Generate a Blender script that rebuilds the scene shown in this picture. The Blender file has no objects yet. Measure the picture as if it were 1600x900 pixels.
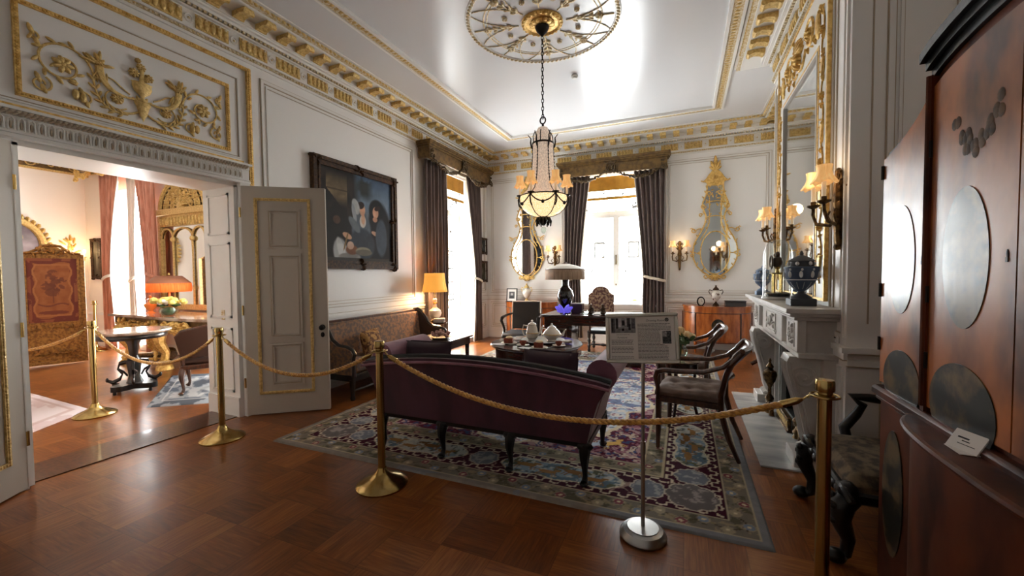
import bpy, bmesh, math, random
import numpy as np
from mathutils import Vector, Matrix
random.seed(7)
PI = math.pi
sc = bpy.context.scene
COL = sc.collection

# ------------------------------------------------------------------ camera, sky, light, exposure
cam_d = bpy.data.cameras.new('camera'); cam = bpy.data.objects.new('camera', cam_d); COL.objects.link(cam)
cam_d.sensor_width = 36.0; cam_d.lens = 36.0*633.66/1600.0; cam_d.clip_start = 0.02; cam_d.clip_end = 200
_r = Vector((0.92006, 0.39164, -0.01014)); _d = Vector((0.00458, -0.03664, -0.99932)); _f = Vector((-0.39174, 0.91939, -0.0355))
_m = Matrix((( _r.x, -_d.x, -_f.x), (_r.y, -_d.y, -_f.y), (_r.z, -_d.z, -_f.z))).to_4x4()
_m.translation = (0, 0, 1.45); cam.matrix_world = _m
sc.camera = cam
sc.view_settings.view_transform = 'Standard'; sc.view_settings.look = 'None'
sc.view_settings.gamma = 1.0; sc.view_settings.use_curve_mapping = False
sc.view_settings.exposure = 0.9
SKY = 16.0
wd = bpy.data.worlds.new('sky'); sc.world = wd; wd.use_nodes = True
_bg = wd.node_tree.nodes['Background']; _bg.inputs[0].default_value = (0.94, 0.985, 1.0, 1); _bg.inputs[1].default_value = SKY
cy = sc.cycles
cy.max_bounces = 12; cy.diffuse_bounces = 9; cy.glossy_bounces = 5; cy.transmission_bounces = 6; cy.transparent_max_bounces = 12
cy.sample_clamp_indirect = 8.0; cy.caustics_reflective = False; cy.caustics_refractive = False
try:
    cy.use_denoising = True
except Exception:
    pass

def portal(loc, rot, sx, sy):        # guides the sky's own light through a window opening
    l = bpy.data.lights.new('window_daylight', 'AREA'); l.shape = 'RECTANGLE'; l.size = sx; l.size_y = sy
    l.cycles.is_portal = True
    o = bpy.data.objects.new('window_daylight', l); COL.objects.link(o); o.location = loc; o.rotation_euler = rot
# windows: left wall, far wall, two of the adjoining room
portal((-4.72, 6.95, 1.77), (0, -PI/2, 0), 3.36, 1.5)
portal((-1.325, 8.92, 2.12), (-PI/2, 0, 0), 1.45, 2.66)
portal((-10.2, 4.92, 1.7), (-PI/2, 0, 0), 1.4, 3.0)
portal((-6.1, 4.92, 1.7), (-PI/2, 0, 0), 1.4, 3.0)

# ------------------------------------------------------------------ materials
def c(r, g, b):
    f = lambda v: (v/255/12.92) if v <= 10 else (((v/255)+0.055)/1.055)**2.4
    return (f(r), f(g), f(b), 1.0)
MATS = {}
def mat(name, col, r=0.5, m=0.0, c2=None, ns=6.0, st=(1, 1, 1), bump=0.0, bs=60.0, bst=(1, 1, 1), coat=0.0, em=None, es=0.0, tr=0.0, attr=None, spec=0.5, sheen=0.0, lo=0.4, hi=0.62, crough=0.08, det=4.0, sss=0.0):
    M = bpy.data.materials.new(name); M.use_nodes = True; MATS[name] = M
    nt = M.node_tree; N = nt.nodes; L = nt.links; b = N['Principled BSDF']
    b.inputs['Base Color'].default_value = col; b.inputs['Roughness'].default_value = r; b.inputs['Metallic'].default_value = m
    b.inputs['Coat Weight'].default_value = coat; b.inputs['Coat Roughness'].default_value = crough
    b.inputs['Transmission Weight'].default_value = tr; b.inputs['Specular IOR Level'].default_value = spec
    b.inputs['Sheen Weight'].default_value = sheen
    tc = N.new('ShaderNodeTexCoord')
    def mp(scale):
        q = N.new('ShaderNodeMapping'); q.inputs['Scale'].default_value = scale; L.new(tc.outputs['Object'], q.inputs['Vector']); return q.outputs[0]
    if attr:
        a = N.new('ShaderNodeAttribute'); a.attribute_name = attr; L.new(a.outputs['Color'], b.inputs['Base Color'])
    elif c2:
        n = N.new('ShaderNodeTexNoise'); n.inputs['Scale'].default_value = ns; n.inputs['Detail'].default_value = det; L.new(mp(st), n.inputs['Vector'])
        rp = N.new('ShaderNodeValToRGB'); rp.color_ramp.elements[0].position = lo; rp.color_ramp.elements[1].position = hi
        rp.color_ramp.elements[0].color = col; rp.color_ramp.elements[1].color = c2
        L.new(n.outputs['Fac'], rp.inputs['Fac']); L.new(rp.outputs['Color'], b.inputs['Base Color'])
    if bump:
        n = N.new('ShaderNodeTexNoise'); n.inputs['Scale'].default_value = bs; n.inputs['Detail'].default_value = 3.0; L.new(mp(bst), n.inputs['Vector'])
        bu = N.new('ShaderNodeBump'); bu.inputs['Strength'].default_value = bump; bu.inputs['Distance'].default_value = 0.01
        L.new(n.outputs['Fac'], bu.inputs['Height']); L.new(bu.outputs['Normal'], b.inputs['Normal'])
        if coat: L.new(bu.outputs['Normal'], b.inputs['Coat Normal'])
    if em:
        b.inputs['Emission Color'].default_value = em; b.inputs['Emission Strength'].default_value = es
    return M
WALL = mat('wall_paint', c(236, 234, 230), 0.42, bump=0.05, bs=14)
CEIL = mat('ceiling_paint', c(218, 219, 221), 0.25, bump=0.22, bs=3.2, spec=0.4)
TRIMW = mat('trim_paint', c(232, 230, 225), 0.34)
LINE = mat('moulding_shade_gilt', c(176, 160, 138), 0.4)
DOORP = mat('door_paint', c(184, 174, 160), 0.36, bump=0.04, bs=30)  # white door darkened in colour to carry its shade away from the windows
GOLD = mat('gilding', c(240, 204, 126), 0.34, 0.5, c2=c(208, 162, 82), ns=30, bump=0.5, bs=90)
GOLDM = mat('matte_gilding', c(228, 198, 130), 0.42, 0.3, c2=c(198, 164, 96), ns=40, bump=0.5, bs=70)
GOLDP = mat('pale_gilding', c(205, 180, 128), 0.5, 0.4, c2=c(232, 222, 200), ns=50, bump=0.5, bs=80)
BROWNG = mat('aged_brown_gilding', c(176, 128, 62), 0.45, 0.35, c2=c(126, 84, 38), ns=30, bump=0.4, bs=60)
BRONZE = mat('dark_bronze', c(70, 52, 38), 0.42, 0.85, bump=0.3, bs=80)
SWAGM = mat('dark_carved_wood', c(66, 52, 34), 0.5, 0.3, c2=c(104, 84, 54), ns=40)
GARL = mat('dark_painted_garland', c(66, 46, 26), 0.6, c2=c(96, 66, 36), ns=30, spec=0.1)
BRONZEG = mat('bronze_gilt', c(128, 98, 58), 0.4, 0.8, c2=c(70, 52, 34), ns=30, bump=0.3, bs=80)
BRASS = mat('brushed_brass', c(206, 178, 116), 0.2, 1.0, c2=c(170, 142, 84), ns=8, st=(1, 1, 0.05))
STEEL = mat('brushed_aluminium', c(176, 176, 174), 0.36, 1.0)
IRON = mat('black_iron', c(34, 29, 26), 0.45, 0.6)
PEACH = mat('cream_peach_paint', c(238, 228, 216), 0.6)
MAHOG = mat('mahogany', c(66, 30, 18), 0.24, c2=c(38, 16, 10), ns=5, st=(1, 1, 9), coat=0.4, bump=0.03)
WALNUT = mat('walnut', c(92, 54, 34), 0.28, c2=c(58, 32, 20), ns=6, st=(6, 6, 1), coat=0.4)
DARKW = mat('black_oak', c(30, 20, 16), 0.28, c2=c(18, 12, 10), ns=8, coat=0.4)
EBON = mat('ebonised_wood', c(16, 13, 12), 0.34, coat=0.2, spec=.3, bump=0.1, bs=40)
SATIN = mat('satinwood', c(190, 108, 48), 0.25, c2=c(146, 74, 32), ns=4, st=(4, 1, 1), coat=0.4, crough=0.12)
LACQ = mat('varnished_satinwood', c(170, 96, 40), 0.32, c2=c(84, 42, 17), ns=2.6, st=(1.6, 2.2, 1.2), coat=0.14, crough=0.18, spec=0.28, bump=0.16, bs=7, bst=(1, 1, .5), lo=0.36, hi=0.66)
LACQD = mat('varnished_dark_wood', c(98, 48, 26), 0.42, c2=c(50, 22, 13), ns=2.5, st=(2, 2, 1), coat=0.04, crough=0.16, spec=.12, bump=0.06, bs=6)
OVALP = mat('painted_oval_ground', c(30, 30, 24), 0.3, c2=c(104, 82, 50), ns=9, coat=0.25, crough=0.16, spec=0.3, bump=0.12, bs=7, bst=(1, 1, .4), lo=0.47, hi=0.62)
PLUM = mat('plum_velvet', c(84, 36, 56), 0.75, c2=c(62, 24, 42), ns=3, sheen=0.35, st=(2, 2, 0.7))
PLUML = mat('pale_plum_velvet', c(150, 98, 114), 0.75, c2=c(118, 70, 88), ns=4, sheen=0.4)  # paler plum for the sofa arms and piping
PURP = mat('dark_purple_velvet', c(50, 22, 36), 0.85, sheen=0.3)
TAPEST = mat('rust_tapestry', c(156, 118, 90), 0.9, c2=c(112, 96, 88), ns=24, lo=0.44, hi=0.56, bump=0.2, bs=150)
TAPG = mat('gold_tapestry', c(176, 132, 76), 0.9, c2=c(92, 56, 34), ns=20, lo=0.45, hi=0.55)
TAPD = mat('worn_olive_tapestry', c(104, 88, 64), 0.9, c2=c(58, 48, 38), ns=18, lo=0.42, hi=0.6)
TAPC = mat('floral_needlework', c(168, 140, 112), 0.9, c2=c(96, 62, 58), ns=24, lo=0.44, hi=0.54)
OLIVE = mat('brown_velvet', c(70, 52, 42), 0.8, sheen=0.3)
GREYV = mat('grey_leather', c(62, 62, 66), 0.5)
CUSH = mat('taupe_cushion', c(118, 98, 86), 0.85, c2=c(96, 78, 68), ns=12)
BLACKL = mat('black_leather', c(16, 14, 14), 0.5, spec=0.3)
CURT = mat('taupe_curtain', c(104, 88, 82), 0.8, c2=c(84, 70, 66), ns=5, st=(4, 4, 0.6), sheen=0.2)
CREAMF = mat('cream_lining', c(212, 200, 182), 0.8)
PINK = mat('salmon_curtain', c(222, 164, 140), 0.75, c2=c(200, 136, 112), ns=6, st=(4, 4, 0.5), sheen=0.2)
SILKW = mat('white_silk_lining', c(240, 236, 230), 0.7)
BLIND = mat('gold_blind', c(214, 158, 58), 0.8, c2=c(196, 142, 50), ns=6)
FRINGE = mat('beige_fringe', c(186, 160, 134), 0.8, c2=c(146, 120, 98), ns=140, st=(1, 1, 0.02), bump=0.6, bs=200, bst=(1, 1, 0.03))
IVORY = mat('ivory_silk', c(232, 226, 214), 0.7)
SHADEY = mat('lit_yellow_silk', c(236, 178, 84), 0.7, em=c(255, 170, 70), es=0.4)
SHADEC = mat('lit_cream_silk', c(232, 200, 150), 0.7, em=c(255, 190, 115), es=0.3, c2=c(206, 164, 112), ns=40, st=(1, 1, .1))
SHADEO = mat('lit_orange_fringe', c(230, 100, 40), 0.7, em=c(255, 84, 26), es=0.5, c2=c(240, 140, 70), ns=80, st=(1, 1, 0.03))
BULB = mat('lit_bulb', c(255, 240, 210), 0.5, em=c(255, 214, 150), es=14)
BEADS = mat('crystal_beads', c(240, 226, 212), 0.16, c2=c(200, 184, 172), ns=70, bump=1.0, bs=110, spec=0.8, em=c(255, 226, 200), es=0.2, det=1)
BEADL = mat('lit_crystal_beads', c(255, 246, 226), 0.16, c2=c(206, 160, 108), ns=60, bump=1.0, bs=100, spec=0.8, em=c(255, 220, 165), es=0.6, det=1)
CANDLE = mat('ivory_candle', c(236, 226, 206), 0.6, em=c(255, 220, 170), es=0.12)
PORC = mat('white_porcelain', c(226, 220, 208), 0.2, coat=0.4)
PORCD = mat('figured_porcelain', c(226, 220, 210), 0.25, c2=c(110, 84, 74), ns=16, lo=0.55, hi=0.62)
SILVERP = mat('gilt_white_china', c(232, 226, 212), 0.22, c2=c(120, 92, 64), ns=1.0, coat=0.3)
TERRA = mat('red_brown_cake', c(150, 76, 52), 0.8, c2=c(118, 52, 36), ns=30)
ICING = mat('cream_icing', c(232, 210, 170), 0.6)
LINEN = mat('white_linen', c(236, 234, 232), 0.8, bump=0.3, bs=20)
JASP = mat('blue_jasper', c(66, 82, 106), 0.6)
JASPL = mat('pale_blue_jasper', c(112, 134, 166), 0.6)
JASPD = mat('slate_jasper', c(56, 60, 68), 0.55)
JASPW = mat('white_jasper_relief', c(196, 198, 200), 0.6)
MARBLE = mat('white_marble', c(214, 210, 204), 0.32, c2=c(190, 186, 182), ns=3, bump=0.05, bs=30)
MARBG = mat('grey_marble', c(206, 206, 202), 0.2, c2=c(160, 162, 162), ns=2.6, st=(1, 3, 1), lo=0.36, hi=0.68, det=8)
SOOT = mat('soot_black', c(18, 16, 15), 0.8)
PAPER = mat('paper', c(226, 220, 214), 0.7)
INK = mat('grey_print', c(92, 84, 82), 0.8)
INKD = mat('dark_print', c(46, 42, 44), 0.8)
PASSE = mat('white_mount', c(230, 226, 220), 0.8)
GREEN = mat('leaf_green', c(58, 84, 44), 0.6, c2=c(90, 116, 66), ns=20)
PEACHR = mat('peach_petals', c(238, 200, 140), 0.7, c2=c(244, 222, 176), ns=30)
YELL = mat('pale_yellow_petals', c(238, 226, 130), 0.7)
REDP = mat('red_petals', c(196, 40, 56), 0.7)
PINKB = mat('dried_pink_petals', c(150, 104, 96), 0.8, c2=c(196, 160, 144), ns=40)
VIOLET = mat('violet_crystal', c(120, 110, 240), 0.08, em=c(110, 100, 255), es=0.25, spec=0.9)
LEATHD = mat('dark_brown_leather', c(70, 44, 32), 0.5)
ROPE = mat('gold_silk_rope', c(228, 176, 82), 0.5, c2=c(178, 120, 46), ns=60, sheen=0.3)
MIRR = mat('mirror_silvering', c(220, 222, 220), 0.03, 1.0)
PICT = mat('oil_paint', c(80, 70, 60), 0.6, attr='Col', spec=0.2, coat=0.0, bump=0.05, bs=120)
RUGM = mat('wool_pile', c(80, 70, 60), 0.95, attr='Col', spec=0.1, bump=0.3, bs=220)
FRAMED = mat('dark_frame', c(50, 32, 22), 0.55, spec=.25, c2=c(84, 58, 34), ns=30, bump=0.2, bs=60)
BROWNP = mat('printed_leather', c(150, 82, 44), 0.6, attr='Col', bump=0.1, bs=40)
PLASTIC = mat('white_plastic', c(214, 212, 206), 0.5)
BEIGEF = mat('olive_gilt_wood', c(124, 96, 52), 0.5, 0.3, c2=c(90, 68, 38), ns=14, bump=0.2, bs=40)

def glass(name, tint=(1, 1, 1, 1), refl=0.12, rough=0.02):      # clear pane: mostly seen through, a little reflecting
    M = bpy.data.materials.new(name); M.use_nodes = True; nt = M.node_tree; nt.nodes.clear(); N = nt.nodes; L = nt.links
    o = N.new('ShaderNodeOutputMaterial'); t = N.new('ShaderNodeBsdfTransparent'); t.inputs[0].default_value = tint
    g = N.new('ShaderNodeBsdfGlossy'); g.inputs['Roughness'].default_value = rough
    lw = N.new('ShaderNodeLayerWeight'); lw.inputs[0].default_value = refl
    mx = N.new('ShaderNodeMixShader'); ml = N.new('ShaderNodeMath'); ml.operation = 'MULTIPLY_ADD'; ml.inputs[1].default_value = 0.7; ml.inputs[2].default_value = 0.03; L.new(lw.outputs['Facing'], ml.inputs[0]); L.new(ml.outputs[0], mx.inputs[0]); L.new(t.outputs[0], mx.inputs[1]); L.new(g.outputs[0], mx.inputs[2])
    L.new(mx.outputs[0], o.inputs[0]); return M
PANE = glass('window_glass', (1, 1, 1, 1), 0.05); DOME = glass('glass_dome', (0.95, 0.97, 0.96, 1), 0.12); VASEG = glass('clear_glass', (0.88, 0.94, 0.9, 1), 0.2)

def lace(name):      # sheer lace panel: open net with a denser woven figure
    M = bpy.data.materials.new(name); M.use_nodes = True; nt = M.node_tree; nt.nodes.clear(); N = nt.nodes; L = nt.links
    o = N.new('ShaderNodeOutputMaterial'); t = N.new('ShaderNodeBsdfTransparent'); d = N.new('ShaderNodeBsdfTranslucent'); d2 = N.new('ShaderNodeBsdfDiffuse')
    d.inputs[0].default_value = (0.75, 0.75, 0.74, 1); d2.inputs[0].default_value = (0.34, 0.335, 0.32, 1)  # figure coloured grey to stand for its backlit shade against the sky
    net = N.new('ShaderNodeMixShader'); net.inputs[0].default_value = 0.25; L.new(t.outputs[0], net.inputs[1]); L.new(d.outputs[0], net.inputs[2])
    tc = N.new('ShaderNodeTexCoord')
    n = N.new('ShaderNodeTexVoronoi'); n.feature = 'DISTANCE_TO_EDGE'; n.inputs['Scale'].default_value = 14; L.new(tc.outputs['Object'], n.inputs['Vector'])
    w = N.new('ShaderNodeTexNoise'); w.inputs['Scale'].default_value = 4; L.new(tc.outputs['Object'], w.inputs['Vector'])
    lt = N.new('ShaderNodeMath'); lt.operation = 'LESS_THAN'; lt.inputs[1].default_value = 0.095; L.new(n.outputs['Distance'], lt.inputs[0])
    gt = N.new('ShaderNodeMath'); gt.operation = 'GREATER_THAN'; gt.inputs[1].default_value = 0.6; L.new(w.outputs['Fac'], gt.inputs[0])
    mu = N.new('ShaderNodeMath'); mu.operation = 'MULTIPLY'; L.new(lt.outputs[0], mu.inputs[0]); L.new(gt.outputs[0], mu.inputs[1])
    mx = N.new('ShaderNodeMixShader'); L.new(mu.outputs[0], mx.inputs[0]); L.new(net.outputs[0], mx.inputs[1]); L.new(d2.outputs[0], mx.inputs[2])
    L.new(mx.outputs[0], o.inputs[0]); return M
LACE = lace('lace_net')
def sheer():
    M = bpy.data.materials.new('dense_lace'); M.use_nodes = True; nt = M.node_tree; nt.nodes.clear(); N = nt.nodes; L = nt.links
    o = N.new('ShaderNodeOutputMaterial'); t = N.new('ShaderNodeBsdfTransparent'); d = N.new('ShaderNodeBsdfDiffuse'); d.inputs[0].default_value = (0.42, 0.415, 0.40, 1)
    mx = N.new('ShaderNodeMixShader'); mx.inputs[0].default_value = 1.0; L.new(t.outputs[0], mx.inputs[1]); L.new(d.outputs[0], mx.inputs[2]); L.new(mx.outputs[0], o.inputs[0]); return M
LACED = sheer()  # grey colour puts backlit shade into the woven squares, bands and fringes

def parquet():
    M = bpy.data.materials.new('parquet'); M.use_nodes = True; nt = M.node_tree; N = nt.nodes; L = nt.links; b = N['Principled BSDF']
    tc = N.new('ShaderNodeTexCoord'); s = N.new('ShaderNodeSeparateXYZ'); L.new(tc.outputs['Object'], s.inputs[0])
    def mth(op, a, b_=None, c_=None):
        q = N.new('ShaderNodeMath'); q.operation = op
        for i, v in enumerate((a, b_, c_)):
            if v is None: continue
            if isinstance(v, (int, float)): q.inputs[i].default_value = v
            else: L.new(v, q.inputs[i])
        return q.outputs[0]
    S = 1/0.30
    x = mth('MULTIPLY', s.outputs['X'], S); y = mth('MULTIPLY', s.outputs['Y'], S)
    fx = mth('FLOOR', x); fy = mth('FLOOR', y); ux = mth('FRACT', x); uy = mth('FRACT', y)
    par = mth('MODULO', mth('ABSOLUTE', mth('ADD', fx, fy)), 2.0)
    across = mth('ADD', mth('MULTIPLY', ux, par), mth('MULTIPLY', uy, mth('SUBTRACT', 1.0, par)))
    along = mth('ADD', mth('MULTIPLY', uy, par), mth('MULTIPLY', ux, mth('SUBTRACT', 1.0, par)))
    strip = mth('FLOOR', mth('MULTIPLY', across, 5.0)); sf = mth('FRACT', mth('MULTIPLY', across, 5.0))
    cb = N.new('ShaderNodeCombineXYZ'); L.new(fx, cb.inputs[0]); L.new(fy, cb.inputs[1])
    wn = N.new('ShaderNodeTexWhiteNoise'); wn.noise_dimensions = '3D'; L.new(cb.outputs[0], wn.inputs['Vector'])
    cb2 = N.new('ShaderNodeCombineXYZ'); L.new(fx, cb2.inputs[0]); L.new(fy, cb2.inputs[1]); L.new(mth('ADD', strip, 1.0), cb2.inputs[2])
    wn2 = N.new('ShaderNodeTexWhiteNoise'); wn2.noise_dimensions = '3D'; L.new(cb2.outputs[0], wn2.inputs['Vector'])
    gv = N.new('ShaderNodeCombineXYZ'); L.new(mth('MULTIPLY', across, 16.0), gv.inputs[0]); L.new(mth('MULTIPLY', along, 1.3), gv.inputs[1]); L.new(mth('MULTIPLY', wn2.outputs['Value'], 60.0), gv.inputs[2])
    ng = N.new('ShaderNodeTexNoise'); ng.inputs['Scale'].default_value = 1.6; ng.inputs['Detail'].default_value = 5; L.new(gv.outputs[0], ng.inputs['Vector'])
    v = mth('ADD', mth('MULTIPLY', wn.outputs['Value'], 0.26), mth('ADD', mth('MULTIPLY', wn2.outputs['Value'], 0.12), mth('MULTIPLY', ng.outputs['Fac'], 0.66)))
    rp = N.new('ShaderNodeValToRGB'); e = rp.color_ramp.elements; e[0].position = 0.2; e[0].color = c(84, 42, 16); e[1].position = 0.9; e[1].color = c(180, 114, 54)
    q = e.new(0.55); q.color = c(134, 76, 34)
    L.new(v, rp.inputs[0])
    e1 = mth('LESS_THAN', sf, 0.03)
    eb = mth('LESS_THAN', mth('MINIMUM', ux, uy), 0.008)
    ed = mth('MAXIMUM', mth('MULTIPLY', e1, 0.3), mth('MULTIPLY', eb, 0.6))
    mx = N.new('ShaderNodeMixRGB'); L.new(ed, mx.inputs[0]); L.new(rp.outputs[0], mx.inputs[1]); mx.inputs[2].default_value = c(40, 18, 9)
    L.new(mx.outputs[0], b.inputs['Base Color']); b.inputs['Roughness'].default_value = 0.3; b.inputs['Specular IOR Level'].default_value = 0.3
    b.inputs['Coat Weight'].default_value = 0.2; b.inputs['Coat Roughness'].default_value = 0.16
    n2 = N.new('ShaderNodeTexNoise'); n2.inputs['Scale'].default_value = 9; L.new(tc.outputs['Object'], n2.inputs['Vector'])
    bu = N.new('ShaderNodeBump'); bu.inputs['Strength'].default_value = 0.07; bu.inputs['Distance'].default_value = 0.01; L.new(n2.outputs[0], bu.inputs['Height'])
    L.new(bu.outputs[0], b.inputs['Normal']); L.new(bu.outputs[0], b.inputs['Coat Normal'])
    return M
PARQ = parquet()

# ------------------------------------------------------------------ mesh helpers
class MB:
    def __init__(s, mp=None): s.V = []; s.F = []; s.I = []; s.m = 0; s.mp = mp
    def add(s, vs, fs):
        n = len(s.V)
        s.V += [tuple(v) for v in vs]
        for f in fs: s.F.append([i+n for i in f]); s.I.append(s.m)
        return s
    def box(s, cx, cy_, cz, sx, sy, sz, rz=0.0, b=0.0):
        hx, hy, hz = sx/2, sy/2, sz/2; ca, sa = math.cos(rz), math.sin(rz)
        tr = lambda x, y, z: (cx+x*ca-y*sa, cy_+x*sa+y*ca, cz+z)
        if b <= 0:
            v = [tr(x*hx, y*hy, z*hz) for x in (-1, 1) for y in (-1, 1) for z in (-1, 1)]
            return s.add(v, [(0, 1, 3, 2), (4, 6, 7, 5), (0, 4, 5, 1), (2, 3, 7, 6), (0, 2, 6, 4), (1, 5, 7, 3)])
        b = min(b, hx*.9, hy*.9, hz*.9); v = []; ix = {}
        for x in (-1, 1):
            for y in (-1, 1):
                for z in (-1, 1):
                    for a in range(3):
                        d = [b, b, b]; d[a] = 0
                        ix[(x, y, z, a)] = len(v); v.append(tr(x*(hx-d[0]), y*(hy-d[1]), z*(hz-d[2])))
        f = []
        for a in range(3):
            o = [i for i in range(3) if i != a]
            for sg in (-1, 1):
                q = []
                for p in ((-1, -1), (1, -1), (1, 1), (-1, 1)):
                    k = [0, 0, 0]; k[a] = sg; k[o[0]] = p[0]; k[o[1]] = p[1]; q.append(ix[(k[0], k[1], k[2], a)])
                f.append(q)
            for p in ((-1, -1), (1, -1), (1, 1), (-1, 1)):     # edges along axis a
                k = [0, 0, 0]; k[o[0]] = p[0]; k[o[1]] = p[1]
                k1 = k[:]; k1[a] = -1; k2 = k[:]; k2[a] = 1
                f.append([ix[(*k1, o[0])], ix[(*k2, o[0])], ix[(*k2, o[1])], ix[(*k1, o[1])]])
        for x in (-1, 1):
            for y in (-1, 1):
                for z in (-1, 1): f.append([ix[(x, y, z, 0)], ix[(x, y, z, 1)], ix[(x, y, z, 2)]])
        return s.add(v, f)
    def bx(s, x0, x1, y0, y1, z0, z1, b=0.0): return s.box((x0+x1)/2, (y0+y1)/2, (z0+z1)/2, x1-x0, y1-y0, z1-z0, 0, b)
    def tube(s, pts, r, n=8, closed=False, flat=1.0):
        P = [Vector(p) for p in pts]; k = len(P); R = r if isinstance(r, (list, tuple)) else [r]*k
        v = []; up = None
        for i in range(k):
            if closed: t = P[(i+1) % k]-P[i-1]
            else: t = P[min(i+1, k-1)]-P[max(i-1, 0)]
            if t.length < 1e-9: t = Vector((0, 0, 1))
            t.normalize()
            if up is None:
                a = Vector((0, 0, 1)) if abs(t.z) < 0.9 else Vector((1, 0, 0)); up = (a-t*a.dot(t)).normalized()
            else:
                up = up-t*up.dot(t)
                up = up.normalized() if up.length > 1e-6 else Vector((1, 0, 0))
            sd = t.cross(up)
            for j in range(n):
                a = 2*PI*j/n; v.append(P[i]+(up*math.cos(a)+sd*math.sin(a)*flat)*R[i])
        f = []
        for i in range(k if closed else k-1):
            i2 = (i+1) % k
            for j in range(n): f.append((i*n+j, i*n+(j+1) % n, i2*n+(j+1) % n, i2*n+j))
        if not closed: f.append(list(range(n))[::-1]); f.append([(k-1)*n+j for j in range(n)])
        return s.add(v, f)
    def lathe(s, pr, x=0, y=0, z=0, n=20, sx=1.0, sy=1.0, cap=True):
        v = []; k = len(pr)
        for (r, h) in pr:
            for j in range(n):
                a = 2*PI*j/n; v.append((x+r*sx*math.cos(a), y+r*sy*math.sin(a), z+h))
        f = [(i*n+j, i*n+(j+1) % n, (i+1)*n+(j+1) % n, (i+1)*n+j) for i in range(k-1) for j in range(n)]
        if cap: f.append(list(range(n))[::-1]); f.append([(k-1)*n+j for j in range(n)])
        return s.add(v, f)
    def ball(s, x, y, z, rx, ry=None, rz=None, n=10, k=6, rot=None):
        ry = rx if ry is None else ry; rz = rx if rz is None else rz; v = []; f = []
        M = rot or Matrix.Identity(3)
        P = lambda a, b: Vector((x, y, z))+M @ Vector((rx*math.sin(a)*math.cos(b), ry*math.sin(a)*math.sin(b), rz*math.cos(a)))
        v.append(P(0, 0))
        for i in range(1, k):
            for j in range(n): v.append(P(PI*i/k, 2*PI*j/n))
        v.append(P(PI, 0)); e = len(v)-1
        for j in range(n): f.append((0, 1+j, 1+(j+1) % n)); f.append((e, 1+(k-2)*n+(j+1) % n, 1+(k-2)*n+j))
        for i in range(k-2):
            for j in range(n): f.append((1+i*n+j, 1+(i+1)*n+j, 1+(i+1)*n+(j+1) % n, 1+i*n+(j+1) % n))
        return s.add(v, f)
    def prism(s, poly, ax, d0, d1):      # polygon in the plane across axis ax, drawn out from d0 to d1
        mk = {'x': lambda p, d: (d, p[0], p[1]), 'y': lambda p, d: (p[0], d, p[1]), 'z': lambda p, d: (p[0], p[1], d)}[ax]
        n = len(poly); v = [mk(p, d0) for p in poly]+[mk(p, d1) for p in poly]
        f = [list(range(n)), [n+i for i in range(n)][::-1]]+[(i, (i+1) % n, n+(i+1) % n, n+i) for i in range(n)]
        return s.add(v, f)
    def grid(s, fn, nu, nv):
        v = [fn(i/nu, j/nv) for j in range(nv+1) for i in range(nu+1)]
        return s.add(v, [(j*(nu+1)+i, j*(nu+1)+i+1, (j+1)*(nu+1)+i+1, (j+1)*(nu+1)+i) for j in range(nv) for i in range(nu)])
    def sweep(s, prof, path, closed=True):    # profile [(out,up)] swept along a path of (point, outward vector)
        k = len(prof); v = []
        for (p, o) in path:
            for (a, b) in prof: v.append((p[0]+o[0]*a, p[1]+o[1]*a, p[2]+b))
        n = len(path); f = []
        for i in range(n-1):
            for j in range(k if closed else k-1): f.append((i*k+j, i*k+(j+1) % k, (i+1)*k+(j+1) % k, (i+1)*k+j))
        if closed: f.append(list(range(k))); f.append([(n-1)*k+j for j in range(k)][::-1])
        return s.add(v, f)
    def build(s, name, mats, parent=None, w=False, loc=None, ang=38, solid=0.0, sub=0):
        V = s.V if s.mp is None else [s.mp(*v) for v in s.V]
        off = Vector(loc) if loc is not None else (parent.location if (w and parent) else None)
        if off is not None: V = [(v[0]-off[0], v[1]-off[1], v[2]-off[2]) for v in V]
        me = bpy.data.meshes.new(name); me.from_pydata([tuple(v) for v in V], [], s.F)
        mats = mats if isinstance(mats, (list, tuple)) else [mats]
        for m in mats: me.materials.append(m)
        if len(mats) > 1: me.polygons.foreach_set('material_index', s.I)
        bm = bmesh.new(); bm.from_mesh(me); bmesh.ops.recalc_face_normals(bm, faces=bm.faces); bm.to_mesh(me); bm.free()
        me.polygons.foreach_set('use_smooth', [True]*len(me.polygons)); me.set_sharp_from_angle(angle=math.radians(ang))
        me.update()
        o = bpy.data.objects.new(name, me); COL.objects.link(o)
        if loc is not None: o.location = loc
        if parent: o.parent = parent
        if solid:
            q = o.modifiers.new('thickness', 'SOLIDIFY'); q.thickness = solid; q.offset = 0
        if sub:
            q = o.modifiers.new('smooth', 'SUBSURF'); q.levels = sub; q.render_levels = sub
        return o
def thing(name, label, cat, loc=(0, 0, 0), rz=0.0, group=None):
    o = bpy.data.objects.new(name, None); COL.objects.link(o); o.location = loc; o.rotation_euler = (0, 0, rz); o.empty_display_size = 0.1
    o['label'] = label; o['category'] = cat
    if group: o['group'] = group
    return o
def tag(o, label, cat, group=None):
    o['label'] = label; o['category'] = cat
    if group: o['group'] = group
    return o
def struct(o): o['kind'] = 'structure'; return o
def dup(root, loc, rz=None, label=None, group=None):
    r = root.copy(); COL.objects.link(r); r.location = loc
    if rz is not None: r.rotation_euler = (0, 0, rz)
    if label: r['label'] = label
    if group: r['group'] = group
    def rec(a, b):
        for ch in list(a.children):
            q = ch.copy(); COL.objects.link(q); q.parent = b; rec(ch, q)
    rec(root, r); return r
LW = lambda u, d, v: (-4.2+d, u, v)          # left wall: along it, out of it, up
FW = lambda u, d, v: (u, 8.4-d, v)           # far wall
BW = lambda u, d, v: (0.985-d, u, v)         # chimney breast
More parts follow.
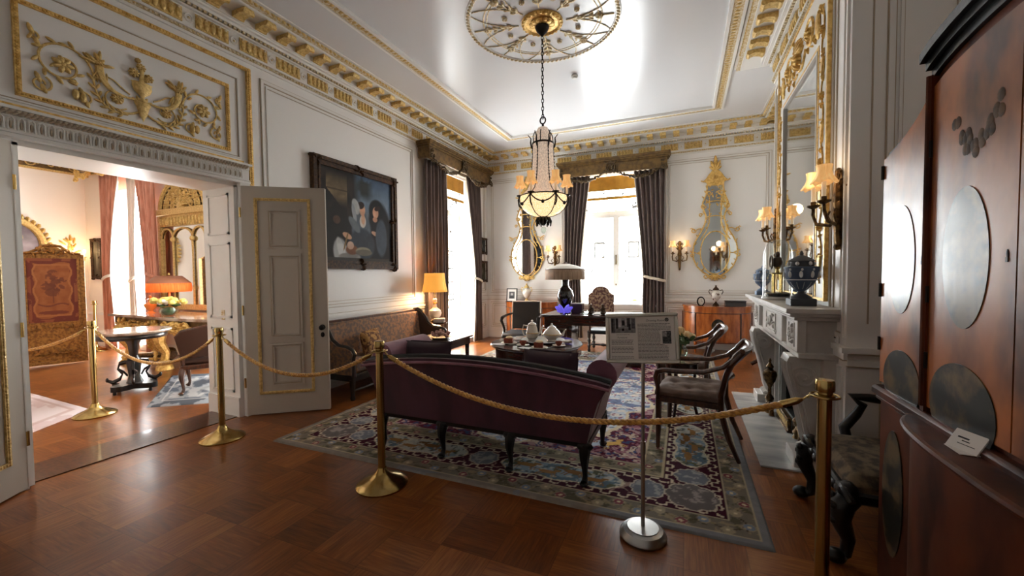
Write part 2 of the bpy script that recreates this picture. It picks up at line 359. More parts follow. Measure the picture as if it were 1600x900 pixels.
SW = lambda u, d, v: (u, 3.32-d, v)          # near side of the chimney breast
AW = lambda u, d, v: (u, 4.5-d, v)           # window wall of the adjoining room
RW = lambda u, d, v: (1.58-d, u, v)
def frame(b, u0, u1, v0, v1, w=0.02, d=0.012, d0=0.0):      # flat rectangular moulding on a wall
    b.bx(u0, u1, d0, d0+d, v0, v0+w); b.bx(u0, u1, d0, d0+d, v1-w, v1)
    b.bx(u0, u0+w, d0, d0+d, v0+w, v1-w); b.bx(u1-w, u1, d0, d0+d, v0+w, v1-w)
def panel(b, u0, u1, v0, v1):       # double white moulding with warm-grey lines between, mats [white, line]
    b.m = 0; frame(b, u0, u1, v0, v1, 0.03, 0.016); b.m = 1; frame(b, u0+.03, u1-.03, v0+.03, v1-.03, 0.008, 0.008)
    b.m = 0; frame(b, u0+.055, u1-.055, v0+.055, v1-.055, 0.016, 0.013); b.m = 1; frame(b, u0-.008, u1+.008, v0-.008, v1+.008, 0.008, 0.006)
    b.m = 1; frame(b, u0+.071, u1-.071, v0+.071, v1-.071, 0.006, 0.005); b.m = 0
def spiral(cx, cy_, r0, turns, a0, hand=1, n=40, rend=0.12):
    return [(cx+r0*(1-(1-rend)*i/n)*math.cos(a0+hand*2*PI*turns*i/n), cy_+r0*(1-(1-rend)*i/n)*math.sin(a0+hand*2*PI*turns*i/n)) for i in range(n+1)]
def bez(p0, p1, p2, p3, n=14):
    return [tuple(((1-t)**3)*a+3*t*(1-t)**2*b+3*t*t*(1-t)*c_+t**3*d for a, b, c_, d in zip(p0, p1, p2, p3)) for t in [i/n for i in range(n+1)]]
def leaf(b, u, v, L, w, a, d=0.012):       # flattened leaf on a wall plane (u, out, v)
    R = Matrix.Rotation(-a, 3, 'Y'); b.ball(u+math.cos(a)*L/2, d*0.5, v+math.sin(a)*L/2, L/2, d, w/2, 8, 5, R)
def rosette(b, u, v, r, d=0.02, k=8):
    for i in range(k):
        a = 2*PI*i/k; leaf(b, u, v, r, r*.55, a, d)
    b.ball(u, d*.7, v, r*.28, d*.9, r*.28, 8, 5)
def stroke(b, pts, r, d=0.006, n=6): b.tube([(p[0], d, p[1]) for p in pts], r, n)

# ------------------------------------------------------------------ the room shell
H = 4.1
b = MB(); b.bx(-4.7, 2.1, -1.4, 8.9, -0.1, 0.0); b.bx(-12.4, -4.7, -1.7, 4.9, -0.1, 0.0); struct(b.build('floor', PARQ))
b = MB(); b.bx(-4.7, 2.1, -1.4, 8.9, H, H+.15); b.bx(-12.4, -4.7, -1.7, 4.9, H, H+.15); struct(b.build('ceiling', CEIL))
def wall_boxes(b, u0, u1, d0, d1, openings, top=H):       # wall with rectangular openings (u0,u1,v0,v1), sorted along u
    u = u0
    for (a, e, v0, v1) in openings:
        if a > u: b.bx(u, a, d0, d1, 0, top)
        if v0 > 0: b.bx(a, e, d0, d1, 0, v0)
        if v1 < top: b.bx(a, e, d0, d1, v1, top)
        u = e
    if u1 > u: b.bx(u, u1, d0, d1, 0, top)
b = MB(LW); wall_boxes(b, -0.9, 8.9, -0.5, 0.0, [(1.22, 2.74, 0, 2.40), (6.2, 7.7, 0.09, 3.45)])
struct(b.build('wall_left', WALL))
b = MB(FW); wall_boxes(b, -4.2, 2.1, -0.5, 0.0, [(-2.05, -0.6, 0.80, 3.46)]); struct(b.build('wall_back', WALL))
b = MB(); b.bx(1.58, 2.1, -1.4, 8.4, 0, H); struct(b.build('wall_right', WALL))
b = MB(); b.bx(-4.7, 1.58, -1.4, -0.9, 0, H); struct(b.build('wall_front', WALL))
b = MB()                                     # chimney breast with the firebox recess
b.bx(0.985, 1.58, 3.32, 4.02, 0, H); b.bx(0.985, 1.58, 5.02, 5.72, 0, H); b.bx(0.985, 1.58, 4.02, 5.02, 0.88, H); b.bx(1.45, 1.58, 4.02, 5.02, 0, 0.88)
struct(b.build('wall_chimney_breast', WALL))
# adjoining room
b = MB(AW); wall_boxes(b, -12.4, -4.7, -0.4, 0.0, [(-10.9, -9.5, 0.12, 3.2), (-6.8, -5.4, 0.12, 3.2)]); struct(b.build('wall_adjoining_window_side', PEACH))
b = MB(); b.bx(-12.4, -11.9, -2.2, 4.5, 0, H); struct(b.build('wall_adjoining_end', PEACH))
b = MB(lambda u, d, v: (u, -1.3-d, v)); wall_boxes(b, -11.9, -4.7, 0.0, 0.4, []); struct(b.build('wall_adjoining_near_side', PEACH))
b = MB(); b.bx(-4.76, -4.702, -1.3, 1.22, 0, H); b.bx(-4.76, -4.702, 2.74, 4.5, 0, H); b.bx(-4.76, -4.702, 1.22, 2.74, 2.4, H); struct(b.build('wall_adjoining_doorway_side', PEACH))

# panelling: one trim object for each wall
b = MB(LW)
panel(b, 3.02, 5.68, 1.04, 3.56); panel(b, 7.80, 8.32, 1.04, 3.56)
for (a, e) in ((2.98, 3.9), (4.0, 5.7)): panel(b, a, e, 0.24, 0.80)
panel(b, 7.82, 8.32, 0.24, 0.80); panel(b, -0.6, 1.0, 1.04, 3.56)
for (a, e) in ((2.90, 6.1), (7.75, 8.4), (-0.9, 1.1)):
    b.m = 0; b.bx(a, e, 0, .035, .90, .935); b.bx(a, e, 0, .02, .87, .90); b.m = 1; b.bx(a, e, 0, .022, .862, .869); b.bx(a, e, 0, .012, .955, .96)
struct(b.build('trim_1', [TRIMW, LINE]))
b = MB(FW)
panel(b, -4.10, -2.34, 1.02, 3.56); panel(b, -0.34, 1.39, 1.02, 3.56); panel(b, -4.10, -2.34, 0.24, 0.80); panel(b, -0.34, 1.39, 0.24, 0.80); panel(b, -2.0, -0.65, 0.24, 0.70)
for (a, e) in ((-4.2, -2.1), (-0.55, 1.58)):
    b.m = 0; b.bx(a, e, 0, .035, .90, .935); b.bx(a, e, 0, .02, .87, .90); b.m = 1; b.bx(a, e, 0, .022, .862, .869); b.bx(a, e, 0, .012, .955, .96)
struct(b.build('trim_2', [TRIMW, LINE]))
b = MB(BW)
for (a, e) in ((3.36, 3.66), (5.44, 5.70)):
    b.m = 0; frame(b, a, e, 1.0, 3.6, .02, .014); b.m = 1; frame(b, a+.02, e-.02, 1.02, 3.58, .008, .008); b.m = 0; frame(b, a+.07, e-.07, 1.13 if a < 4 else 1.1, 3.5, .014, .01)
    b.m = 1; frame(b, a+.084, e-.084, 1.144, 3.486, .006, .006); b.m = 0
frame(b, 3.36, 3.46, .2, .80, .012, .012)
b.m = 0; b.bx(3.28, 3.55, 0, .035, .905, .94); b.bx(3.29, 3.55, 0, .022, .86, .905); b.m = 1; b.bx(3.3, 3.55, 0, .026, .852, .858)
struct(b.build('trim_3', [TRIMW, LINE]))
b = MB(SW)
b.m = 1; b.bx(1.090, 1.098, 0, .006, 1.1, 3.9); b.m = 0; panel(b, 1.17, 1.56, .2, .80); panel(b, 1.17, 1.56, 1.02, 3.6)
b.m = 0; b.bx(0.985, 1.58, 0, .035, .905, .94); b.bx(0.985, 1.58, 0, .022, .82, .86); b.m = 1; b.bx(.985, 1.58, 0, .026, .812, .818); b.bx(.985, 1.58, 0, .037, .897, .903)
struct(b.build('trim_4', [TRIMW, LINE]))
# baseboards
def base(name, mp, runs):
    b = MB(mp)
    for (a, e) in runs: b.bx(a, e, 0, .025, 0, .15); b.bx(a, e, 0, .035, 0, .05); b.bx(a, e, 0, .018, .15, .17)
    struct(b.build(name, TRIMW))
base('baseboard_left', LW, [(2.86, 6.12), (7.78, 8.4), (-.9, 1.1)]); base('baseboard_back', FW, [(-4.2, 1.58)]); base('baseboard_chimney', SW, [(.985, 1.58)])
base('baseboard_adjoining', AW, [(-11.9, -11.0), (-9.4, -4.8)])
b = MB(AW); b.bx(-11.9, -11.0, 0, .03, .66, .71); b.bx(-9.4, -6.9, 0, .03, .66, .71); struct(b.build('trim_5', TRIMW))

# ---- cornice: profile run along each wall, with gilded frieze panels, roundels and brackets
def cornice(name, mp, u0, u1, mit0=0.0, mit1=0.0, white=TRIMW):
    b = MB(mp)
    def run(d0, d1, v0, v1, m): b.m = m; b.bx(u0-mit0*d1, u1+mit1*d1, d0, d1, v0, v1)
    run(0, .02, 3.665, 3.69, 0); run(0, .035, 3.69, 3.715, 2); run(0, .05, 3.715, 3.73, 0); run(0, .025, 3.73, 3.89, 0)
    run(0, .06, 3.89, 3.905, 0); run(0, .09, 3.925, 3.95, 0); run(0, .12, 3.95, 3.968, 0); run(0, .14, 3.968, 4.03, 0)
    run(0, .34, 4.03, 4.05, 0); run(0, .38, 4.05, 4.085, 2); run(0, .41, 4.085, 4.1, 0)
    n = max(1, round((u1-u0)/.405)); P = (u1-u0)/n
    for i in range(n):
        a = u0+P*i; b.m = 1
        b.bx(a+.055, a+P-.055, .025, .034, 3.75, 3.875)
        for k in range(5):
            q = a+.055+(P-.11)*(k+.5)/5; b.ball(q, .034, 3.815, .026, .022, .055, 8, 5)
            b.m = 2; b.ball(q, .04, 3.858, .016, .014, .018, 6, 4); b.m = 1
    for i in range(n+1):
        a = u0+P*i
        if i in (0, n): continue
        b.m = 0; b.tube([(a+.034*math.cos(t*PI/6), .028, 3.812+.034*math.sin(t*PI/6)) for t in range(12)], .009, 5, True)
        b.m = 2; b.ball(a, .03, 3.812, .012, .01, .012, 6, 4)
    n = max(1, round((u1-u0)/.045)); P = (u1-u0)/n; b.m = 2
    for i in range(n): b.bx(u0+P*(i+.22), u0+P*(i+.78), .06, .085, 3.905, 3.926)
    n = max(1, round((u1-u0)/.036)); P = (u1-u0)/n; b.m = 2
    for i in range(n):
        b.ball(u0+P*(i+.5), .036, 3.702, .014, .012, .014, 6, 4)
    n = max(1, round((u1-u0)/.06)); P = (u1-u0)/n; b.m = 1
    for i in range(n): b.ball(u0+P*(i+.5), .38, 4.066, .022, .012, .018, 6, 4)
    n = max(1, round((u1-u0)/.232)); P = (u1-u0)/n; b.m = 1
    for i in range(n):
        a = u0+P*(i+.5)
        prof = [(.12, 4.03), (.12, 3.975), (.17, 3.975), (.2, 3.985), (.25, 3.995), (.285, 3.985), (.31, 3.99), (.325, 4.01), (.32, 4.03)]
        b.prism(prof, 'x', a-.048, a+.048)
        b.tube([(a-.054, .3, 4.0), (a+.054, .3, 4.0)], .024, 8); b.tube([(a-.052, .16, 3.985), (a+.052, .16, 3.985)], .018, 8)
        leaf(b, a-.001, 3.98, .002, .002, 0)
    return struct(b.build(name, [white, GOLDM, GOLDP]))
cornice('trim_6', LW, -0.9, 8.4, 0, 0)
cornice('trim_7', FW, -4.2, 1.58)
cornice('trim_8', BW, 3.32, 5.72, 1, 1)
cornice('trim_9', RW, 5.72, 8.4)
cornice('trim_10', SW, .985, 1.58)
def plain_cornice(name, mp, u0, u1):
    b = MB(mp); b.m = 0; b.bx(u0, u1, 0, .05, 3.62, 3.66); b.m = 1; b.bx(u0, u1, 0, .03, 3.66, 3.86); b.m = 0; b.bx(u0, u1, 0, .1, 3.86, 3.92); b.m = 1; b.bx(u0, u1, 0, .2, 3.92, 4.1)
    n = round((u1-u0)/.3); P = (u1-u0)/n; b.m = 0
    for i in range(n):
        stroke(b, [(u0+P*i+x, 3.76+y) for x, y in spiral(P*.4, 0, P*.28, 1.2, 0, 1 if i % 2 else -1, 16)], .012, .03)
        leaf(b, u0+P*i+P*.7, 3.72, .12, .05, .9, .03)
    return struct(b.build(name, [GOLDM, BEIGEF]))
plain_cornice('trim_11', lambda u, d, v: (-11.9+d, u, v), -1.3, 4.5); plain_cornice('trim_12', AW, -11.9, -4.76)

# ---- ceiling mouldings and medallion
b = MB()
def ring_rect(b, x0, x1, y0, y1, w, z0, z1):
    b.bx(x0, x1, y0, y0+w, z0, z1); b.bx(x0, x1, y1-w, y1, z0, z1); b.bx(x0, x0+w, y0+w, y1-w, z0, z1); b.bx(x1-w, x1, y0+w, y1-w, z0, z1)
b.m = 0; ring_rect(b, -3.26, .56, .75, 7.48, .03, 4.07, 4.1); ring_rect(b, -3.13, .43, .88, 7.35, .035, 4.06, 4.1)
b.m = 1; ring_rect(b, -3.23, .53, .78, 7.45, .1, 4.078, 4.1)
b.m = 2
for k in range(112):
    y = .8+6.62*k/112
    for x in (-3.18, .48): b.ball(x, y, 4.078, .028, .02, .008, 6, 4)
for k in range(62):
    x = -3.18+3.66*k/62
    for y in (.83, 7.40): b.ball(x, y, 4.078, .02, .028, .008, 6, 4)
struct(b.build('trim_13', [TRIMW, GOLDP, GOLDM]))
MX, MY = -1.40, 4.17
b = MB(lambda u, d, v: (MX+u, MY+v, H-d))
def ring(b, r, t, d=.0, n=64): b.tube([(r*math.cos(2*PI*i/n), d, r*math.sin(2*PI*i/n)) for i in range(n)], t, 6, True)
b.m = 0; ring(b, .80, .012); ring(b, .765, .012); b.m = 1
for i in range(96):
    a = 2*PI*i/96; leaf(b, .765*math.cos(a), .765*math.sin(a), .055, .028, a+.9, .018)
ring(b, .62, .008); ring(b, .585, .006)
for i in range(8):
    a = 2*PI*i/8+.2; ca, sa = math.cos(a), math.sin(a)
    b.m = 1; stroke(b, [(r*ca, r*sa) for r in (.25, .35, .45, .56, .66, .74)], .007)
    for r in (.32, .4, .48, .55):
        for sg in (-1, 1): leaf(b, r*ca, r*sa, .075, .03, a+sg*.75, .015)
    for sg in (-1, 1):
        stroke(b, [(r*math.cos(a+sg*(.02+.33*((r-.3)/.45)**1.4)), r*math.sin(a+sg*(.02+.33*((r-.3)/.45)**1.4))) for r in (.3, .4, .5, .6, .68, .75)], .005)
    rosette(b, .6*math.cos(a), .6*math.sin(a), .035)
    a2 = a+PI/8; rosette(b, .4*math.cos(a2), .4*math.sin(a2), .03)
b.m = 2
b.lathe([(0, 0), (.215, 0), (.215, .012), (.19, .03), (.17, .014), (.13, .014), (.11, .03), (.06, .04), (0, .04)], 0, 0, 0, 32, cap=False)
b2 = MB(lambda x, y, z: (MX+x, MY+y, H-z)); b2.m = 0
b2.lathe([(0, 0), (.22, 0), (.22, .012), (.19, .034), (.17, .016), (.13, .016), (.11, .03), (.06, .045), (0, .045)], 0, 0, 0, 36, cap=False)
for i in range(24):
    a = 2*PI*i/24; b2.ball(.2*math.cos(a), .2*math.sin(a), .02, .018, .018, .016, 6, 4)
for i in range(12):
    a = 2*PI*i/12; b2.ball(.09*math.cos(a), .09*math.sin(a), .03, .05, .05, .02, 8, 4)
n0 = len(b.V)
b.V = b.V[:]; st_F = [i for i in range(len(b.F)) if b.I[i] != 2]
b.F = [b.F[i] for i in st_F]; b.I = [b.I[i] for i in st_F]
struct(b.build('trim_14', [TRIMW, GOLDP])); struct(b2.build('trim_15', GOLD))
# smoke detector
b = MB(); b.lathe([(0, 0), (.035, 0), (.045, -.012), (.05, -.03), (.03, -.045), (.03, -.052), (0, -.055)][::-1], 0, 0, 0, 20, cap=False)
tag(b.build('smoke_detector', PLASTIC), 'small white round smoke detector on the ceiling beyond the medallion', 'smoke detector').location = (-1.37, 5.42, H)

# ---- windows
def sash(name, mp, u0, u1, v0, v1, dd, mull=2, hb=(), parent_s=True):
    b = MB(mp); w = .06
    for k in range(mull):
        a = u0+(u1-u0)*k/mull; e = u0+(u1-u0)*(k+1)/mull
        b.bx(a, a+w, dd-.03, dd+.03, v0, v1); b.bx(e-w, e, dd-.03, dd+.03, v0, v1); b.bx(a+w, e-w, dd-.03, dd+.03, v0, v0+.1); b.bx(a+w, e-w, dd-.03, dd+.03, v1-w, v1)
        for h in hb: b.bx(a+w, e-w, dd-.025, dd+.025, h-.018, h+.018)
    f = struct(b.build(name, TRIMW))
    g = MB(mp); g.bx(u0+.03, u1-.03, dd-.003, dd+.003, v0+.03, v1-.03); p = g.build('pane', PANE, f)
    return f
# left wall: tall french window, deep white reveal
f = sash('window_1', LW, 6.2, 7.7, .09, 2.72, -.33, 2, (.75,)); g = MB(LW); g.bx(6.2, 7.7, -.36, -.3, 2.72, 2.78); g.bx(6.2, 7.7, -.35, -.31, 3.39, 3.45)
for q in (6.2, 6.92, 7.64): g.bx(q, q+.06, -.35, -.31, 2.78, 3.39)
g.bx(6.16, 6.2, 0, .03, .09, 3.49); g.bx(7.7, 7.74, 0, .03, .09, 3.49); g.build('window_frame', TRIMW, f)
g = MB(LW); g.bx(6.22, 7.68, -.334, -.326, 2.8, 3.38); g.build('pane', PANE, f)
def lace_panel(name, mp, u0, u1, v0, v1, dd, label, cat='lace curtain', figs=()):
    t = thing(name, label, cat, mp((u0+u1)/2, dd, v0))
    b = MB(mp); b.grid(lambda i, j: (u0+(u1-u0)*i, dd+.004*math.sin(i*40), v0+(v1-v0)*j), 60, 8); b.build('lace', LACE, t, w=True)
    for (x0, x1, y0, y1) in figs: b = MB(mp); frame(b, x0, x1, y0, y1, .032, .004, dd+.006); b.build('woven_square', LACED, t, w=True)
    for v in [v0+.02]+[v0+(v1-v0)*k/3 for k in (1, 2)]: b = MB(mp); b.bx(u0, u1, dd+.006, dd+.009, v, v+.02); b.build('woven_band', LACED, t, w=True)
    return t
for (a, e, lab) in ((6.27, 6.93, 'sheer lace panel on the french window, leaf beside the dark curtain and yellow lamp'), (6.97, 7.63, 'sheer lace panel on the french window, leaf nearest the tied grey curtain')):
    lace_panel('lace_curtain', LW, a, e, .2, 2.66, -.316, lab, figs=[(a+.2, e-.2, 1.55, 1.95), (a+.2, e-.2, .9, 1.3)])
# far wall: two-leaf casement with transom, sill and lace
f = sash('window_2', FW, -2.05, -.6, .82, 2.66, -.33, 2); g = MB(FW); g.bx(-2.05, -.6, -.37, -.29, 2.66, 2.74); g.bx(-2.05, -.6, -.36, -.3, 3.39, 3.46)
for q in (-2.05, -1.355, -.66): g.bx(q, q+.06, -.36, -.3, 2.74, 3.39)
g.bx(-2.14, -2.05, 0, .03, .80, 3.5); g.bx(-.6, -.51, 0, .03, .80, 3.5); g.bx(-2.16, -.49, -.33, .09, .775, .815); g.build('window_frame', TRIMW, f)
g = MB(FW); g.bx(-2.03, -.62, -.334, -.326, 2.76, 3.38); g.build('pane', PANE, f)
g = MB(FW); g.box(-1.325, -.29, 1.72, .02, .025, .2); g.box(-1.325, -.29, 1.2, .02, .03, .03); g.ball(-.95, -.285, .87, .05, .012, .012); g.build('window_latch', BRASS, f)
for (a, e, lab) in ((-1.99, -1.36, 'left lace panel of the far window, beside the desk lamp'), (-1.29, -.66, 'right lace panel of the far window, behind the tapestry chair')):
    lace_panel('lace_curtain', FW, a, e, .93, 2.62, -.316, lab, figs=[(a+.2, e-.2, 1.75, 2.1)])
# adjoining-room windows
f = sash('window_3', AW, -10.9, -9.5, .12, 3.2, -.28, 2, (1.0, 2.55)); f = sash('window_4', AW, -6.8, -5.4, .12, 3.2, -.28, 2, (1.0, 2.55))


# ---- pelmets, blinds, curtains
def pelmet(name, mp, u0, u1, label):
    t = thing(name, label, 'pelmet', mp((u0+u1)/2, 0, 3.40)); dp = .26
    b = MB(mp); b.bx(u0, u1, dp-.03, dp, 3.42, 3.62); b.bx(u0, u0+.03, 0.03, dp-.03, 3.42, 3.62); b.bx(u1-.03, u1, 0.03, dp-.03, 3.42, 3.62)
    for k, (o, v0, v1) in enumerate(((.015, 3.40, 3.425), (.02, 3.60, 3.63), (.045, 3.63, 3.66), (.06, 3.66, 3.70))): b.bx(u0-o, u1+o, dp-.03 if k == 0 else .03, dp+o, v0, v1)
    b.build('box', BEIGEF, t, w=True)
    b = MB(mp); mid = (u0+u1)/2; R = random.Random(3)
    def swag(a, e, va, ve, sag):
        n = 26
        for i in range(n+1):
            q = i/n; u = a+(e-a)*q; v = va+(ve-va)*q-sag*4*q*(1-q)
            s_ = .014+.013*math.sin(PI*q)
            for k in range(4): b.ball(u+R.uniform(-.02, .02), dp+.01+R.uniform(0, .02), v+R.uniform(-.018, .018), s_*R.uniform(.7, 1.1), s_, s_*R.uniform(.7, 1.1), 6, 4)
    swag(u0+.06, mid-.07, 3.44, 3.46, .17); swag(mid+.07, u1-.06, 3.46, 3.44, .17)
    for (u, k) in ((u0+.05, 1.0), (u1-.05, 1.0)):
        for i in range(22): b.ball(u+R.uniform(-.05, .05)*k, dp+.02+R.uniform(0, .03), 3.47+R.uniform(-.12, .09), .017, .016, .019, 6, 4)
    for i in range(30):
        a = 2*PI*i/30; b.ball(mid+.085*math.cos(a), dp+.03, 3.50+.1*math.sin(a), .02, .02, .02, 6, 4)
    for sg in (-1, 1):
        b.tube([(mid+sg*x, dp+.03, z) for x, z in ((0, 3.6), (.05, 3.66), (.11, 3.66), (.1, 3.60), (.03, 3.58))], .014, 6)
        b.tube([(mid+sg*x, dp+.03, z) for x, z in ((0, 3.58), (.04, 3.5), (.05, 3.44), (.08, 3.38))], .012, 6)
    for i in range(12): b.ball(mid+R.uniform(-.05, .05), dp+.03, 3.5+R.uniform(-.06, .06), .02, .02, .02, 6, 4)
    b.build('carved_swag', SWAGM, t, w=True); return t
pelmet('pelmet', LW, 5.78, 8.10, 'gilt wooden pelmet with carved garland over the french window')
pelmet('pelmet', FW, -2.38, -.31, 'gilt wooden pelmet with carved bow and garland over the far window')
def blind(mp, u0, u1, d, label):
    t = thing('roller_blind', label, 'blind', mp((u0+u1)/2, d, 2.74))
    b = MB(mp); b.bx(u0, u1, d-.004, d+.004, 3.15, 3.44); b.bx(u0, u1, d-.004, d+.004, 2.96, 3.01); b.build('blind_cloth', BLIND, t, w=True)
    b = MB(mp); b.bx(u0, u1, d-.003, d+.003, 3.01, 3.15); b.bx(u0, u1, d-.003, d+.003, 2.74, 2.96); b.build('lace_band', LACE, t, w=True)
    for v in (2.78, 3.02):
        b = MB(mp)
        for k in range(34):
            u = u0+.02+(u1-u0-.04)*k/33; b.bx(u-.008, u+.008, d+.003, d+.006, v+.01, v+.1)
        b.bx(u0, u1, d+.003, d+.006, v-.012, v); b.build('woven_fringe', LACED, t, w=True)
blind(LW, 6.22, 7.68, -.18, 'golden roller blind with lace bands at the top of the french window')
blind(FW, -2.03, -.62, -.18, 'golden roller blind with lace bands at the top of the far window')
def curtain(mp, u0, u1, v0, v1, tie, side, label, cloth, lining, d=.12, amp=.035, folds=7, pinch=.5, group=None, edge=True, tiemat=None):
    """hangs between u0 and u1; at the tie it is gathered to the side (-1 low u, +1 high u)"""
    t = thing('curtain', label, 'curtain', mp((u0+u1)/2, d, v0), group=group); W = u1-u0
    def xf(i, v):
        if tie is None: k = 1.0
        else:
            a = (v-tie)/(v1-tie) if v > tie else (tie-v)/(tie-v0)*.30; k = pinch+(1-pinch)*a**1.25
        return (u0+i*W*k) if side < 0 else (u1-(1-i)*W*k), k
    def P(i, j):
        v = v0+(v1-v0)*j; u, k = xf(i, v)
        return (u, d+amp*math.sin(2*PI*folds*i+.6*math.sin(3*j))*(0.75+.25*k)+.01*math.sin(17*i+5*j), v)
    b = MB(mp); b.grid(P, folds*10, 22); b.build('cloth', cloth, t, w=True, solid=.006, ang=80)
    if edge:
        i0 = 1.0 if side < 0 else 0.0; b = MB(mp)
        b.tube([P(i0, j/22) for j in range(23)], .011, 6); b.build('edging', lining, t, w=True)
    if tie is not None:
        b = MB(mp); q0, _ = xf(0, tie); q1, _ = xf(1, tie)
        pts = []
        for k in range(17):
            a = 2*PI*k/16; pts.append(((q0+q1)/2+math.cos(a)*((q1-q0)/2+.015), d+math.sin(a)*(amp+.03), tie+.05*math.cos(a)*(-side)))
        b.tube(pts[:-1], .028, 6, True, .5); b.build('tieback', tiemat or lining, t, w=True)
    return t
curtain(LW, 5.84, 6.50, .02, 3.42, None, -1, 'dark taupe curtain hanging straight behind the yellow lamp', CURT, CREAMF, folds=6)
curtain(LW, 7.27, 7.87, .02, 3.42, 1.32, 1, 'taupe curtain tied back beside the two small dark pictures', CURT, CREAMF, pinch=.5, folds=6)
curtain(FW, -2.32, -1.78, .1, 3.42, 1.33, -1, 'taupe curtain behind the fringed lamp, left side of the far window', CURT, CREAMF, pinch=.62, folds=6)
curtain(FW, -.92, -.36, .1, 3.42, 1.33, 1, 'taupe curtain with tieback between the far window and a two-light sconce', CURT, CREAMF, pinch=.68, folds=6)
curtain(AW, -10.85, -10.15, .02, 3.5, 1.45, -1, 'salmon curtain with white lining, tied back beside a small picture in the adjoining room', PINK, SILKW, d=.16, pinch=.4, folds=5)
curtain(AW, -9.60, -8.98, .02, 3.5, 1.5, 1, 'salmon curtain tied back beside the tall gilt mirror in the adjoining room', PINK, PINK, d=.16, pinch=.55, folds=5)
curtain(AW, -10.12, -9.78, .02, 3.4, 1.4, -1, 'white sheer curtain looped behind the salmon curtain in the adjoining room', SILKW, SILKW, d=.06, amp=.015, pinch=.5, folds=4, edge=False)
curtain(AW, -7.42, -6.80, .02, 3.5, None, -1, 'salmon curtain hanging right behind the doorway edge, past the gilt mirror', PINK, PINK, d=.09, amp=.03, folds=5)
t = thing('pelmet', 'gilt pelmet with carved drops above the salmon curtains', 'pelmet', (-10.2, 4.5, 3.5))
b = MB(AW); b.bx(-11.35, -9.2, .21, .32, 3.60, 3.9, .01); b.bx(-11.4, -9.15, .21, .36, 3.86, 3.92); b.build('box', BEIGEF, t, w=True)
b = MB(AW); R = random.Random(5)
for i in range(70):
    q = i/69; v = 3.62-.16*abs(math.sin(q*3*PI))
    for k in range(3): b.ball(-11.3+2.05*q+R.uniform(-.03, .03), .34+R.uniform(0, .03), v+R.uniform(-.04, .04), .03, .025, .03, 6, 4)
for u in (-11.3, -9.25):
    for i in range(16): b.ball(u+R.uniform(-.04, .04), .35, 3.5+R.uniform(-.12, .12), .035, .03, .035, 6, 4)
b.build('carved_swag', GOLD, t, w=True)

# ---- doorway on the left wall: entablature, gilded frames, relief panel, jambs, doors
b = MB(LW)
b.m = 0; b.bx(1.10, 1.22, 0, .05, 0, 2.42); b.bx(2.74, 2.84, 0, .05, 0, 2.42); b.bx(1.10, 2.84, 0, .06, 2.40, 2.425); b.bx(1.10, 2.84, 0, .04, 2.425, 2.545); b.bx(1.08, 2.86, 0, .07, 2.585, 2.605)
b.m = 2; b.bx(1.10, 2.80, 0, .03, 2.615, 2.63); b.m = 0; b.bx(1.1, 2.84, .04, .055, 2.43, 2.44)
n = 34
for i in range(n):
    u = 1.15+1.62*(i+.5)/n
    b.m = 0; b.tube([(u-.015, .05, 2.45), (u-.015, .05, 2.52), (u, .05, 2.535), (u+.015, .05, 2.52), (u+.015, .05, 2.45)], .005, 5)
    b.m = 1; b.ball(u, .042, 2.485, .008, .012, .028, 6, 4)
n = 60
for i in range(n):
    u = 1.12+1.70*(i+.5)/n; b.m = 1
    b.tube([(u-.018, .055, 2.552), (u, .07, 2.567), (u+.018, .055, 2.582)], .011, 6)
b.m = 0; b.bx(1.1, 2.84, 0, .052, 2.545, 2.586)
struct(b.build('trim_16', [TRIMW, LINE, GOLD]))
b = MB(LW)
b.m = 0; frame(b, 1.26, 2.68, 2.70, 3.36, .03, .02)
for (u0, u1, v0, v1) in ((1.26, 2.68, 2.70, 3.36),):
    for k in range(70):
        u = u0+.01+(u1-u0-.02)*k/69
        for v in (v0+.015, v1-.015): b.ball(u, .02, v, .011, .012, .011, 6, 4)
    for k in range(30):
        v = v0+.02+(v1-v0-.04)*k/29
        for u in (u0+.015, u1-.015): b.ball(u, .02, v, .011, .012, .011, 6, 4)
b.bx(2.86, 2.90, 0, .03, 2.40, 3.60); b.bx(-.6, 2.86, 0, .03, 3.57, 3.60)
for k in range(150): b.ball(-.55+3.42*k/149, .03, 3.585, .013, .012, .013, 6, 4)
for k in range(54): b.ball(2.88, .03, 2.42+1.17*k/53, .013, .012, .013, 6, 4)
b.m = 1; frame(b, 1.14, 2.78, 2.655, 3.47, .012, .012); b.m = 2; frame(b, 1.155, 2.765, 2.67, 3.455, .006, .008)
struct(b.build('trim_17', [GOLD, TRIMW, LINE]))
# relief of urn, cornucopias and scrolls
b = MB(LW); cx, v0 = 1.97, 2.73; R = random.Random(11)
b.lathe([(0, 0), (.035, 0), (.03, .012), (.012, .03), (.02, .045), (.055, .075), (.07, .11), (.068, .14), (.075, .15), (.06, .155), (0, .155)], cx, .012, v0+.19, 16, 1, .35, cap=False)
b.tube([(cx, .014, v0+.345), (cx, .018, v0+.43), (cx, .016, v0+.5)], [.02, .016, .006], 8, flat=.6)
for (du, dv, r) in ((0, .47, .035), (-.05, .41, .04), (.05, .4, .036), (-.02, .52, .022), (.02, .38, .03)): rosette(b, cx+du, v0+dv, r)
b.lathe([(0, 0), (.012, .03), (.03, .06), (.045, .12), (.06, .15), (.05, .165), (0, .165)], cx, .012, v0+.02, 14, 1, .35, cap=False)
for k in (-2, -1, 0, 1, 2): leaf(b, cx, v0+.15, .09, .03, PI/2+k*.45)
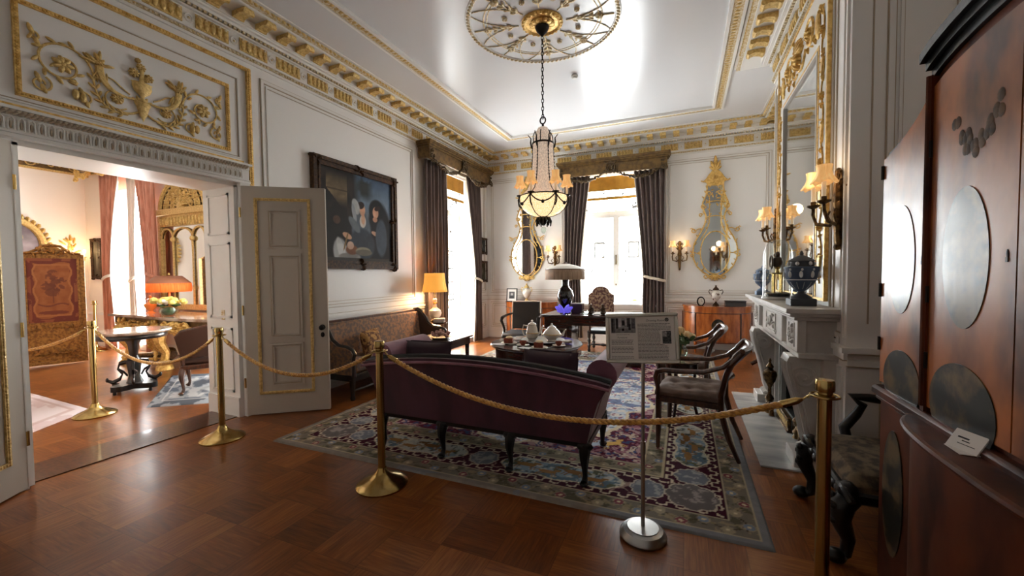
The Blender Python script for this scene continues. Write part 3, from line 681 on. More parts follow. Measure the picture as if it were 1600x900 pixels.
for s in (-1, 1):
    X = lambda u: cx+s*u
    sp = [(X(.17+x), v0+.15+y) for x, y in spiral(0, 0, .085, 1.25, -2.4, 1, 30, .3)]; stroke(b, sp, .006); rosette(b, X(.17), v0+.15, .042)
    stroke(b, [(X(u), v0+v) for u, v in bez((.02, .1), (.08, .06), (.1, .05), (.17, .065))], .009)
    horn = bez((.05, .19), (.16, .17), (.26, .2), (.27, .36), 14)
    b.tube([(X(u), .014, v0+v) for u, v in horn], [.006+.022*i/14 for i in range(15)], 8, flat=.5)
    for k in range(9): leaf(b, X(.27), v0+.37, R.uniform(.06, .12), .025, PI/2+R.uniform(-1.5, 1.5), .018)
    for k in range(5): leaf(b, X(.27)+s*R.uniform(-.05, .06), v0+.33, .1, .014, -PI/2+R.uniform(-.5, .5), .014)
    rosette(b, X(.27), v0+.39, .035)
    stroke(b, [(X(u), v0+v) for u, v in bez((.08, .22), (.16, .26), (.16, .3), (.22, .3))], .006)
    big = [(X(.47+x), v0+.28+y) for x, y in spiral(0, 0, .17, 1.5, PI*1.05, -1, 44, .16)]; stroke(b, big, .008)
    rosette(b, X(.47), v0+.28, .065, .018, 7)
    for k in range(0, 30, 3):
        p = big[k]; q = big[k+1]; leaf(b, p[0], p[1], .06, .024, math.atan2(q[1]-p[1], q[0]-p[0])+s*.8)
    tail = [(X(u), v0+v) for u, v in bez((.10, .05), (.24, .02), (.3, .1), (.305, .28), 14)]; stroke(b, tail, .008)
    for k in range(1, 14, 2):
        p = tail[k]; q = tail[k+1]; a = math.atan2(q[1]-p[1], q[0]-p[0]); leaf(b, p[0], p[1], .055, .02, a+.7); leaf(b, p[0], p[1], .055, .02, a-.7)
    for (u, v, r, a0) in ((.36, .08, .055, 0), (.585, .1, .06, 2.0), (.61, .42, .03, 1.0)):
        stroke(b, [(X(u+x), v0+v+y) for x, y in spiral(0, 0, r, 1.2, a0, 1, 20, .3)], .007); leaf(b, X(u), v0+v, .08, .03, 1.2 if s > 0 else 1.9); leaf(b, X(u), v0+v, .07, .03, -1.2)
    for (u, v) in ((.37, .05), (.41, .06)): b.ball(X(u), .014, v0+v+.03, .022, .02, .04, 8, 5)
    for k in range(6): leaf(b, X(R.uniform(.3, .62)), v0+R.uniform(.05, .5), .05, .02, R.uniform(0, 6))
struct(b.build('trim_18', GOLDM))
# jambs and lintel soffit with sunk panels
b = MB(); b.m = 0
b.bx(-4.70, -4.2, 2.70, 2.74, 0, 2.38); b.bx(-4.70, -4.2, 1.22, 1.26, 0, 2.38); b.bx(-4.70, -4.2, 1.22, 2.74, 2.36, 2.40)
for (z0, z1) in ((.25, .92), (1.02, 1.80), (1.88, 2.3)):
    for y in (2.70, 1.26):
        s = -1 if y > 2 else 1; y0, y1 = sorted((y, y+s*.012))
        b.m = 0; b.bx(-4.62, -4.28, y0, y1, z0, z0+.025); b.bx(-4.62, -4.28, y0, y1, z1-.025, z1); b.bx(-4.62, -4.595, y0, y1, z0, z1); b.bx(-4.305, -4.28, y0, y1, z0, z1)
b.bx(-4.70, -4.2, 2.685, 2.70, 0, .2)
b.m = 1; b.bx(-4.45, -4.40, 2.694, 2.70, 1.0, 1.1)
struct(b.build('trim_19', [TRIMW, GOLDP]))
b = MB(); b.bx(-4.66, -4.24, 1.26, 2.70, 0, .008); struct(b.build('trim_20', WALNUT))
def door(name, hx, hy, ang, L, hand):
    """leaf from hinge (hx,hy) along direction ang; both faces carry gilded frames and sunk panels"""
    ca, sa = math.cos(ang), math.sin(ang); mp = lambda u, d, v: (hx+u*ca-d*sa, hy+u*sa+d*ca, v)
    b = MB(mp); T = .022; b.bx(0, L, -T, T, .012, 2.37, .002); o = struct(b.build(name, DOORP))
    g = MB(mp); pn = MB(mp)
    for s in (-1, 1):
        y0, y1 = sorted((s*T, s*(T+.012)))
        def fr(b, u0, u1, v0, v1, w):
            b.bx(u0, u1, y0, y1, v0, v0+w); b.bx(u0, u1, y0, y1, v1-w, v1); b.bx(u0, u0+w, y0, y1, v0, v1); b.bx(u1-w, u1, y0, y1, v0, v1)
        fr(g, .125, L-.145, .22, 2.25, .028)
        for k in range(100):
            v = .23+2.01*k/99
            for u in (.139, L-.159): g.ball(u, s*(T+.012), v, .01, .008, .012, 6, 4)
        for k in range(26):
            u = .14+(L-.3)*k/25
            for v in (.234, 2.236): g.ball(u, s*(T+.012), v, .012, .008, .01, 6, 4)
        for (v0, v1) in ((1.73, 2.14), (.80, 1.68), (.30, .75)):
            pn.m = 0; fr(pn, .235, L-.245, v0, v1, .02); pn.m = 1; fr(pn, .257, L-.267, v0+.022, v1-.022, .008); pn.m = 0; fr(pn, .267, L-.277, v0+.034, v1-.034, .01)
    g.build('gilt_frame', GOLDM, o); pn.build('sunk_panel', [DOORP, LINE], o)
    k = MB(mp)
    for s in (-1, 1):
        k.lathe([(0, 0)], 0, 0, 0, 4, cap=False) if False else None
        k.ball(L-.055, s*(T+.05), .90, .028, .02, .028, 12, 7); k.tube([(L-.055, s*T, .90), (L-.055, s*(T+.045), .90)], .012, 10)
        k.ball(L-.055, s*(T+.008), .90, .03, .008, .03, 12, 6); k.ball(L-.055, s*(T+.006), .82, .02, .008, .028, 10, 6)
    k.build('door_knob', IRON, o)
    h = MB(mp)
    for v in (.35, 1.1, 2.1): h.tube([(-.006, T*hand, v-.05), (-.006, T*hand, v+.05)], .01, 8)
    h.build('hinge', BRASS, o)
    return o
door('door_1', -4.17, 2.755, math.atan2(.469, .653), .80, -1)
door('door_2', -4.17, 1.205, math.atan2(-.80, .60), .80, 1)
b = MB(BW); b.bx(3.44, 3.56, 0, .012, .945, 1.02, .004); b.m = 1; b.bx(3.48, 3.52, .012, .018, .975, .983); tag(b.build('switch_plate', [TRIMW, INKD], loc=(.985, 3.5, .98)), 'small white switch plate on the chimney breast pilaster above the dado rail', 'switch')

# ------------------------------------------------------------------ numpy painting helpers (woven, painted and printed surfaces)
def srgb(a): a = np.clip(a, 0, 255)/255.0; return np.where(a <= .04045, a/12.92, ((a+.055)/1.055)**2.4)
def vnoise(x, y, seed=0):
    def h(i, j):
        n = (i*374761393+j*668265263+seed*974711) & 0x7fffffff
        n = ((n ^ (n >> 13))*1274126177) & 0x7fffffff
        return ((n ^ (n >> 16)) & 0xffff)/65535.0
    xi = np.floor(x).astype(np.int64); yi = np.floor(y).astype(np.int64); fx = x-xi; fy = y-yi
    fx = fx*fx*(3-2*fx); fy = fy*fy*(3-2*fy)
    return (h(xi, yi)*(1-fx)+h(xi+1, yi)*fx)*(1-fy)+(h(xi, yi+1)*(1-fx)+h(xi+1, yi+1)*fx)*fy
def fbm(x, y, seed=0, o=4):
    r = 0; a = .5
    for k in range(o): r = r+a*vnoise(x*2**k, y*2**k, seed+k); a *= .5
    return r/(1-.5**o)
def put(img, m, col):
    m = np.clip(m, 0, 1)[..., None]; img[...] = img*(1-m)+np.array(col, float)*m
def colour_grid(name, img, fn, material, parent=None, w=False, loc=None):
    """img (rows, cols, 3) sRGB; fn maps unit coordinates to points; a mesh with one colour per vertex"""
    nv, nu = img.shape[:2]; i, j = np.meshgrid(np.linspace(0, 1, nu), np.linspace(0, 1, nv))
    P = np.stack(fn(i, j), -1).reshape(-1, 3)
    off = np.array(loc if loc is not None else (tuple(parent.location) if (w and parent) else (0, 0, 0))); P = P-off
    a = (np.arange(nv-1)[:, None]*nu+np.arange(nu-1)[None, :]).ravel(); F = np.stack([a, a+1, a+nu+1, a+nu], -1)
    me = bpy.data.meshes.new(name); me.vertices.add(len(P)); me.vertices.foreach_set('co', P.ravel())
    me.loops.add(F.size); me.loops.foreach_set('vertex_index', F.ravel().astype(np.int32)); me.polygons.add(len(F))
    me.polygons.foreach_set('loop_start', np.arange(0, F.size, 4, dtype=np.int32)); me.update(calc_edges=True)
    ca = me.color_attributes.new('Col', 'FLOAT_COLOR', 'POINT'); C4 = np.ones((len(P), 4)); C4[:, :3] = srgb(img.reshape(-1, 3)); ca.data.foreach_set('color', C4.ravel())
    me.materials.append(material); o = bpy.data.objects.new(name, me); COL.objects.link(o)
    if loc is not None: o.location = loc
    if parent: o.parent = parent
    return o

# ---- the large carpet: plain edge, flower band, meander guard, landscape cartouches, inner band, blue field
def carpet_image(Wd, Hd, nu, nv):
    x, y = np.meshgrid(np.linspace(0, Wd, nu), np.linspace(0, Hd, nv))
    dx = np.minimum(x, Wd-x); dy = np.minimum(y, Hd-y); d = np.minimum(dx, dy); s = np.where(dx < dy, y, x)
    img = np.zeros((nv, nu, 3)); n1 = fbm(x*6, y*6, 1); n2 = fbm(x*26, y*26, 5, 3); n3 = fbm(x*15+9, y*15, 9, 3)
    img[...] = np.array((124, 116, 108.))+(n1[..., None]-.5)*26
    bl = (fbm(x*1.3, y*1.3, 40) > .52)[..., None]; img[...] = np.where(bl, img*.55+np.array((112, 124, 142))*.45, img)
    D0, D1, D2, D3 = .055, .20, .58, .72; DC = (D1+D2)/2
    def flowers(m, base, sd):       # meandering stem with blossoms and leaves
        put(img, m, base); dc = (m*d).sum()/max(1, m.sum())
        put(img, m & (np.abs(d-dc-.028*np.sin(s*26+sd)) < .006), (70, 62, 48)); ph = (s*26+sd)/PI; fr_ = np.abs(ph-np.floor(ph)-.5)*PI/26; k = np.floor(ph)
        r = np.hypot(fr_, d-dc-.03*np.cos(k*PI)); odd = (k % 3 == 0); odd2 = (k % 3 == 1)
        put(img, m & (r < .036), (150, 138, 116)); put(img, m & (r < .030) & odd, (120, 66, 74)); put(img, m & (r < .030) & odd2, (112, 124, 140)); put(img, m & (r < .012), (196, 182, 150))
        put(img, (m & (n3 > .60) & (r > .04))*.7, (78, 76, 58)); put(img, (m & (n2 > .64) & (r > .04))*.7, (146, 132, 104))
    flowers((d > D0) & (d < D1), (114, 106, 96), 0.4)
    for e in (D0, D1-.004): put(img, np.abs(d-e) < .006, (168, 156, 132))
    m = (d > D1) & (d < D2); put(img, m, (60, 20, 36))
    def meander(dc, amp, per):
        tgt = dc+amp*np.tanh(3*np.sin(2*PI*s/per)); return (np.abs(d-tgt) < .0085) | ((np.abs(np.sin(2*PI*s/per)) < .20) & (np.abs(d-dc) < amp+.006))
    put(img, meander(D1+.045, .020, .115)*m, (192, 180, 158)); put(img, meander(D2-.045, .020, .115)*m, (192, 180, 158))
    put(img, m & (np.abs(np.sin(x*30+6*n1)+np.sin(y*30+5*n1)) < .16) & (np.abs(d-DC) < .11), (150, 126, 116))
    def animal(cx_, cy_, k, ang, col):
        ca, sa = math.cos(ang), math.sin(ang); ex = ((x-cx_)*ca+(y-cy_)*sa)/k; ey = (-(x-cx_)*sa+(y-cy_)*ca)/k
        put(img, (ex/.075)**2+(ey/.028)**2 < 1, col); put(img, ((ex-.078)/.03)**2+((ey-.035)/.016)**2 < 1, col); put(img, (np.abs(ex-.06-.3*(ey-.02)) < .012) & (ey > 0) & (ey < .045), col)
        for q in (-.06, -.035, .035, .06): put(img, (np.abs(ex-q-.5*(ey+.02)*np.sign(q)*-1) < .006) & (ey < 0) & (ey > -.07), col)
        put(img, (np.abs(ex+.09) < .022) & (np.abs(ey-.015) < .006), col)
    def carts(length, horiz):
        u = x if horiz else y; lim = (dy < dx) if horiz else (dx <= dy); st_ = .66
        n = max(1, round((length-2*st_)/1.22)); per = (length-2*st_)/n
        ph = ((u-st_)/per); k = np.floor(ph); fr_ = ph-k; ctr = np.abs(fr_-.5)*per; hw = per*.5-.17; rng = (u > st_) & (u < length-st_) & lim
        lob = .118+.012*np.cos(ctr*22); A_ = np.where(ctr < hw-.09, lob, lob*np.sqrt(np.clip((hw+.02-ctr)/.11, 0, 1)))
        shape = (np.abs(d-DC) < A_) & rng; e2 = (np.abs(d-DC) < A_-.013) & rng & (ctr < hw)
        put(img, shape, (200, 190, 166)); put(img, e2, (176, 178, 172)); put(img, e2 & (fbm(x*3+3*k, y*3, 21) > .5), (134, 152, 166)); put(img, e2 & (fbm(x*5, y*5, 31) > .6), (92, 112, 126)); put(img, e2 & (n3 > .64), (92, 96, 78)); put(img, (e2 & (n2 > .68))*.8, (60, 64, 64)); put(img, (e2 & (n2 < .34))*.8, (206, 202, 190))
        t = np.where(fr_ > .5, fr_-1, fr_)*per; r = np.hypot(t, d-DC); th = np.arctan2(d-DC, t); R = .108+.014*np.abs(np.cos(4*th)); ok = lim & (u > st_-.2) & (u < length-st_+.2)
        md = (r < R) & ok; put(img, md, (178, 170, 156)); put(img, (r < R-.011) & md, (108, 112, 122)); put(img, (r < R-.022) & md & (n2 > .58), (146, 146, 148))
        for q in range(n):
            for (o, w_, kk, col) in ((-.26, .02, 1.0, (140, 104, 62)), (-.08, -.03, .9, (150, 112, 70)), (.1, .03, 1.0, (128, 92, 54)), (.26, -.02, .85, (146, 108, 64)), (.0, .06, .6, (110, 84, 52))):
                uc = st_+per*(q+.5)+o
                if horiz: animal(uc, DC+w_, kk, 0, col); animal(uc, Hd-DC-w_, kk, PI, col)
                else: animal(Wd-DC-w_, uc, kk, PI/2, col); animal(DC+w_, uc, kk, -PI/2, col)
    carts(Wd, True); carts(Hd, False)
    for cx_ in (DC, Wd-DC):
        for cy2 in (DC, Hd-DC):
            r = np.hypot(x-cx_, y-cy2); th = np.arctan2(y-cy2, x-cx_); R = .15+.022*np.abs(np.cos(4*th))
            put(img, r < R, (180, 170, 154)); put(img, r < R-.012, (102, 96, 96)); put(img, (r < R-.03) & (n2 > .6), (140, 132, 128))
    flowers((d > D2) & (d < D3), (124, 114, 98), 1.9)
    for e in (D2, D3): put(img, np.abs(d-e) < .006, (176, 162, 134))
    m = d > D3+.006; put(img, m, (88, 28, 52))
    put(img, m & (np.abs(np.sin(x*17+5*n1)+np.sin(y*17+5*n3)) < .30), (196, 180, 164)); put(img, m & (n3 > .62), (170, 138, 140)); put(img, m & (n2 > .66), (58, 66, 104)); put(img, m & (n2 < .33), (150, 96, 112))
    cxm, cym = Wd/2, Hd/2; R = np.hypot((x-cxm)/(Wd/2-.72), (y-cym)/(Hd/2-.72)); th = np.arctan2(y-cym, x-cxm); R = R+.05*np.cos(10*th)+.12*(n1-.5)
    f = m & (R < .93); put(img, f, (166, 180, 198)); put(img, f & (fbm(x*3, y*7, 81) > .5), (198, 206, 214)); put(img, f & (n3 > .58), (222, 216, 210)); put(img, f & (fbm(x*5, y*9, 83) > .62), (118, 132, 166)); put(img, (f & (n2 > .68))*.8, (132, 76, 96)); put(img, (f & (n2 < .32))*.7, (96, 104, 128))
    put(img, m & (np.abs(R-.945) < .018), (208, 196, 172))
    for (bx_, by_, kk, col) in ((Wd-1.0, 1.02, 1.2, (206, 168, 96)), (Wd-1.14, .95, 1.2, (184, 198, 214)), (Wd-1.3, .92, .9, (150, 104, 66))): animal(bx_, by_, kk, .6, col)
    img *= 1.10*(.93+.14*n2[..., None]); return img
def rug(name, img, x0, x1, y0, y1, label, th=.012):
    def fn(i, j): return (x0+(x1-x0)*i, y0+(y1-y0)*j, np.where((i == 0) | (i == 1) | (j == 0) | (j == 1), .0, th))
    o = colour_grid(name, img, fn, RUGM, loc=((x0+x1)/2, (y0+y1)/2, 0)); return tag(o, label, 'rug')
rug('carpet', carpet_image(3.76, 4.95, 400, 526), -3.32, .44, 2.40, 7.35, 'large patterned carpet with landscape borders and blue field under the sofa')

# ---- plum camel-back sofa seen from behind
S = thing('sofa', 'plum velvet camel-back sofa with dark carved rail, seen from behind, on the large carpet', 'sofa', (-1.46, 2.95, 0))
xc = -1.46; top = lambda q: .712+.09*math.cos(PI/2*min(1, abs(q)))**.8
pts = [(xc-.86, .29), (xc+.86, .29), (xc+.89, .42), (xc+.94, .58), (xc+1.0, .68), (xc+1.02, .71)]
rail = [(xc+1.02-2.04*i/24, top((1.02-2.04*i/24)/1.02)) for i in range(25)]
pts += rail[1:-1]+[(xc-1.02, .71), (xc-1.0, .68), (xc-.94, .58), (xc-.89, .42)]
b = MB(lambda x, y, z: (x, y-.12*(z-.29), z)); b.prism(pts, 'y', 2.66, 2.78); b.build('backrest', PLUM, S, w=True, ang=50)
b = MB(); b.tube([(x, 2.72-.12*(z-.29), z+.004) for x, z in rail], .024, 8, flat=1.0); b.build('carved_rail', EBON, S, w=True)
b = MB(); b.tube([(x, 2.650-.12*(z-.31), z-.03) for x, z in rail], .011, 6); b.build('piping', PLUML, S, w=True)
for s in (-1, 1):
    X = lambda u: xc+s*u
    prof = [(X(.80), .29), (X(.80), .66)]+[(X(.94+.105*math.cos(a)), .74+.105*math.sin(a)) for a in [PI*1.0-i*PI*1.42/14 for i in range(15)]]+[(X(.96), .63), (X(.92), .5), (X(.88), .38), (X(.86), .29)]
    b = MB(); b.prism(prof, 'y', 2.76, 3.36); b.build('arm', PLUML, S, w=True, ang=45)
b = MB(); b.bx(xc-.82, xc+.82, 2.74, 3.38, .29, .36, .02); b.bx(xc-.80, xc+.80, 2.76, 3.38, .36, .47, .04); b.build('seat', PLUM, S, w=True)
b = MB(); b.bx(xc-.87, xc+.87, 2.665, 2.72, .255, .29, .006); b.bx(xc-.87, xc+.87, 3.32, 3.38, .25, .30, .006); b.bx(xc-.87, xc-.82, 2.7, 3.34, .25, .29); b.bx(xc+.82, xc+.87, 2.7, 3.34, .25, .29)
for x in (-.87, -.29, .29, .84): b.ball(xc+x, 2.68, .262, .06, .03, .035, 10, 6)
b.build('seat_rail', EBON, S, w=True)
def cab_leg(x, y, sx, sy, h, r=.034, top_=None, n=8):
    b = MB(); o = [(0, h, r*1.15), (.012, h*.85, r*1.2), (.02, h*.65, r*.95), (.006, h*.4, r*.62), (-.004, h*.2, r*.5), (.012, h*.09, r*.6), (.03, h*.055, r*.85)]
    b.tube([(x+sx*p[0], y+sy*p[0], p[1]) for p in o], [p[2] for p in o], n); b.ball(x+sx*.034, y+sy*.034, h*.05+.004, r*.95, r*.95, h*.05, 8, 6); return b
for x in (-.87, -.29, .29, .84): cab_leg(xc+x, 2.69, 0, -1, .27).build('leg', EBON, S, w=True)
for x in (-.84, -.28, .28, .84): cab_leg(xc+x, 3.33, 0, 1, .27).build('leg', EBON, S, w=True)
def cushion(name, label, loc, w_, h_, t_, rz, tilt, m, group=None):
    R = Matrix.Rotation(rz, 3, 'Z') @ Matrix.Rotation(tilt, 3, 'X'); b = MB(lambda x, y, z: tuple(R @ Vector((x, y, z))))
    for sg in (-1, 1):
        def P(i, j, sg=sg):
            u = 2*i-1; v = 2*j-1; e = (max(0, 1-u**4)*max(0, 1-v**4))**.6; k = 1-.07*(1-abs(u))*abs(v)**3-.0
            return (u*w_/2*(1-.06*(1-v*v)*abs(u)**3), sg*(t_/2*e+.004), v*h_/2*k)
        b.grid(P, 14, 12)
    b.tube([(w_/2*math.copysign(min(1, abs(1.3*math.cos(a))), math.cos(a))*.985, 0, h_/2*math.copysign(min(1, abs(1.3*math.sin(a))), math.sin(a))*.985) for a in [2*PI*i/40 for i in range(40)]], .008, 6, True)
    o = b.build(name, m, loc=(0, 0, 0)); o.location = loc; return tag(o, label, 'cushion', group)
cushion('cushion', 'dark purple velvet cushion at the left end of the plum sofa', (-2.12, 3.0, .655), .46, .40, .16, .1, -.28, PURP)
cushion('cushion', 'dark purple velvet cushion at the right end of the plum sofa', (-.98, 3.0, .635), .46, .42, .16, -.06, -.28, PURP)

# ---- stanchions and ropes
def stanchion(x, y, label):
    t = thing('stanchion', label, 'stanchion', (x, y, 0), group='brass stanchions with ropes')
    b = MB(); b.lathe([(0, 0), (.172, 0), (.174, .012), (.165, .022), (.13, .040), (.088, .058), (.058, .076), (.04, .096), (.031, .118), (.029, .125), (0, .125)], 0, 0, 0, 36, cap=False); b.build('base', BRASS, t, ang=30)
    b = MB(); b.tube([(0, 0, .12), (0, 0, .94)], .0255, 24); b.build('post', BRASS, t)
    b = MB(); b.lathe([(.026, .918), (.036, .925), (.036, .935), (.028, .94), (.028, .948), (.033, .951), (.0345, .958), (.0345, .99), (.031, .998), (0, 1.0)], 0, 0, 0, 24, cap=False)
    b.tube([(.05*math.cos(2*PI*i/20), .05*math.sin(2*PI*i/20), .93) for i in range(20)], .005, 6, True); b.build('cap', BRASS, t)
    return t
s1 = stanchion(-5.73, 2.17, 'brass stanchion standing in the adjoining room beside the pale rug')
ST = [(-5.73, 2.17), (-3.80, 2.275), (-1.92, 2.18), (.537, 2.04), (-10.75, 4.13), (-7.6, 1.5)]
for k, lab in ((1, 'brass stanchion in front of the doorway jamb by the open panelled door'), (2, 'brass stanchion behind the left end of the plum sofa'), (3, 'tall brass stanchion close by the black armchair and fireplace, rope ending at it'), (4, 'small distant brass stanchion by the salmon curtain in the adjoining room'), (5, 'brass stanchion hidden behind the left door leaf in the adjoining room')):
    dup(s1, (*ST[k], 0), label=lab)
def rope(p, q, low, label, rad=.0125):
    p = Vector(p); q = Vector(q); dv = (q-p); L = dv.length; u = dv.normalized()
    t = thing('rope', label, 'rope', tuple((p+q)/2), group='gold barrier ropes')
    N = 150; mid = (p.z+q.z)/2
    def C(f): z = p.z+(q.z-p.z)*f-(mid-low)*4*f*(1-f); v = p+dv*f; return Vector((v.x, v.y, z))
    a, e = .045/L, 1-.045/L; b = MB(); side = Vector((-u.y, u.x, 0)).normalized(); up = Vector((0, 0, 1)); N2 = int(L/.013)
    for k in range(3):
        pts = []
        for i in range(N2+1):
            f = a+(.05/L)+(e-a-.1/L)*i/N2; ph = 2*PI*(L*f/.085)+k*2*PI/3; pts.append(C(f)+(side*math.cos(ph)+up*math.sin(ph))*rad*.62)
        b.tube(pts, rad*.72, 6)
    b.build('cord', ROPE, t, w=True, ang=80)
    for (f0, f1) in ((a, a+.075/L), (e, e-.075/L)):
        b = MB(); b.tube([C(f0), C(f0+(f1-f0)*.3), C(f1)], [rad*.5, rad*1.25, rad*1.3], 10); b.build('end_ferrule', BRASS, t, w=True)
        b = MB(); c0 = C(f0); sg = -1 if f0 < .5 else 1; pc = p if f0 < .5 else q
        b.tube([c0, c0+u*sg*.012+up*.012, pc+Vector((0, 0, .006))-u*sg*.02, pc-u*sg*.028-up*.012], .004, 6); b.build('hook', BRASS, t, w=True)
    return t
def ends(i, j, z=.925):
    a = Vector((*ST[i], z)); e = Vector((*ST[j], z)); u = (e-a).normalized()*.03; return a+u, e-u
rope(*ends(1, 2), .675, 'gold twisted rope hanging in front of the open panelled door')
rope(*ends(2, 3), .66, 'gold twisted rope sagging across the back of the plum sofa')
rope(*ends(0, 1), .615, 'gold twisted rope hanging across the doorway to the adjoining room')
rope(*ends(0, 5), .67, 'thin gold rope in the adjoining room, in front of the painted leather screen')

# ---- information sign on a pole
T = thing('sign_stand', 'information board on a thin metal pole with round base, in front of the carpet edge', 'sign', (-.205, 2.28, 0))
b = MB(); b.lathe([(0, 0), (.118, 0), (.125, .012), (.122, .025), (.105, .045), (.083, .052), (.083, .058), (0, .06)], 0, 0, 0, 40, cap=False); b.build('base', STEEL, T, ang=30)
b = MB(); b.tube([(0, 0, .055), (0, 0, .5)], .0105, 16); b.tube([(0, 0, .46), (0, 0, .53)], .0135, 16); b.tube([(0, 0, .5), (0, 0, 1.02)], .009, 16); b.build('pole', STEEL, T)
Rb = Matrix.Rotation(math.radians(-3.5), 3, 'Y') @ Matrix.Rotation(math.radians(-12), 3, 'X'); C0 = Vector((-.008, -.005, 1.095))
mpb = lambda x, y, z: tuple(C0+Rb @ Vector((x, y, z))); bw, bh = .375, .268
b = MB(mpb); b.bx(-bw/2, bw/2, -.008, .008, -bh/2, bh/2, .003); b.bx(-.03, .03, .008, .03, -.08, .05); b.build('panel', PAPER, T)
FRM = mat('pale_metal_frame', c(196, 192, 180), 0.35, 0.6)
b = MB(mpb); w_ = .02
for (x0, x1, z0, z1) in ((-bw/2, bw/2, bh/2-w_, bh/2), (-bw/2, bw/2, -bh/2, -bh/2+w_), (-bw/2, -bw/2+w_, -bh/2+w_, bh/2-w_), (bw/2-w_, bw/2, -bh/2+w_, bh/2-w_)): b.bx(x0, x1, -.018, .01, z0, z1, .005)
b.build('frame', FRM, T)
yy = -.0087
img = np.zeros((50, 80, 3)); X_, Y_ = np.meshgrid(np.linspace(0, 1, 80), np.linspace(0, 1, 50)); img[...] = 150; put(img, Y_ < .3, (128, 124, 124)); put(img, X_ < .16, (90, 86, 88))
for (x0, x1, y0, y1, col) in ((.02, .08, .1, 1, 50), (.2, .3, .3, 1, 44), (.45, .56, .5, .85, 40), (.66, .78, .4, 1, 56), (.84, .98, .3, .95, 96), (.44, .54, .14, .3, 36), (.72, .8, .2, .6, 44), (.3, .42, .4, .98, 200), (.58, .64, .5, .98, 196)): put(img, (X_ > x0) & (X_ < x1) & (Y_ > y0) & (Y_ < y1), (col, col-4, col))
img += (fbm(X_*14, Y_*9, 3)[..., None]-.5)*70
def print_grid(name, img, x0, x1, z0, z1):
    def fn(i, j):
        xx = x0+(x1-x0)*i; zz = z0+(z1-z0)*j; P = np.array([[Rb[r][0]*1.0, Rb[r][1], Rb[r][2]] for r in range(3)])
        return tuple(C0[r]+P[r][0]*xx+P[r][1]*(yy-.001)+P[r][2]*zz for r in range(3))
    return colour_grid(name, img, fn, PICT, T)
print_grid('old_photograph', img, -.158, -.028, .028, .11)
im2 = np.zeros((40, 28, 3)); X2, Y2 = np.meshgrid(np.linspace(0, 1, 28), np.linspace(0, 1, 40)); im2[...] = 74; put(im2, (Y2 > .55) & (X2 < .5), (150, 146, 146)); im2 += (fbm(X2*6, Y2*9, 8)[..., None]-.5)*130
print_grid('small_photograph', im2, .107, .15, -.03, .037)
b = MB(mpb); R = random.Random(4)
def line(x0, x1, z, h=.0026):
    x = x0
    while x < x1-.004:
        l = min(R.uniform(.006, .02), x1-x); b.bx(x, x+l, yy-.0006, yy, z, z+h); x += l+.0022
for k in range(26):
    z = .074-.0074*k
    x1 = .15 if z > .04 else (.097 if z > -.036 else .135)
    if k in (1, 15): x1 -= .02
    line(-.018, x1, z)
for k in range(14):
    z = -.012-.0074*k
    if k in (4, 10, 11): continue
    line(-.158, -.042, z)
line(-.13, -.06, .018, .002)
b.build('lettering', INK, T)
def text(s, size, x, z, m):
    cu = bpy.data.curves.new('heading', 'FONT'); cu.body = s; cu.size = size; cu.align_x = 'CENTER'; cu.shear = .2; cu.extrude = .0004
    o = bpy.data.objects.new('heading', cu); COL.objects.link(o); dg = bpy.context.evaluated_depsgraph_get(); me = bpy.data.meshes.new_from_object(o.evaluated_get(dg))
    bpy.data.objects.remove(o); q = bpy.data.objects.new('heading', me); me.materials.append(m); COL.objects.link(q)
    me.transform(Matrix.Rotation(PI/2, 4, 'X')); me.transform(Matrix.Translation((x, yy-.001, z))); me.transform(Rb.to_4x4()); me.transform(Matrix.Translation(C0)); q.parent = T; return q
text('Drawing Room', .015, .074, .088, INK); text('Furniture', .014, -.1, -.001, INK)
b = MB(mpb); b.tube([(.132+.0075*math.cos(2*PI*i/20), yy-.001, .096+.0075*math.sin(2*PI*i/20)) for i in range(20)], .0022, 6, True); b.ball(.132, yy, .096, .0032, .001, .0032); b.build('round_emblem', INKD, T)

# ---- round drum table with the tea set
T = thing('tea_table', 'low round dark table laid with a tea service', 'table', (-1.62, 4.52, 0))
b = MB(); b.lathe([(0, .585), (.50, .585), (.535, .592), (.545, .605), (.535, .618), (.50, .617), (0, .612)], 0, 0, 0, 48, cap=False); b.build('tabletop', MAHOG, T)
b = MB(); b.lathe([(.47, .585), (.49, .575), (.49, .47), (.475, .455), (.44, .455)], 0, 0, 0, 48); b.build('drum', MAHOG, T)
b = MB(); b.lathe([(0, .46), (.16, .46), (.1, .4), (.07, .3), (.09, .2), (.06, .14), (.09, .1), (0, .09)], 0, 0, 0, 20, cap=False); b.build('pedestal', MAHOG, T)
for k in range(4):
    a = PI/4+k*PI/2; b = MB(); b.tube([(r*math.cos(a), r*math.sin(a), z) for r, z in ((.05, .13), (.16, .12), (.28, .07), (.36, .03))], [.035, .03, .026, .03], 8); b.build('foot', MAHOG, T)
tz = .628
def tset(name, label, cat, x, y, z=tz): return thing(name, label, cat, (x, y, z), group=None)
T = tset('tray', 'round silver tray under the two teapots', 'tray', -1.58, 4.64); b = MB(); b.lathe([(0, 0), (.2, 0), (.24, .008), (.26, .018), (.255, .02), (.2, .008), (0, .006)], 0, 0, 0, 36, cap=False); b.build('dish', STEEL, T); b = MB(); b.tube([(.258*math.cos(2*PI*i/40), .258*math.sin(2*PI*i/40), .02) for i in range(40)], .005, 6, True); b.build('rim', STEEL, T)
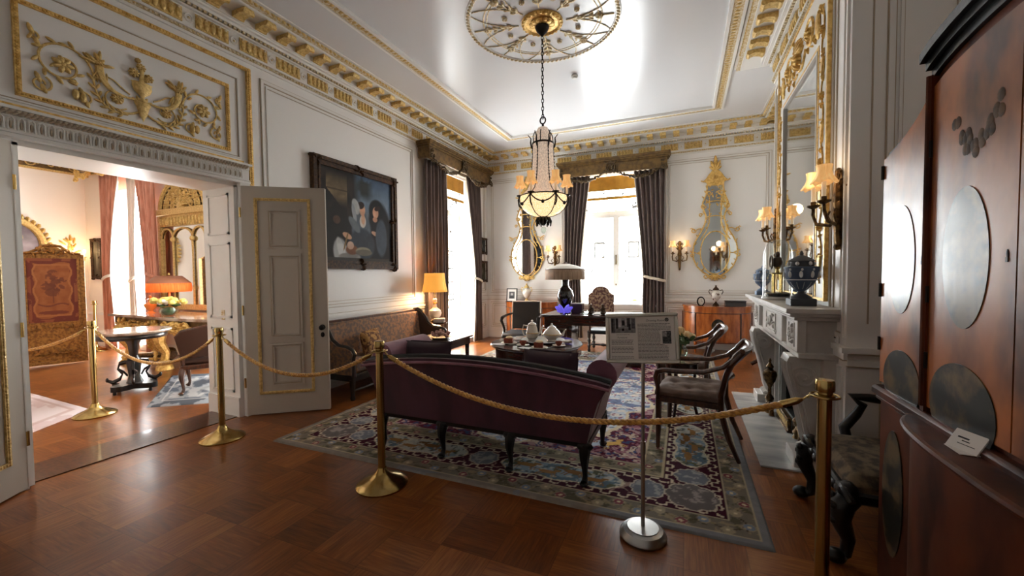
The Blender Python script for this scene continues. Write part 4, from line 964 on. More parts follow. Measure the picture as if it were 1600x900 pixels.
def pot(x, y, prof, label, sp, hd, lidz, lidr):
    T = tset('teapot', label, 'teapot', x, y, tz+.012); b = MB(); b.lathe(prof, 0, 0, 0, 24, cap=False); b.build('body', PORC, T)
    b = MB(); b.lathe([(lidr, lidz), (lidr*.9, lidz+.012), (lidr*.4, lidz+.03), (.008, lidz+.036), (.016, lidz+.05), (0, lidz+.062)], 0, 0, 0, 20, cap=False); b.build('lid', PORC, T)
    b = MB(); b.tube(sp, [.02, .014, .01, .008][:len(sp)], 8); b.build('spout', PORC, T); b = MB(); b.tube(hd, .008, 8); b.build('handle', PORC, T)
    b = MB()
    for z in (prof[3][1], prof[5][1]): pass
    r1 = prof[4][0]+.002; b.tube([(r1*math.cos(2*PI*i/32), r1*math.sin(2*PI*i/32), prof[4][1]) for i in range(32)], .005, 6, True); b.build('gilt_band', GOLDM, T)
pot(-1.70, 4.60, [(0, 0), (.05, 0), (.046, .012), (.07, .04), (.072, .09), (.062, .15), (.05, .18), (.054, .19), (0, .19)], 'tall white coffee pot with gilt bands on the tea table', [(.06, 0, .07), (.1, .01, .1), (.12, .015, .16), (.14, .015, .18)], [(-.055, 0, .17), (-.11, 0, .18), (-.13, 0, .12), (-.11, 0, .06), (-.065, 0, .05)], .188, .052)
pot(-1.47, 4.66, [(0, 0), (.06, 0), (.055, .012), (.1, .05), (.108, .08), (.09, .115), (.06, .14), (.05, .15), (0, .15)], 'squat white teapot with gilt bands on the tea table', [(.09, -.02, .06), (.15, -.04, .08), (.17, -.05, .13), (.19, -.05, .15)], [(-.08, .02, .13), (-.13, .03, .14), (-.15, .03, .09), (-.12, .02, .05), (-.095, .015, .05)], .148, .055)
def cup(x, y, label, slabel):
    b = MB(); b.lathe([(0, 0), (.035, 0), (.075, .012), (.073, .015), (.03, .006), (0, .006)], 0, 0, 0, 24, cap=False); o = b.build('saucer', PORC); o.location = (x, y, tz); tag(o, slabel, 'saucer')
    T = tset('teacup', label, 'cup', x, y); b = MB(); b.lathe([(.02, .006), (.022, .012), (.036, .03), (.042, .055), (.039, .055), (.033, .03), (0, .014)], 0, 0, 0, 20, cap=False); b.build('bowl', TERRA, T); b = MB(); b.tube([(.04, 0, .048), (.06, 0, .046), (.058, 0, .026), (.036, 0, .024)], .004, 6); b.build('handle', TERRA, T)
for (x, y, lab, sl) in ((-1.69, 4.27, 'reddish teacup at the left front of the tea table', 'white saucer under the left front teacup'), (-1.30, 4.38, 'reddish teacup at the right side of the tea table', 'white saucer under the right teacup')): cup(x, y, lab, sl)
def cake(x, y, lab, pl):
    b = MB(); b.lathe([(0, 0), (.05, 0), (.095, .01), (.092, .013), (.045, .005), (0, .005)], 0, 0, 0, 24, cap=False); o = b.build('plate', PORC); o.location = (x, y, tz); tag(o, pl, 'plate')
    T = tset('cake_slice', lab, 'cake', x, y)
    b = MB(); b.prism([(-.05, -.04), (.05, -.03), (.03, .05), (-.045, .04)], 'z', .008, .065); b.build('sponge', TERRA, T); b = MB(); b.ball(0, 0, .07, .045, .04, .018); b.build('icing', ICING, T)
cake(-1.90, 4.36, 'brown cake slice with cream icing at the left edge of the tea table', 'white cake plate at the left edge of the tea table'); cake(-1.47, 4.20, 'brown cake slice with cream icing at the front middle of the tea table', 'white cake plate at the front middle of the tea table')
def napkin(x, y, rz, label):
    b = MB(); b.grid(lambda i, j: ((i-.5)*.16*math.cos(rz)-(j-.5)*.12*math.sin(rz), (i-.5)*.16*math.sin(rz)+(j-.5)*.12*math.cos(rz), .004+.002*math.sin(6*i+4*j)), 8, 6); o = b.build('napkin', LINEN, loc=(0, 0, 0), solid=.003); o.location = (x, y, tz); return tag(o, label, 'napkin')
napkin(-1.99, 4.25, .3, 'white napkin folded flat beside the left cake plate'); napkin(-1.6, 4.13, -.2, 'pinkish white napkin at the front of the tea table')
for (x, y, lab) in ((-1.88, 4.50, 'crumpled white napkin left of the tray'), (-1.26, 4.56, 'crumpled white napkin right of the tray')):
    b = MB(); R = random.Random(int(x*100))
    for k in range(7): b.ball(R.uniform(-.05, .05), R.uniform(-.03, .03), .02+R.uniform(0, .02), .04, .03, .018, 8, 5, Matrix.Rotation(R.uniform(-.6, .6), 3, 'X'))
    o = b.build('napkin', LINEN); o.location = (x, y, tz); tag(o, lab, 'napkin')
for (x, y, a, lab) in ((-1.80, 4.30, .7, 'table knife lying beside the left cake plate'), (-1.36, 4.24, 1.3, 'silver fork beside the right teacup')):
    b = MB(); b.tube([(-.08, 0, .005), (0, 0, .006), (.02, 0, .005), (.09, 0, .005)], [.005, .004, .006, .005], 6, flat=.5); o = b.build('cutlery', STEEL); o.location = (x, y, tz); o.rotation_euler = (0, 0, a); tag(o, lab, 'cutlery')

# ---- settee along the left wall
T = thing('settee', 'long settee in rust and grey tapestry with wooden frame along the left wall', 'settee', (-3.8, 4.5, 0))
y0, y1 = 3.50, 5.50
b = MB(); b.mp = lambda x, y, z: (x-.10*(z-.4), y, z); b.bx(-4.02, -3.93, y0+.05, y1-.05, .42, .86, .02); b.build('backrest', TAPEST, T, w=True)
b = MB(); b.bx(-4.10, -4.03, y0, y1, .85, .89, .01); b.build('back_rail', WALNUT, T, w=True)
b = MB(); b.bx(-4.0, -3.50, y0+.06, y1-.06, .30, .44, .035); b.build('seat', TAPEST, T, w=True)
b = MB(); b.bx(-4.04, -3.49, y0+.02, y1-.02, .22, .30, .008); b.build('seat_rail', DARKW, T, w=True)
for (ya, yb, m) in ((y0, y0+.07, TAPEST), (y1-.07, y1, OLIVE)):
    prof = [(-4.08, .3), (-4.08, .88), (-4.0, .89), (-3.93, .86), (-3.86, .78), (-3.80, .68), (-3.70, .62), (-3.58, .61), (-3.50, .58), (-3.47, .54), (-3.49, .5), (-3.50, .3)]
    b = MB(); b.prism(prof, 'y', ya, yb); b.build('arm', m, T, w=True)
    b = MB(); b.tube([(p[0], (ya+yb)/2, p[1]+.004) for p in prof[1:11]], .024, 8); b.tube([(-3.49, (ya+yb)/2, z) for z in (.5, .4, .28)], [.022, .02, .03], 8); b.build('arm_frame', DARKW, T, w=True)
for (x, y) in ((-3.53, y0+.05), (-3.53, (y0+y1)/2), (-3.53, y1-.05), (-4.02, y0+.05), (-4.02, y1-.05)):
    b = MB(); b.lathe([(.026, 0), (.03, .03), (.022, .05), (.03, .14), (.034, .2), (.036, .24)], x, y, 0, 12); b.build('leg', DARKW, T, w=True)
b = MB(); b.tube([(-3.53, y0+.05, .11), (-3.53, y1-.05, .11)], .014, 8); b.build('stretcher', DARKW, T, w=True)
cushion('cushion', 'gold and rust patterned cushion leaning in the tapestry settee', (-3.76, 4.12, .585), .42, .30, .13, PI/2+.25, -.2, TAPG)
# small rectangular table before the settee
T = thing('low_table', 'rectangular dark table with a dried bouquet in front of the tapestry settee', 'table', (-2.84, 4.34, 0))
b = MB(); b.bx(-3.12, -2.56, 4.0, 4.69, .615, .64, .006); b.build('tabletop', MAHOG, T, w=True)
b = MB(); b.bx(-3.09, -2.59, 4.03, 4.66, .53, .615, .004); b.build('apron', MAHOG, T, w=True)
for (x, y) in ((-3.06, 4.06), (-2.62, 4.06), (-3.06, 4.63), (-2.62, 4.63)):
    b = MB(); b.lathe([(.018, 0), (.028, .012), (.022, .035), (.02, .2), (.026, .45), (.03, .53)], x, y, 0, 10); b.build('leg', MAHOG, T, w=True)
b = MB(); b.lathe([(0, 0), (.08, 0), (.14, .02), (.137, .024), (.07, .006), (0, .006)], 0, 0, 0, 24, cap=False); o = b.build('shallow_dish', PORC); o.location = (-2.80, 4.28, .652); tag(o, 'shallow white dish under the dried flowers on the rectangular dark table', 'dish')
b = MB(); R = random.Random(2)
for k in range(34): a = R.uniform(0, 6.3); r = R.uniform(0, .12); b.ball(r*math.cos(a), r*math.sin(a)*1.2, .035+R.uniform(0, .045), .026, .024, .02, 6, 4)
o = b.build('dried_bouquet', PINKB); o.location = (-2.80, 4.28, .652); tag(o, 'dried pink flowers lying in the shallow dish on the rectangular dark table', 'flowers')
# lamp table with yellow lamp and books
T = thing('lamp_table', 'small round dark stand under the yellow lamp at the end of the settee', 'table', (-3.84, 5.72, 0))
b = MB(); b.lathe([(0, .635), (.19, .635), (.2, .645), (.2, .655), (0, .66)], 0, 0, 0, 32, cap=False); b.build('tabletop', MAHOG, T)
b = MB(); b.lathe([(.06, .635), (.03, .58), (.028, .3), (.045, .2), (.04, .12), (0, .1)], 0, 0, 0, 16, cap=False); b.build('pedestal', MAHOG, T)
for k in range(3): a = k*2*PI/3+.3; b = MB(); b.tube([(.03*math.cos(a), .03*math.sin(a), .16), (.14*math.cos(a), .14*math.sin(a), .12), (.23*math.cos(a), .23*math.sin(a), .02)], [.025, .02, .02], 8); b.build('foot', MAHOG, T)
def shade_pl(b, r0, r1, z0, z1, x=0, y=0, n=40, fl=.02, k=8, wv=0.0):
    def P(i, j):
        a = 2*PI*i; r = r0+(r1-r0)*j-(.04*math.sin(PI*j)*r0); r *= 1-fl*abs(math.sin(a*k/2)); return (x+r*math.cos(a), y+r*math.sin(a), z0+(z1-z0)*j+(wv*math.cos(a*k) if j == 0 else 0))
    b.grid(P, n, 6)
T = thing('table_lamp', 'lit table lamp with pleated yellow shade and pale ovoid base, beside the french window', 'lamp', (-3.84, 5.72, .66))
b = MB(); b.lathe([(0, 0), (.075, 0), (.08, .02), (.06, .035), (.05, .05), (.09, .09), (.105, .14), (.095, .19), (.05, .225), (.03, .25), (.026, .3), (.035, .31), (.035, .38), (.015, .39), (0, .39)], 0, 0, 0, 24, cap=False); b.build('base', PORC, T)
b = MB(); b.tube([(0, 0, .38), (0, 0, .80)], .008, 8); b.lathe([(.03, .30), (.04, .315), (.03, .33)], 0, 0, 0, 14); b.lathe([(.082, .0), (.086, .018), (.07, .03)], 0, 0, 0, 20); b.ball(0, 0, .81, .014); b.build('stem', BRASS, T)
b = MB(); shade_pl(b, .21, .165, .50, .81); b.build('lamp_shade', SHADEY, T, solid=.004)
b = MB(); b.ball(0, 0, .62, .035, .035, .05); b.build('bulb', BULB, T)
def lamp_light(loc, w_, col=(1, .66, .34), r=.05):
    l = bpy.data.lights.new('lamp_light', 'POINT'); l.energy = w_; l.color = col; l.shadow_soft_size = r; o = bpy.data.objects.new('lamp_light', l); COL.objects.link(o); o.location = loc; return o
lamp_light((-3.84, 5.72, 1.20), 16)
for k, (m, lab, dz) in enumerate(((LEATHD, 'dark leather book at the bottom of the pair on the lamp stand', 0), (PAPER, 'pale book on top of the dark one on the lamp stand', .034))):
    t = thing('book', lab, 'book', (-3.71, 5.65, .66+dz), .3+.2*k); b = MB(); b.bx(-.085, .085, -.06, .06, .004, .026); b.build('pages', PAPER, t); b = MB(); b.bx(-.09, .09, -.065, .065, 0, .004); b.bx(-.09, .09, -.065, .065, .026, .032); b.bx(-.09, -.086, -.065, .065, 0, .03); b.build('cover', m, t)

# ---- writing desk with lamp and trinkets
T = thing('writing_desk', 'dark carved pedestal writing desk before the far window', 'desk', (-1.36, 6.65, 0))
b = MB(); b.bx(-2.16, -.56, 6.27, 7.03, .735, .765, .006); b.bx(-2.14, -.58, 6.29, 7.01, .72, .735); b.build('desktop', MAHOG, T, w=True)
b = MB(); b.bx(-2.12, -.60, 6.31, 6.99, .60, .72, .004); b.build('drawer_frieze', MAHOG, T, w=True)
for (x0, x1) in ((-2.12, -1.66), (-1.06, -.60)):
    b = MB(); b.bx(x0+.05, x1-.05, 6.36, 6.94, .08, .60); b.bx(x0, x1, 6.32, 6.98, 0, .08, .006); b.bx(x0+.0, x1, 6.32, 6.98, .57, .60, .004); b.build('pedestal', MAHOG, T, w=True)
    b = MB(); cx_ = (x0+x1)/2; frame(b, x0+.08, x1-.08, .12, .54, .02, 0); b = MB(lambda u, d, v: (u, 6.36-d, v)); frame(b, x0+.09, x1-.09, .12, .54, .018, .012)
    b.tube([(cx_+.09*math.cos(a), .012, .26+.16*math.sin(a)) for a in [PI*i/12 for i in range(13)]], .009, 6); b.ball(cx_, .01, .3, .03, .012, .06, 8, 5); b.build('door_panel', WALNUT, T, w=True)
    for x in (x0+.03, x1-.03):
        b = MB(); b.lathe([(.03, .08), (.03, .1), (.018, .12), (.024, .2), (.017, .35), (.024, .48), (.018, .53), (.032, .55), (.032, .57)], x, 6.335, 0, 12); b.build('column', MAHOG, T, w=True)
for k in range(3):
    x0 = -2.08+.5*k; b = MB(lambda u, d, v: (u, 6.31-d, v)); frame(b, x0, x0+.44, .625, .705, .01, .008); dw = b.build('drawer', MAHOG, T, w=True); b = MB(lambda u, d, v: (u, 6.31-d, v)); b.ball(x0+.22, .012, .665, .014, .014, .014, 8, 5); o = b.build('knob', BRONZE, T, w=True); o.parent = dw
DZ = .777
T = thing('table_lamp', 'black baluster table lamp with wide beige fringed shade on the writing desk', 'lamp', (-1.85, 6.62, DZ))
b = MB(); b.lathe([(0, 0), (.09, 0), (.092, .02), (.07, .035), (.06, .05), (.075, .12), (.125, .22), (.14, .30), (.12, .38), (.07, .43), (.055, .48), (.062, .56), (.075, .60), (0, .60)], 0, 0, 0, 32, cap=False); b.build('base', mat('black_glaze', c(10, 10, 12), .1, coat=.8), T)
b = MB(); b.lathe([(.08, .82), (.2, .79), (.31, .75), (.325, .738), (.325, .728)], 0, 0, 0, 40, cap=False); b.lathe([(0, .825), (.08, .825), (.085, .82)], 0, 0, 0, 40, cap=False); b.build('shade_top', IVORY, T, solid=.004)
b = MB(); b.lathe([(.326, .735), (.33, .68), (.33, .565)], 0, 0, 0, 72, cap=False); b.build('fringe', FRINGE, T, solid=.006)
b = MB(); b.tube([(.328*math.cos(2*PI*i/48), .328*math.sin(2*PI*i/48), .737) for i in range(48)], .006, 6, True); b.ball(0, 0, .845, .025, .025, .012); b.lathe([(.085, .82), (.05, .835), (.015, .84)], 0, 0, 0, 20); b.build('trim_band', WALNUT, T)
T = thing('crystal_dish', 'violet crystal dish shaped like open wings on the desk', 'ornament', (-1.80, 6.36, DZ))
b = MB()
for s in (-1, 1):
    for (a, L, w_) in ((.5, .17, .07), (.95, .15, .06), (.1, .12, .05)): 
        R = Matrix.Rotation(-a if s > 0 else -(PI-a), 3, 'Y'); b.ball(s*math.cos(a)*L/2, 0, .045+math.sin(a)*L/2, L/2, .02, w_/2, 8, 5, R)
b.ball(0, 0, .05, .02, .02, .045); b.build('wings', VIOLET, T); b = MB(); b.lathe([(0, 0), (.05, 0), (.03, .012), (0, .014)], 0, 0, 0, 14, cap=False); b.build('foot', VASEG, T)
T = thing('letter_box', 'dark box with pale top standing behind the violet dish on the desk', 'box', (-1.66, 6.72, DZ)); b = MB(); b.bx(-.09, .09, -.07, .07, 0, .15, .004); b.build('body', LEATHD, T); b = MB(); b.bx(-.094, .094, -.074, .074, .15, .165, .003); b.build('lid', PORC, T)
T = thing('inkstand', 'small clear glass inkstand beside the dark box on the desk', 'inkstand', (-1.50, 6.55, DZ)); b = MB(); b.bx(-.07, .07, -.05, .05, 0, .012, .003); b.build('tray', STEEL, T)
for x in (-.035, .035): b = MB(); b.lathe([(0, .012), (.024, .012), (.026, .04), (.014, .05), (.018, .062), (0, .066)], x, 0, 0, 12, cap=False); b.build('bottle', VASEG, T)
def figurine(x, y, lab, bear):
    T = thing('figurine', lab, 'figurine', (x, y, DZ)); b = MB(); b.lathe([(0, 0), (.05, 0), (.052, .015), (.04, .02), (0, .02)], 0, 0, 0, 16, cap=False); b.build('base', BRONZE, T)
    b = MB(); b.ball(0, 0, .055, .042, .035, .04); b.ball(0, -.01, .105, .033, .03, .038); b.ball(.005*bear, -.015, .158, .022, .024, .026); b.ball(.02, -.04, .045, .018, .03, .02); b.ball(-.02, -.04, .045, .018, .03, .02); b.tube([(.03, -.01, .12), (.045*bear, -.03, .09), (.01, -.045, .08)], .012, 6); b.build('figure', BRONZE, T)
figurine(-1.36, 6.36, 'left of two small dark seated figurines on the desk', 1); figurine(-1.17, 6.38, 'right of two small dark seated figurines on the desk', -1)
T = thing('desk_blotter', 'pale writing blotter lying on the far side of the desk', 'blotter', (-1.12, 6.72, DZ)); b = MB(); b.bx(-.3, .3, -.18, .18, 0, .008, .002); b.build('pad', PAPER, T); b = MB(); b.bx(-.32, -.26, -.19, .19, 0, .011); b.bx(.26, .32, -.19, .19, 0, .011); b.build('corner_strip', LEATHD, T)

# ---- chairs
def turned_leg(x, y, h, m, T, r=.028):
    b = MB(); b.lathe([(r*.6, 0), (r*1.1, .03), (r*.7, .06), (r*1.15, h*.35), (r*.6, h*.42), (r*1.2, h*.6), (r*.7, h*.72), (r*1.1, h*.8), (r*1.1, h)], x, y, 0, 10); return b.build('leg', m, T)
# tall tapestry chair behind the desk (faces the desk)
T = thing('side_chair', 'high-back chair with arched floral needlework back, behind the desk', 'chair', (-1.38, 7.52, 0), PI*1.0)
b = MB(); b.bx(-.25, .25, -.24, .24, .33, .40, .02); b.build('seat', BLACKL, T)
arch = [(-.215, .62), (.215, .62), (.215, 1.04)]+[(.215-.07*i/3, 1.04+.015*i) for i in range(1, 4)]+[(.145*math.cos(a), 1.085+.10*math.sin(a)) for a in [PI*i/14 for i in range(0, 15)]]+[(-.215, 1.04)]
b = MB(); b.prism(arch, 'y', .20, .25); b.build('backrest', TAPC, T)
b = MB(); b.tube([(p[0], .225, p[1]) for p in arch], .012, 6, True); b.tube([(-.2, .225, .62), (-.2, .225, .36)], .02, 8); b.tube([(.2, .225, .62), (.2, .225, .36)], .02, 8); b.build('back_frame', WALNUT, T)
for x in (-.22, .22):
    for y in (-.21, .21): turned_leg(x, y, .34, DARKW, T)
b = MB(); b.tube([(-.22, -.21, .1), (-.22, .21, .1)], .014, 6); b.tube([(.22, -.21, .1), (.22, .21, .1)], .014, 6); b.tube([(-.22, 0, .1), (-.05, 0, .1), (0, 0, .1), (.05, 0, .1), (.22, 0, .1)], [.014, .014, .03, .014, .014], 8); b.build('stretcher', DARKW, T)
# grey leather armchair left of the desk
T = thing('armchair', 'dark armchair with grey leather back and curved wooden arms, left of the desk', 'armchair', (-2.52, 6.35, 0), .12)
b = MB(); b.bx(-.29, .29, -.30, .26, .36, .46, .03); b.build('seat', GREYV, T)
b = MB(lambda x, y, z: (x, y+.12*(z-.45), z)); b.bx(-.235, .235, .22, .28, .47, .94, .012); b.build('backrest', GREYV, T)
b = MB(lambda x, y, z: (x, y+.12*(z-.45), z)); b.bx(-.255, -.235, .215, .285, .3, .95, .004); b.bx(.235, .255, .215, .285, .3, .95, .004); b.bx(-.255, .255, .215, .285, .94, .955, .004); b.build('back_frame', CREAMF, T)
for s in (-1, 1):
    b = MB(); b.tube([(s*.25, .24, .74), (s*.30, .1, .725), (s*.31, -.08, .71), (s*.31, -.16, .70), (s*.315, -.19, .66), (s*.30, -.14, .58), (s*.29, -.1, .5), (s*.29, -.12, .42)], [.018, .02, .026, .03, .026, .02, .02, .024], 8); b.build('arm', DARKW, T)
b = MB(); b.bx(-.29, .29, -.29, .26, .31, .36, .006); b.build('seat_rail', DARKW, T)
for (x, y) in ((-.26, -.27), (.26, -.27), (-.26, .24), (.26, .24)): b = MB(); b.lathe([(.016, 0), (.02, .02), (.028, .3), (.03, .33)], x, y, 0, 10); b.build('leg', DARKW, T)
# two mahogany elbow chairs with scrolled backs
def elbow(label, x, y, rz):
    T = thing('elbow_chair', label, 'armchair', (x, y, 0), rz, 'elbow chairs beside the fireplace')
    b = MB(); b.bx(-.27, .27, -.24, .24, .385, .425, .005); b.bx(-.25, .25, -.23, .22, .42, .43); b.build('seat_rail', WALNUT, T)
    R = random.Random(1)
    b = MB()
    def P(i, j):
        u = 2*i-1; v = 2*j-1; e = (max(0, 1-u**6)*max(0, 1-v**6))**.5; tuft = -.014*sum(math.exp(-((u-a)**2+(v-c_)**2)/.012) for a in (-.5, 0, .5) for c_ in (-.5, 0, .5)); return (u*.265, v*.245-.005, .47+.03*e+tuft+.006*math.sin(7*u+3*v))
    b.grid(P, 24, 24); b.bx(-.265, .265, -.25, .24, .428, .474, .012); b.build('cushion', CUSH, T)
    for s in (-1, 1):
        b = MB(); b.tube([(s*.255, -.22, .40), (s*.255, -.22, .2), (s*.25, -.225, 0)], [.025, .022, .015], 8); b.build('leg', WALNUT, T)
        b = MB(); b.tube([(s*.25, .36, 0), (s*.25, .29, .16), (s*.25, .235, .36), (s*.25, .235, .5), (s*.25, .27, .66), (s*.25, .33, .8), (s*.25, .375, .855)], [.016, .02, .025, .024, .022, .022, .02], 8); b.build('leg', WALNUT, T)
        b = MB(); b.tube([(s*.25, .325, .79), (s*.262, .25, .715), (s*.27, .12, .665), (s*.272, -.05, .65), (s*.272, -.17, .648), (s*.27, -.225, .63), (s*.265, -.24, .585), (s*.258, -.225, .50), (s*.255, -.22, .40)], [.017, .019, .02, .021, .022, .024, .022, .018, .02], 8); b.build('arm', WALNUT, T)
    b = MB(); b.grid(lambda i, j: (-.275+.55*i, .275+.10*j+.05*(1-(2*i-1)**2), .715+.12*j), 14, 5); b.build('backrest', WALNUT, T, solid=.026)
    b = MB(); b.tube([(-.285+.57*i/12, .375+.05*(1-(i/6-1)**2), .848) for i in range(13)], .019, 8); b.build('top_rail', WALNUT, T)
    b = MB(); b.tube([(-.25, .255, .6), (-.1, .28, .6), (0, .29, .6), (.1, .28, .6), (.25, .255, .6)], [.012, .014, .03, .014, .012], 8); b.build('cross_rail', WALNUT, T); return T
e1 = elbow('mahogany elbow chair with taupe tufted cushion standing nearest the hearth', .06, 3.71, math.radians(-98))
dup(e1, (-.02, 4.80, 0), math.radians(-92), 'mahogany elbow chair farther back, behind the flower vase', None)
T = thing('side_table', 'tiny round table holding the flower vase between the two elbow chairs', 'table', (-.02, 4.25, 0))
b = MB(); b.lathe([(0, .565), (.15, .565), (.16, .575), (.16, .58), (0, .585)], 0, 0, 0, 28, cap=False); b.build('tabletop', MAHOG, T); b = MB(); b.lathe([(.145, .565), (.145, .49), (.13, .48)], 0, 0, 0, 28); b.build('drum', MAHOG, T)
for k in range(3): a = k*2*PI/3; b = MB(); b.tube([(.12*math.cos(a), .12*math.sin(a), .48), (.09*math.cos(a), .09*math.sin(a), .25), (.15*math.cos(a), .15*math.sin(a), .0)], .014, 8); b.build('leg', MAHOG, T)
VL = (-.035, 4.24, .597); b = MB(); b.lathe([(0, 0), (.05, 0), (.035, .012), (.06, .05), (.068, .09), (.05, .14), (.06, .165)], 0, 0, 0, 20, cap=False); o = b.build('glass_vase', VASEG, solid=.003); o.location = VL; tag(o, 'clear glass vase on the tiny round table beside the information board', 'vase'); T = thing('rose_bouquet', 'peach roses with green leaves in the glass vase beside the information board', 'flowers', VL)
b = MB(); R = random.Random(9)
for k in range(12): a = R.uniform(0, 6.3); r = R.uniform(.02, .1); b.tube([(0, 0, .02), (r*.3*math.cos(a), r*.3*math.sin(a), .14), (r*math.cos(a), r*math.sin(a), .22+R.uniform(0, .06))], .003, 5)
for k in range(26): a = R.uniform(0, 6.3); r = R.uniform(.02, .11); b.ball(r*math.cos(a), r*math.sin(a), .17+R.uniform(0, .08), .035, .012, .02, 6, 4, Matrix.Rotation(R.uniform(0, 3), 3, 'Z') @ Matrix.Rotation(R.uniform(-1, 1), 3, 'Y'))
b.build('foliage', GREEN, T)
for k, (x, y, z) in enumerate(((-.08, -.02, .27), (0, -.04, .30), (.06, -.03, .26), (.1, .0, .235), (.02, .04, .26), (-.04, .03, .285))):
    b = MB(); b.ball(x, y, z, .032, .03, .03, 10, 6); 
    for q in range(5): a = q*1.26; b.ball(x+.018*math.cos(a), y+.018*math.sin(a), z-.004, .02, .02, .026, 6, 5)
    b.build('rose', PEACHR, T)
# black carved armchair beside the fireplace
T = thing('carved_armchair', 'ebonised carved armchair with olive tapestry seat between fireplace and tall cabinet', 'armchair', (1.05, 2.755, 0), -PI/2)
hw = .335
b = MB()
def P(i, j):
    u = 2*i-1; v = 2*j-1; e = (max(0, 1-u**8)*max(0, 1-v**8))**.5; return (u*hw*.96, v*.30, .40+.06*e)
b.grid(P, 18, 18); b.bx(-hw*.96, hw*.96, -.30, .30, .36, .405, .01); b.build('seat', TAPD, T)
b = MB(); b.bx(-hw, hw, -.325, -.285, .31, .37, .012); b.bx(-hw, -hw+.04, -.3, .3, .31, .37, .012); b.bx(hw-.04, hw, -.3, .3, .31, .37, .012)
for x in (-hw+.02, hw-.02): b.ball(x, -.31, .37, .05, .045, .045, 10, 6); b.tube([(x-.08, -.315, .345), (x-.04, -.33, .38), (x, -.33, .39), (x+.04, -.33, .38), (x+.08, -.315, .345)], .018, 8)
for k in range(7): x = -hw+.1+(2*hw-.2)*k/6; b.ball(x, -.325, .315+.02*abs(k-3)/3, .04, .015, .025, 8, 5)
b.build('seat_rail', EBON, T)
for x, sx in ((-hw+.03, -1), (hw-.03, 1)):
    b = MB(); b.tube([(x, -.29, .34), (x+sx*.02, -.335, .30), (x+sx*.02, -.34, .22), (x, -.30, .12), (x, -.31, .05), (x+sx*.01, -.36, .03)], [.05, .056, .045, .03, .028, .034], 10); b.ball(x+sx*.012, -.355, .035, .045, .05, .035, 10, 6)
    for k in range(4): b.ball(x+sx*.03*(k % 2), -.37, .33-.035*k, .026, .02, .022, 8, 5)
    b.build('leg', EBON, T)
    b = MB(); b.tube([(x, .28, .36), (x, .34, .15), (x, .40, 0)], [.03, .026, .022], 8); b.build('leg', EBON, T)
    b = MB(); b.tube([(x+sx*.01, -.12, .38), (x+sx*.05, -.13, .47), (x+sx*.04, -.075, .56), (x+sx*.02, -.05, .63), (x+sx*.02, -.10, .675), (x+sx*.02, -.02, .675), (x+sx*.01, .15, .66), (x, .31, .69)], [.028, .03, .026, .024, .03, .026, .022, .02], 10); b.build('arm', EBON, T)
b = MB(lambda x, y, z: (x, y+.2*(z-.4), z)); b.bx(-.27, .27, .26, .31, .48, 1.0, .02); b.build('backrest', TAPD, T); b = MB(lambda x, y, z: (x, y+.2*(z-.4), z)); b.tube([(-.29, .28, .36), (-.3, .28, .8), (-.22, .28, 1.05), (0, .28, 1.1), (.22, .28, 1.05), (.3, .28, .8), (.29, .28, .36)], .026, 8); b.build('back_frame', EBON, T)

# ---- demi-lune sideboards
def sideboard(label, x0, x1, yb, h, bow):
    xm = (x0+x1)/2; a = (x1-x0)/2; T = thing('sideboard', label, 'sideboard', (xm, yb-.25, 0))
    def plan(k, o=0.0): n = 28; return [(xm+(a+o)*math.cos(PI+PI*i/n), yb-(bow+o)*math.sin(PI*i/n)**.8) for i in range(n+1)]
    b = MB(); b.prism(plan(0, .012), 'z', h-.022, h); b.build('top', SATIN, T, w=True)
    b = MB(); b.prism(plan(0), 'z', .2, h-.022); b.build('body', SATIN, T, w=True)
    b = MB(); pl = plan(0, .004)
    for z in (h-.12, .215): b.tube([(p[0], p[1], z) for p in pl], .006, 6)
    for i in (1, 8, 20, 27): b.bx(pl[i][0]-.012, pl[i][0]+.012, pl[i][1]-.006, pl[i][1]+.008, .2, h-.12)
    b.build('inlay_band', WALNUT, T, w=True)
    b = MB(); b.ball(xm, yb-bow-.001, .50, .105, .008, .125, 28, 12); b.build('painted_oval', OVALP, T, w=True)
    b = MB(); R = random.Random(int(abs(x0)*77))
    for k in range(9): b.ball(xm+R.uniform(-.05, .05), yb-bow-.008, .49+R.uniform(-.05, .05), R.uniform(.012, .03), .004, R.uniform(.012, .03), 8, 5)
    b.build('painted_figure', JASPW, T, w=True)
    for i in (1, 8, 20, 27): b = MB(); b.lathe([(.012, 0), (.018, .03), (.03, .2)], pl[i][0], pl[i][1]+.03, 0, 10); b.build('leg', SATIN, T, w=True)
    return T
sideboard('curved satinwood sideboard with painted oval, under the right gilt mirror', -.03, 1.10, 8.36, .84, .55)
sideboard('curved satinwood sideboard behind the grey armchair, under the left gilt mirror', -3.66, -2.52, 8.36, .84, .45)
SZ = .84
T = thing('mantel_clock', 'small round dark clock standing on the right sideboard', 'clock', (.27, 8.05, SZ), .3); b = MB(); b.tube([(.06*math.cos(2*PI*i/28), 0, .075+.075*math.sin(2*PI*i/28)) for i in range(28)], .013, 8, True); b.bx(-.03, .03, -.03, .03, 0, .012); b.build('case', EBON, T); b = MB(); b.ball(0, -.004, .075, .056, .01, .07, 24, 8); dl = b.build('dial', PORC, T); b = MB(); b.bx(-.002, .002, -.018, -.013, .075, .12); b.bx(0, .03, -.018, -.013, .073, .077); b.build('clock_hand', INKD, dl)
T = thing('jewel_box', 'long dark wooden box on the right sideboard', 'box', (.81, 8.02, SZ)); b = MB(); b.bx(-.16, .16, -.08, .08, 0, .075, .004); b.build('body', DARKW, T); b = MB(); b.bx(-.165, .165, -.085, .085, .077, .1, .006); b.build('lid', DARKW, T)
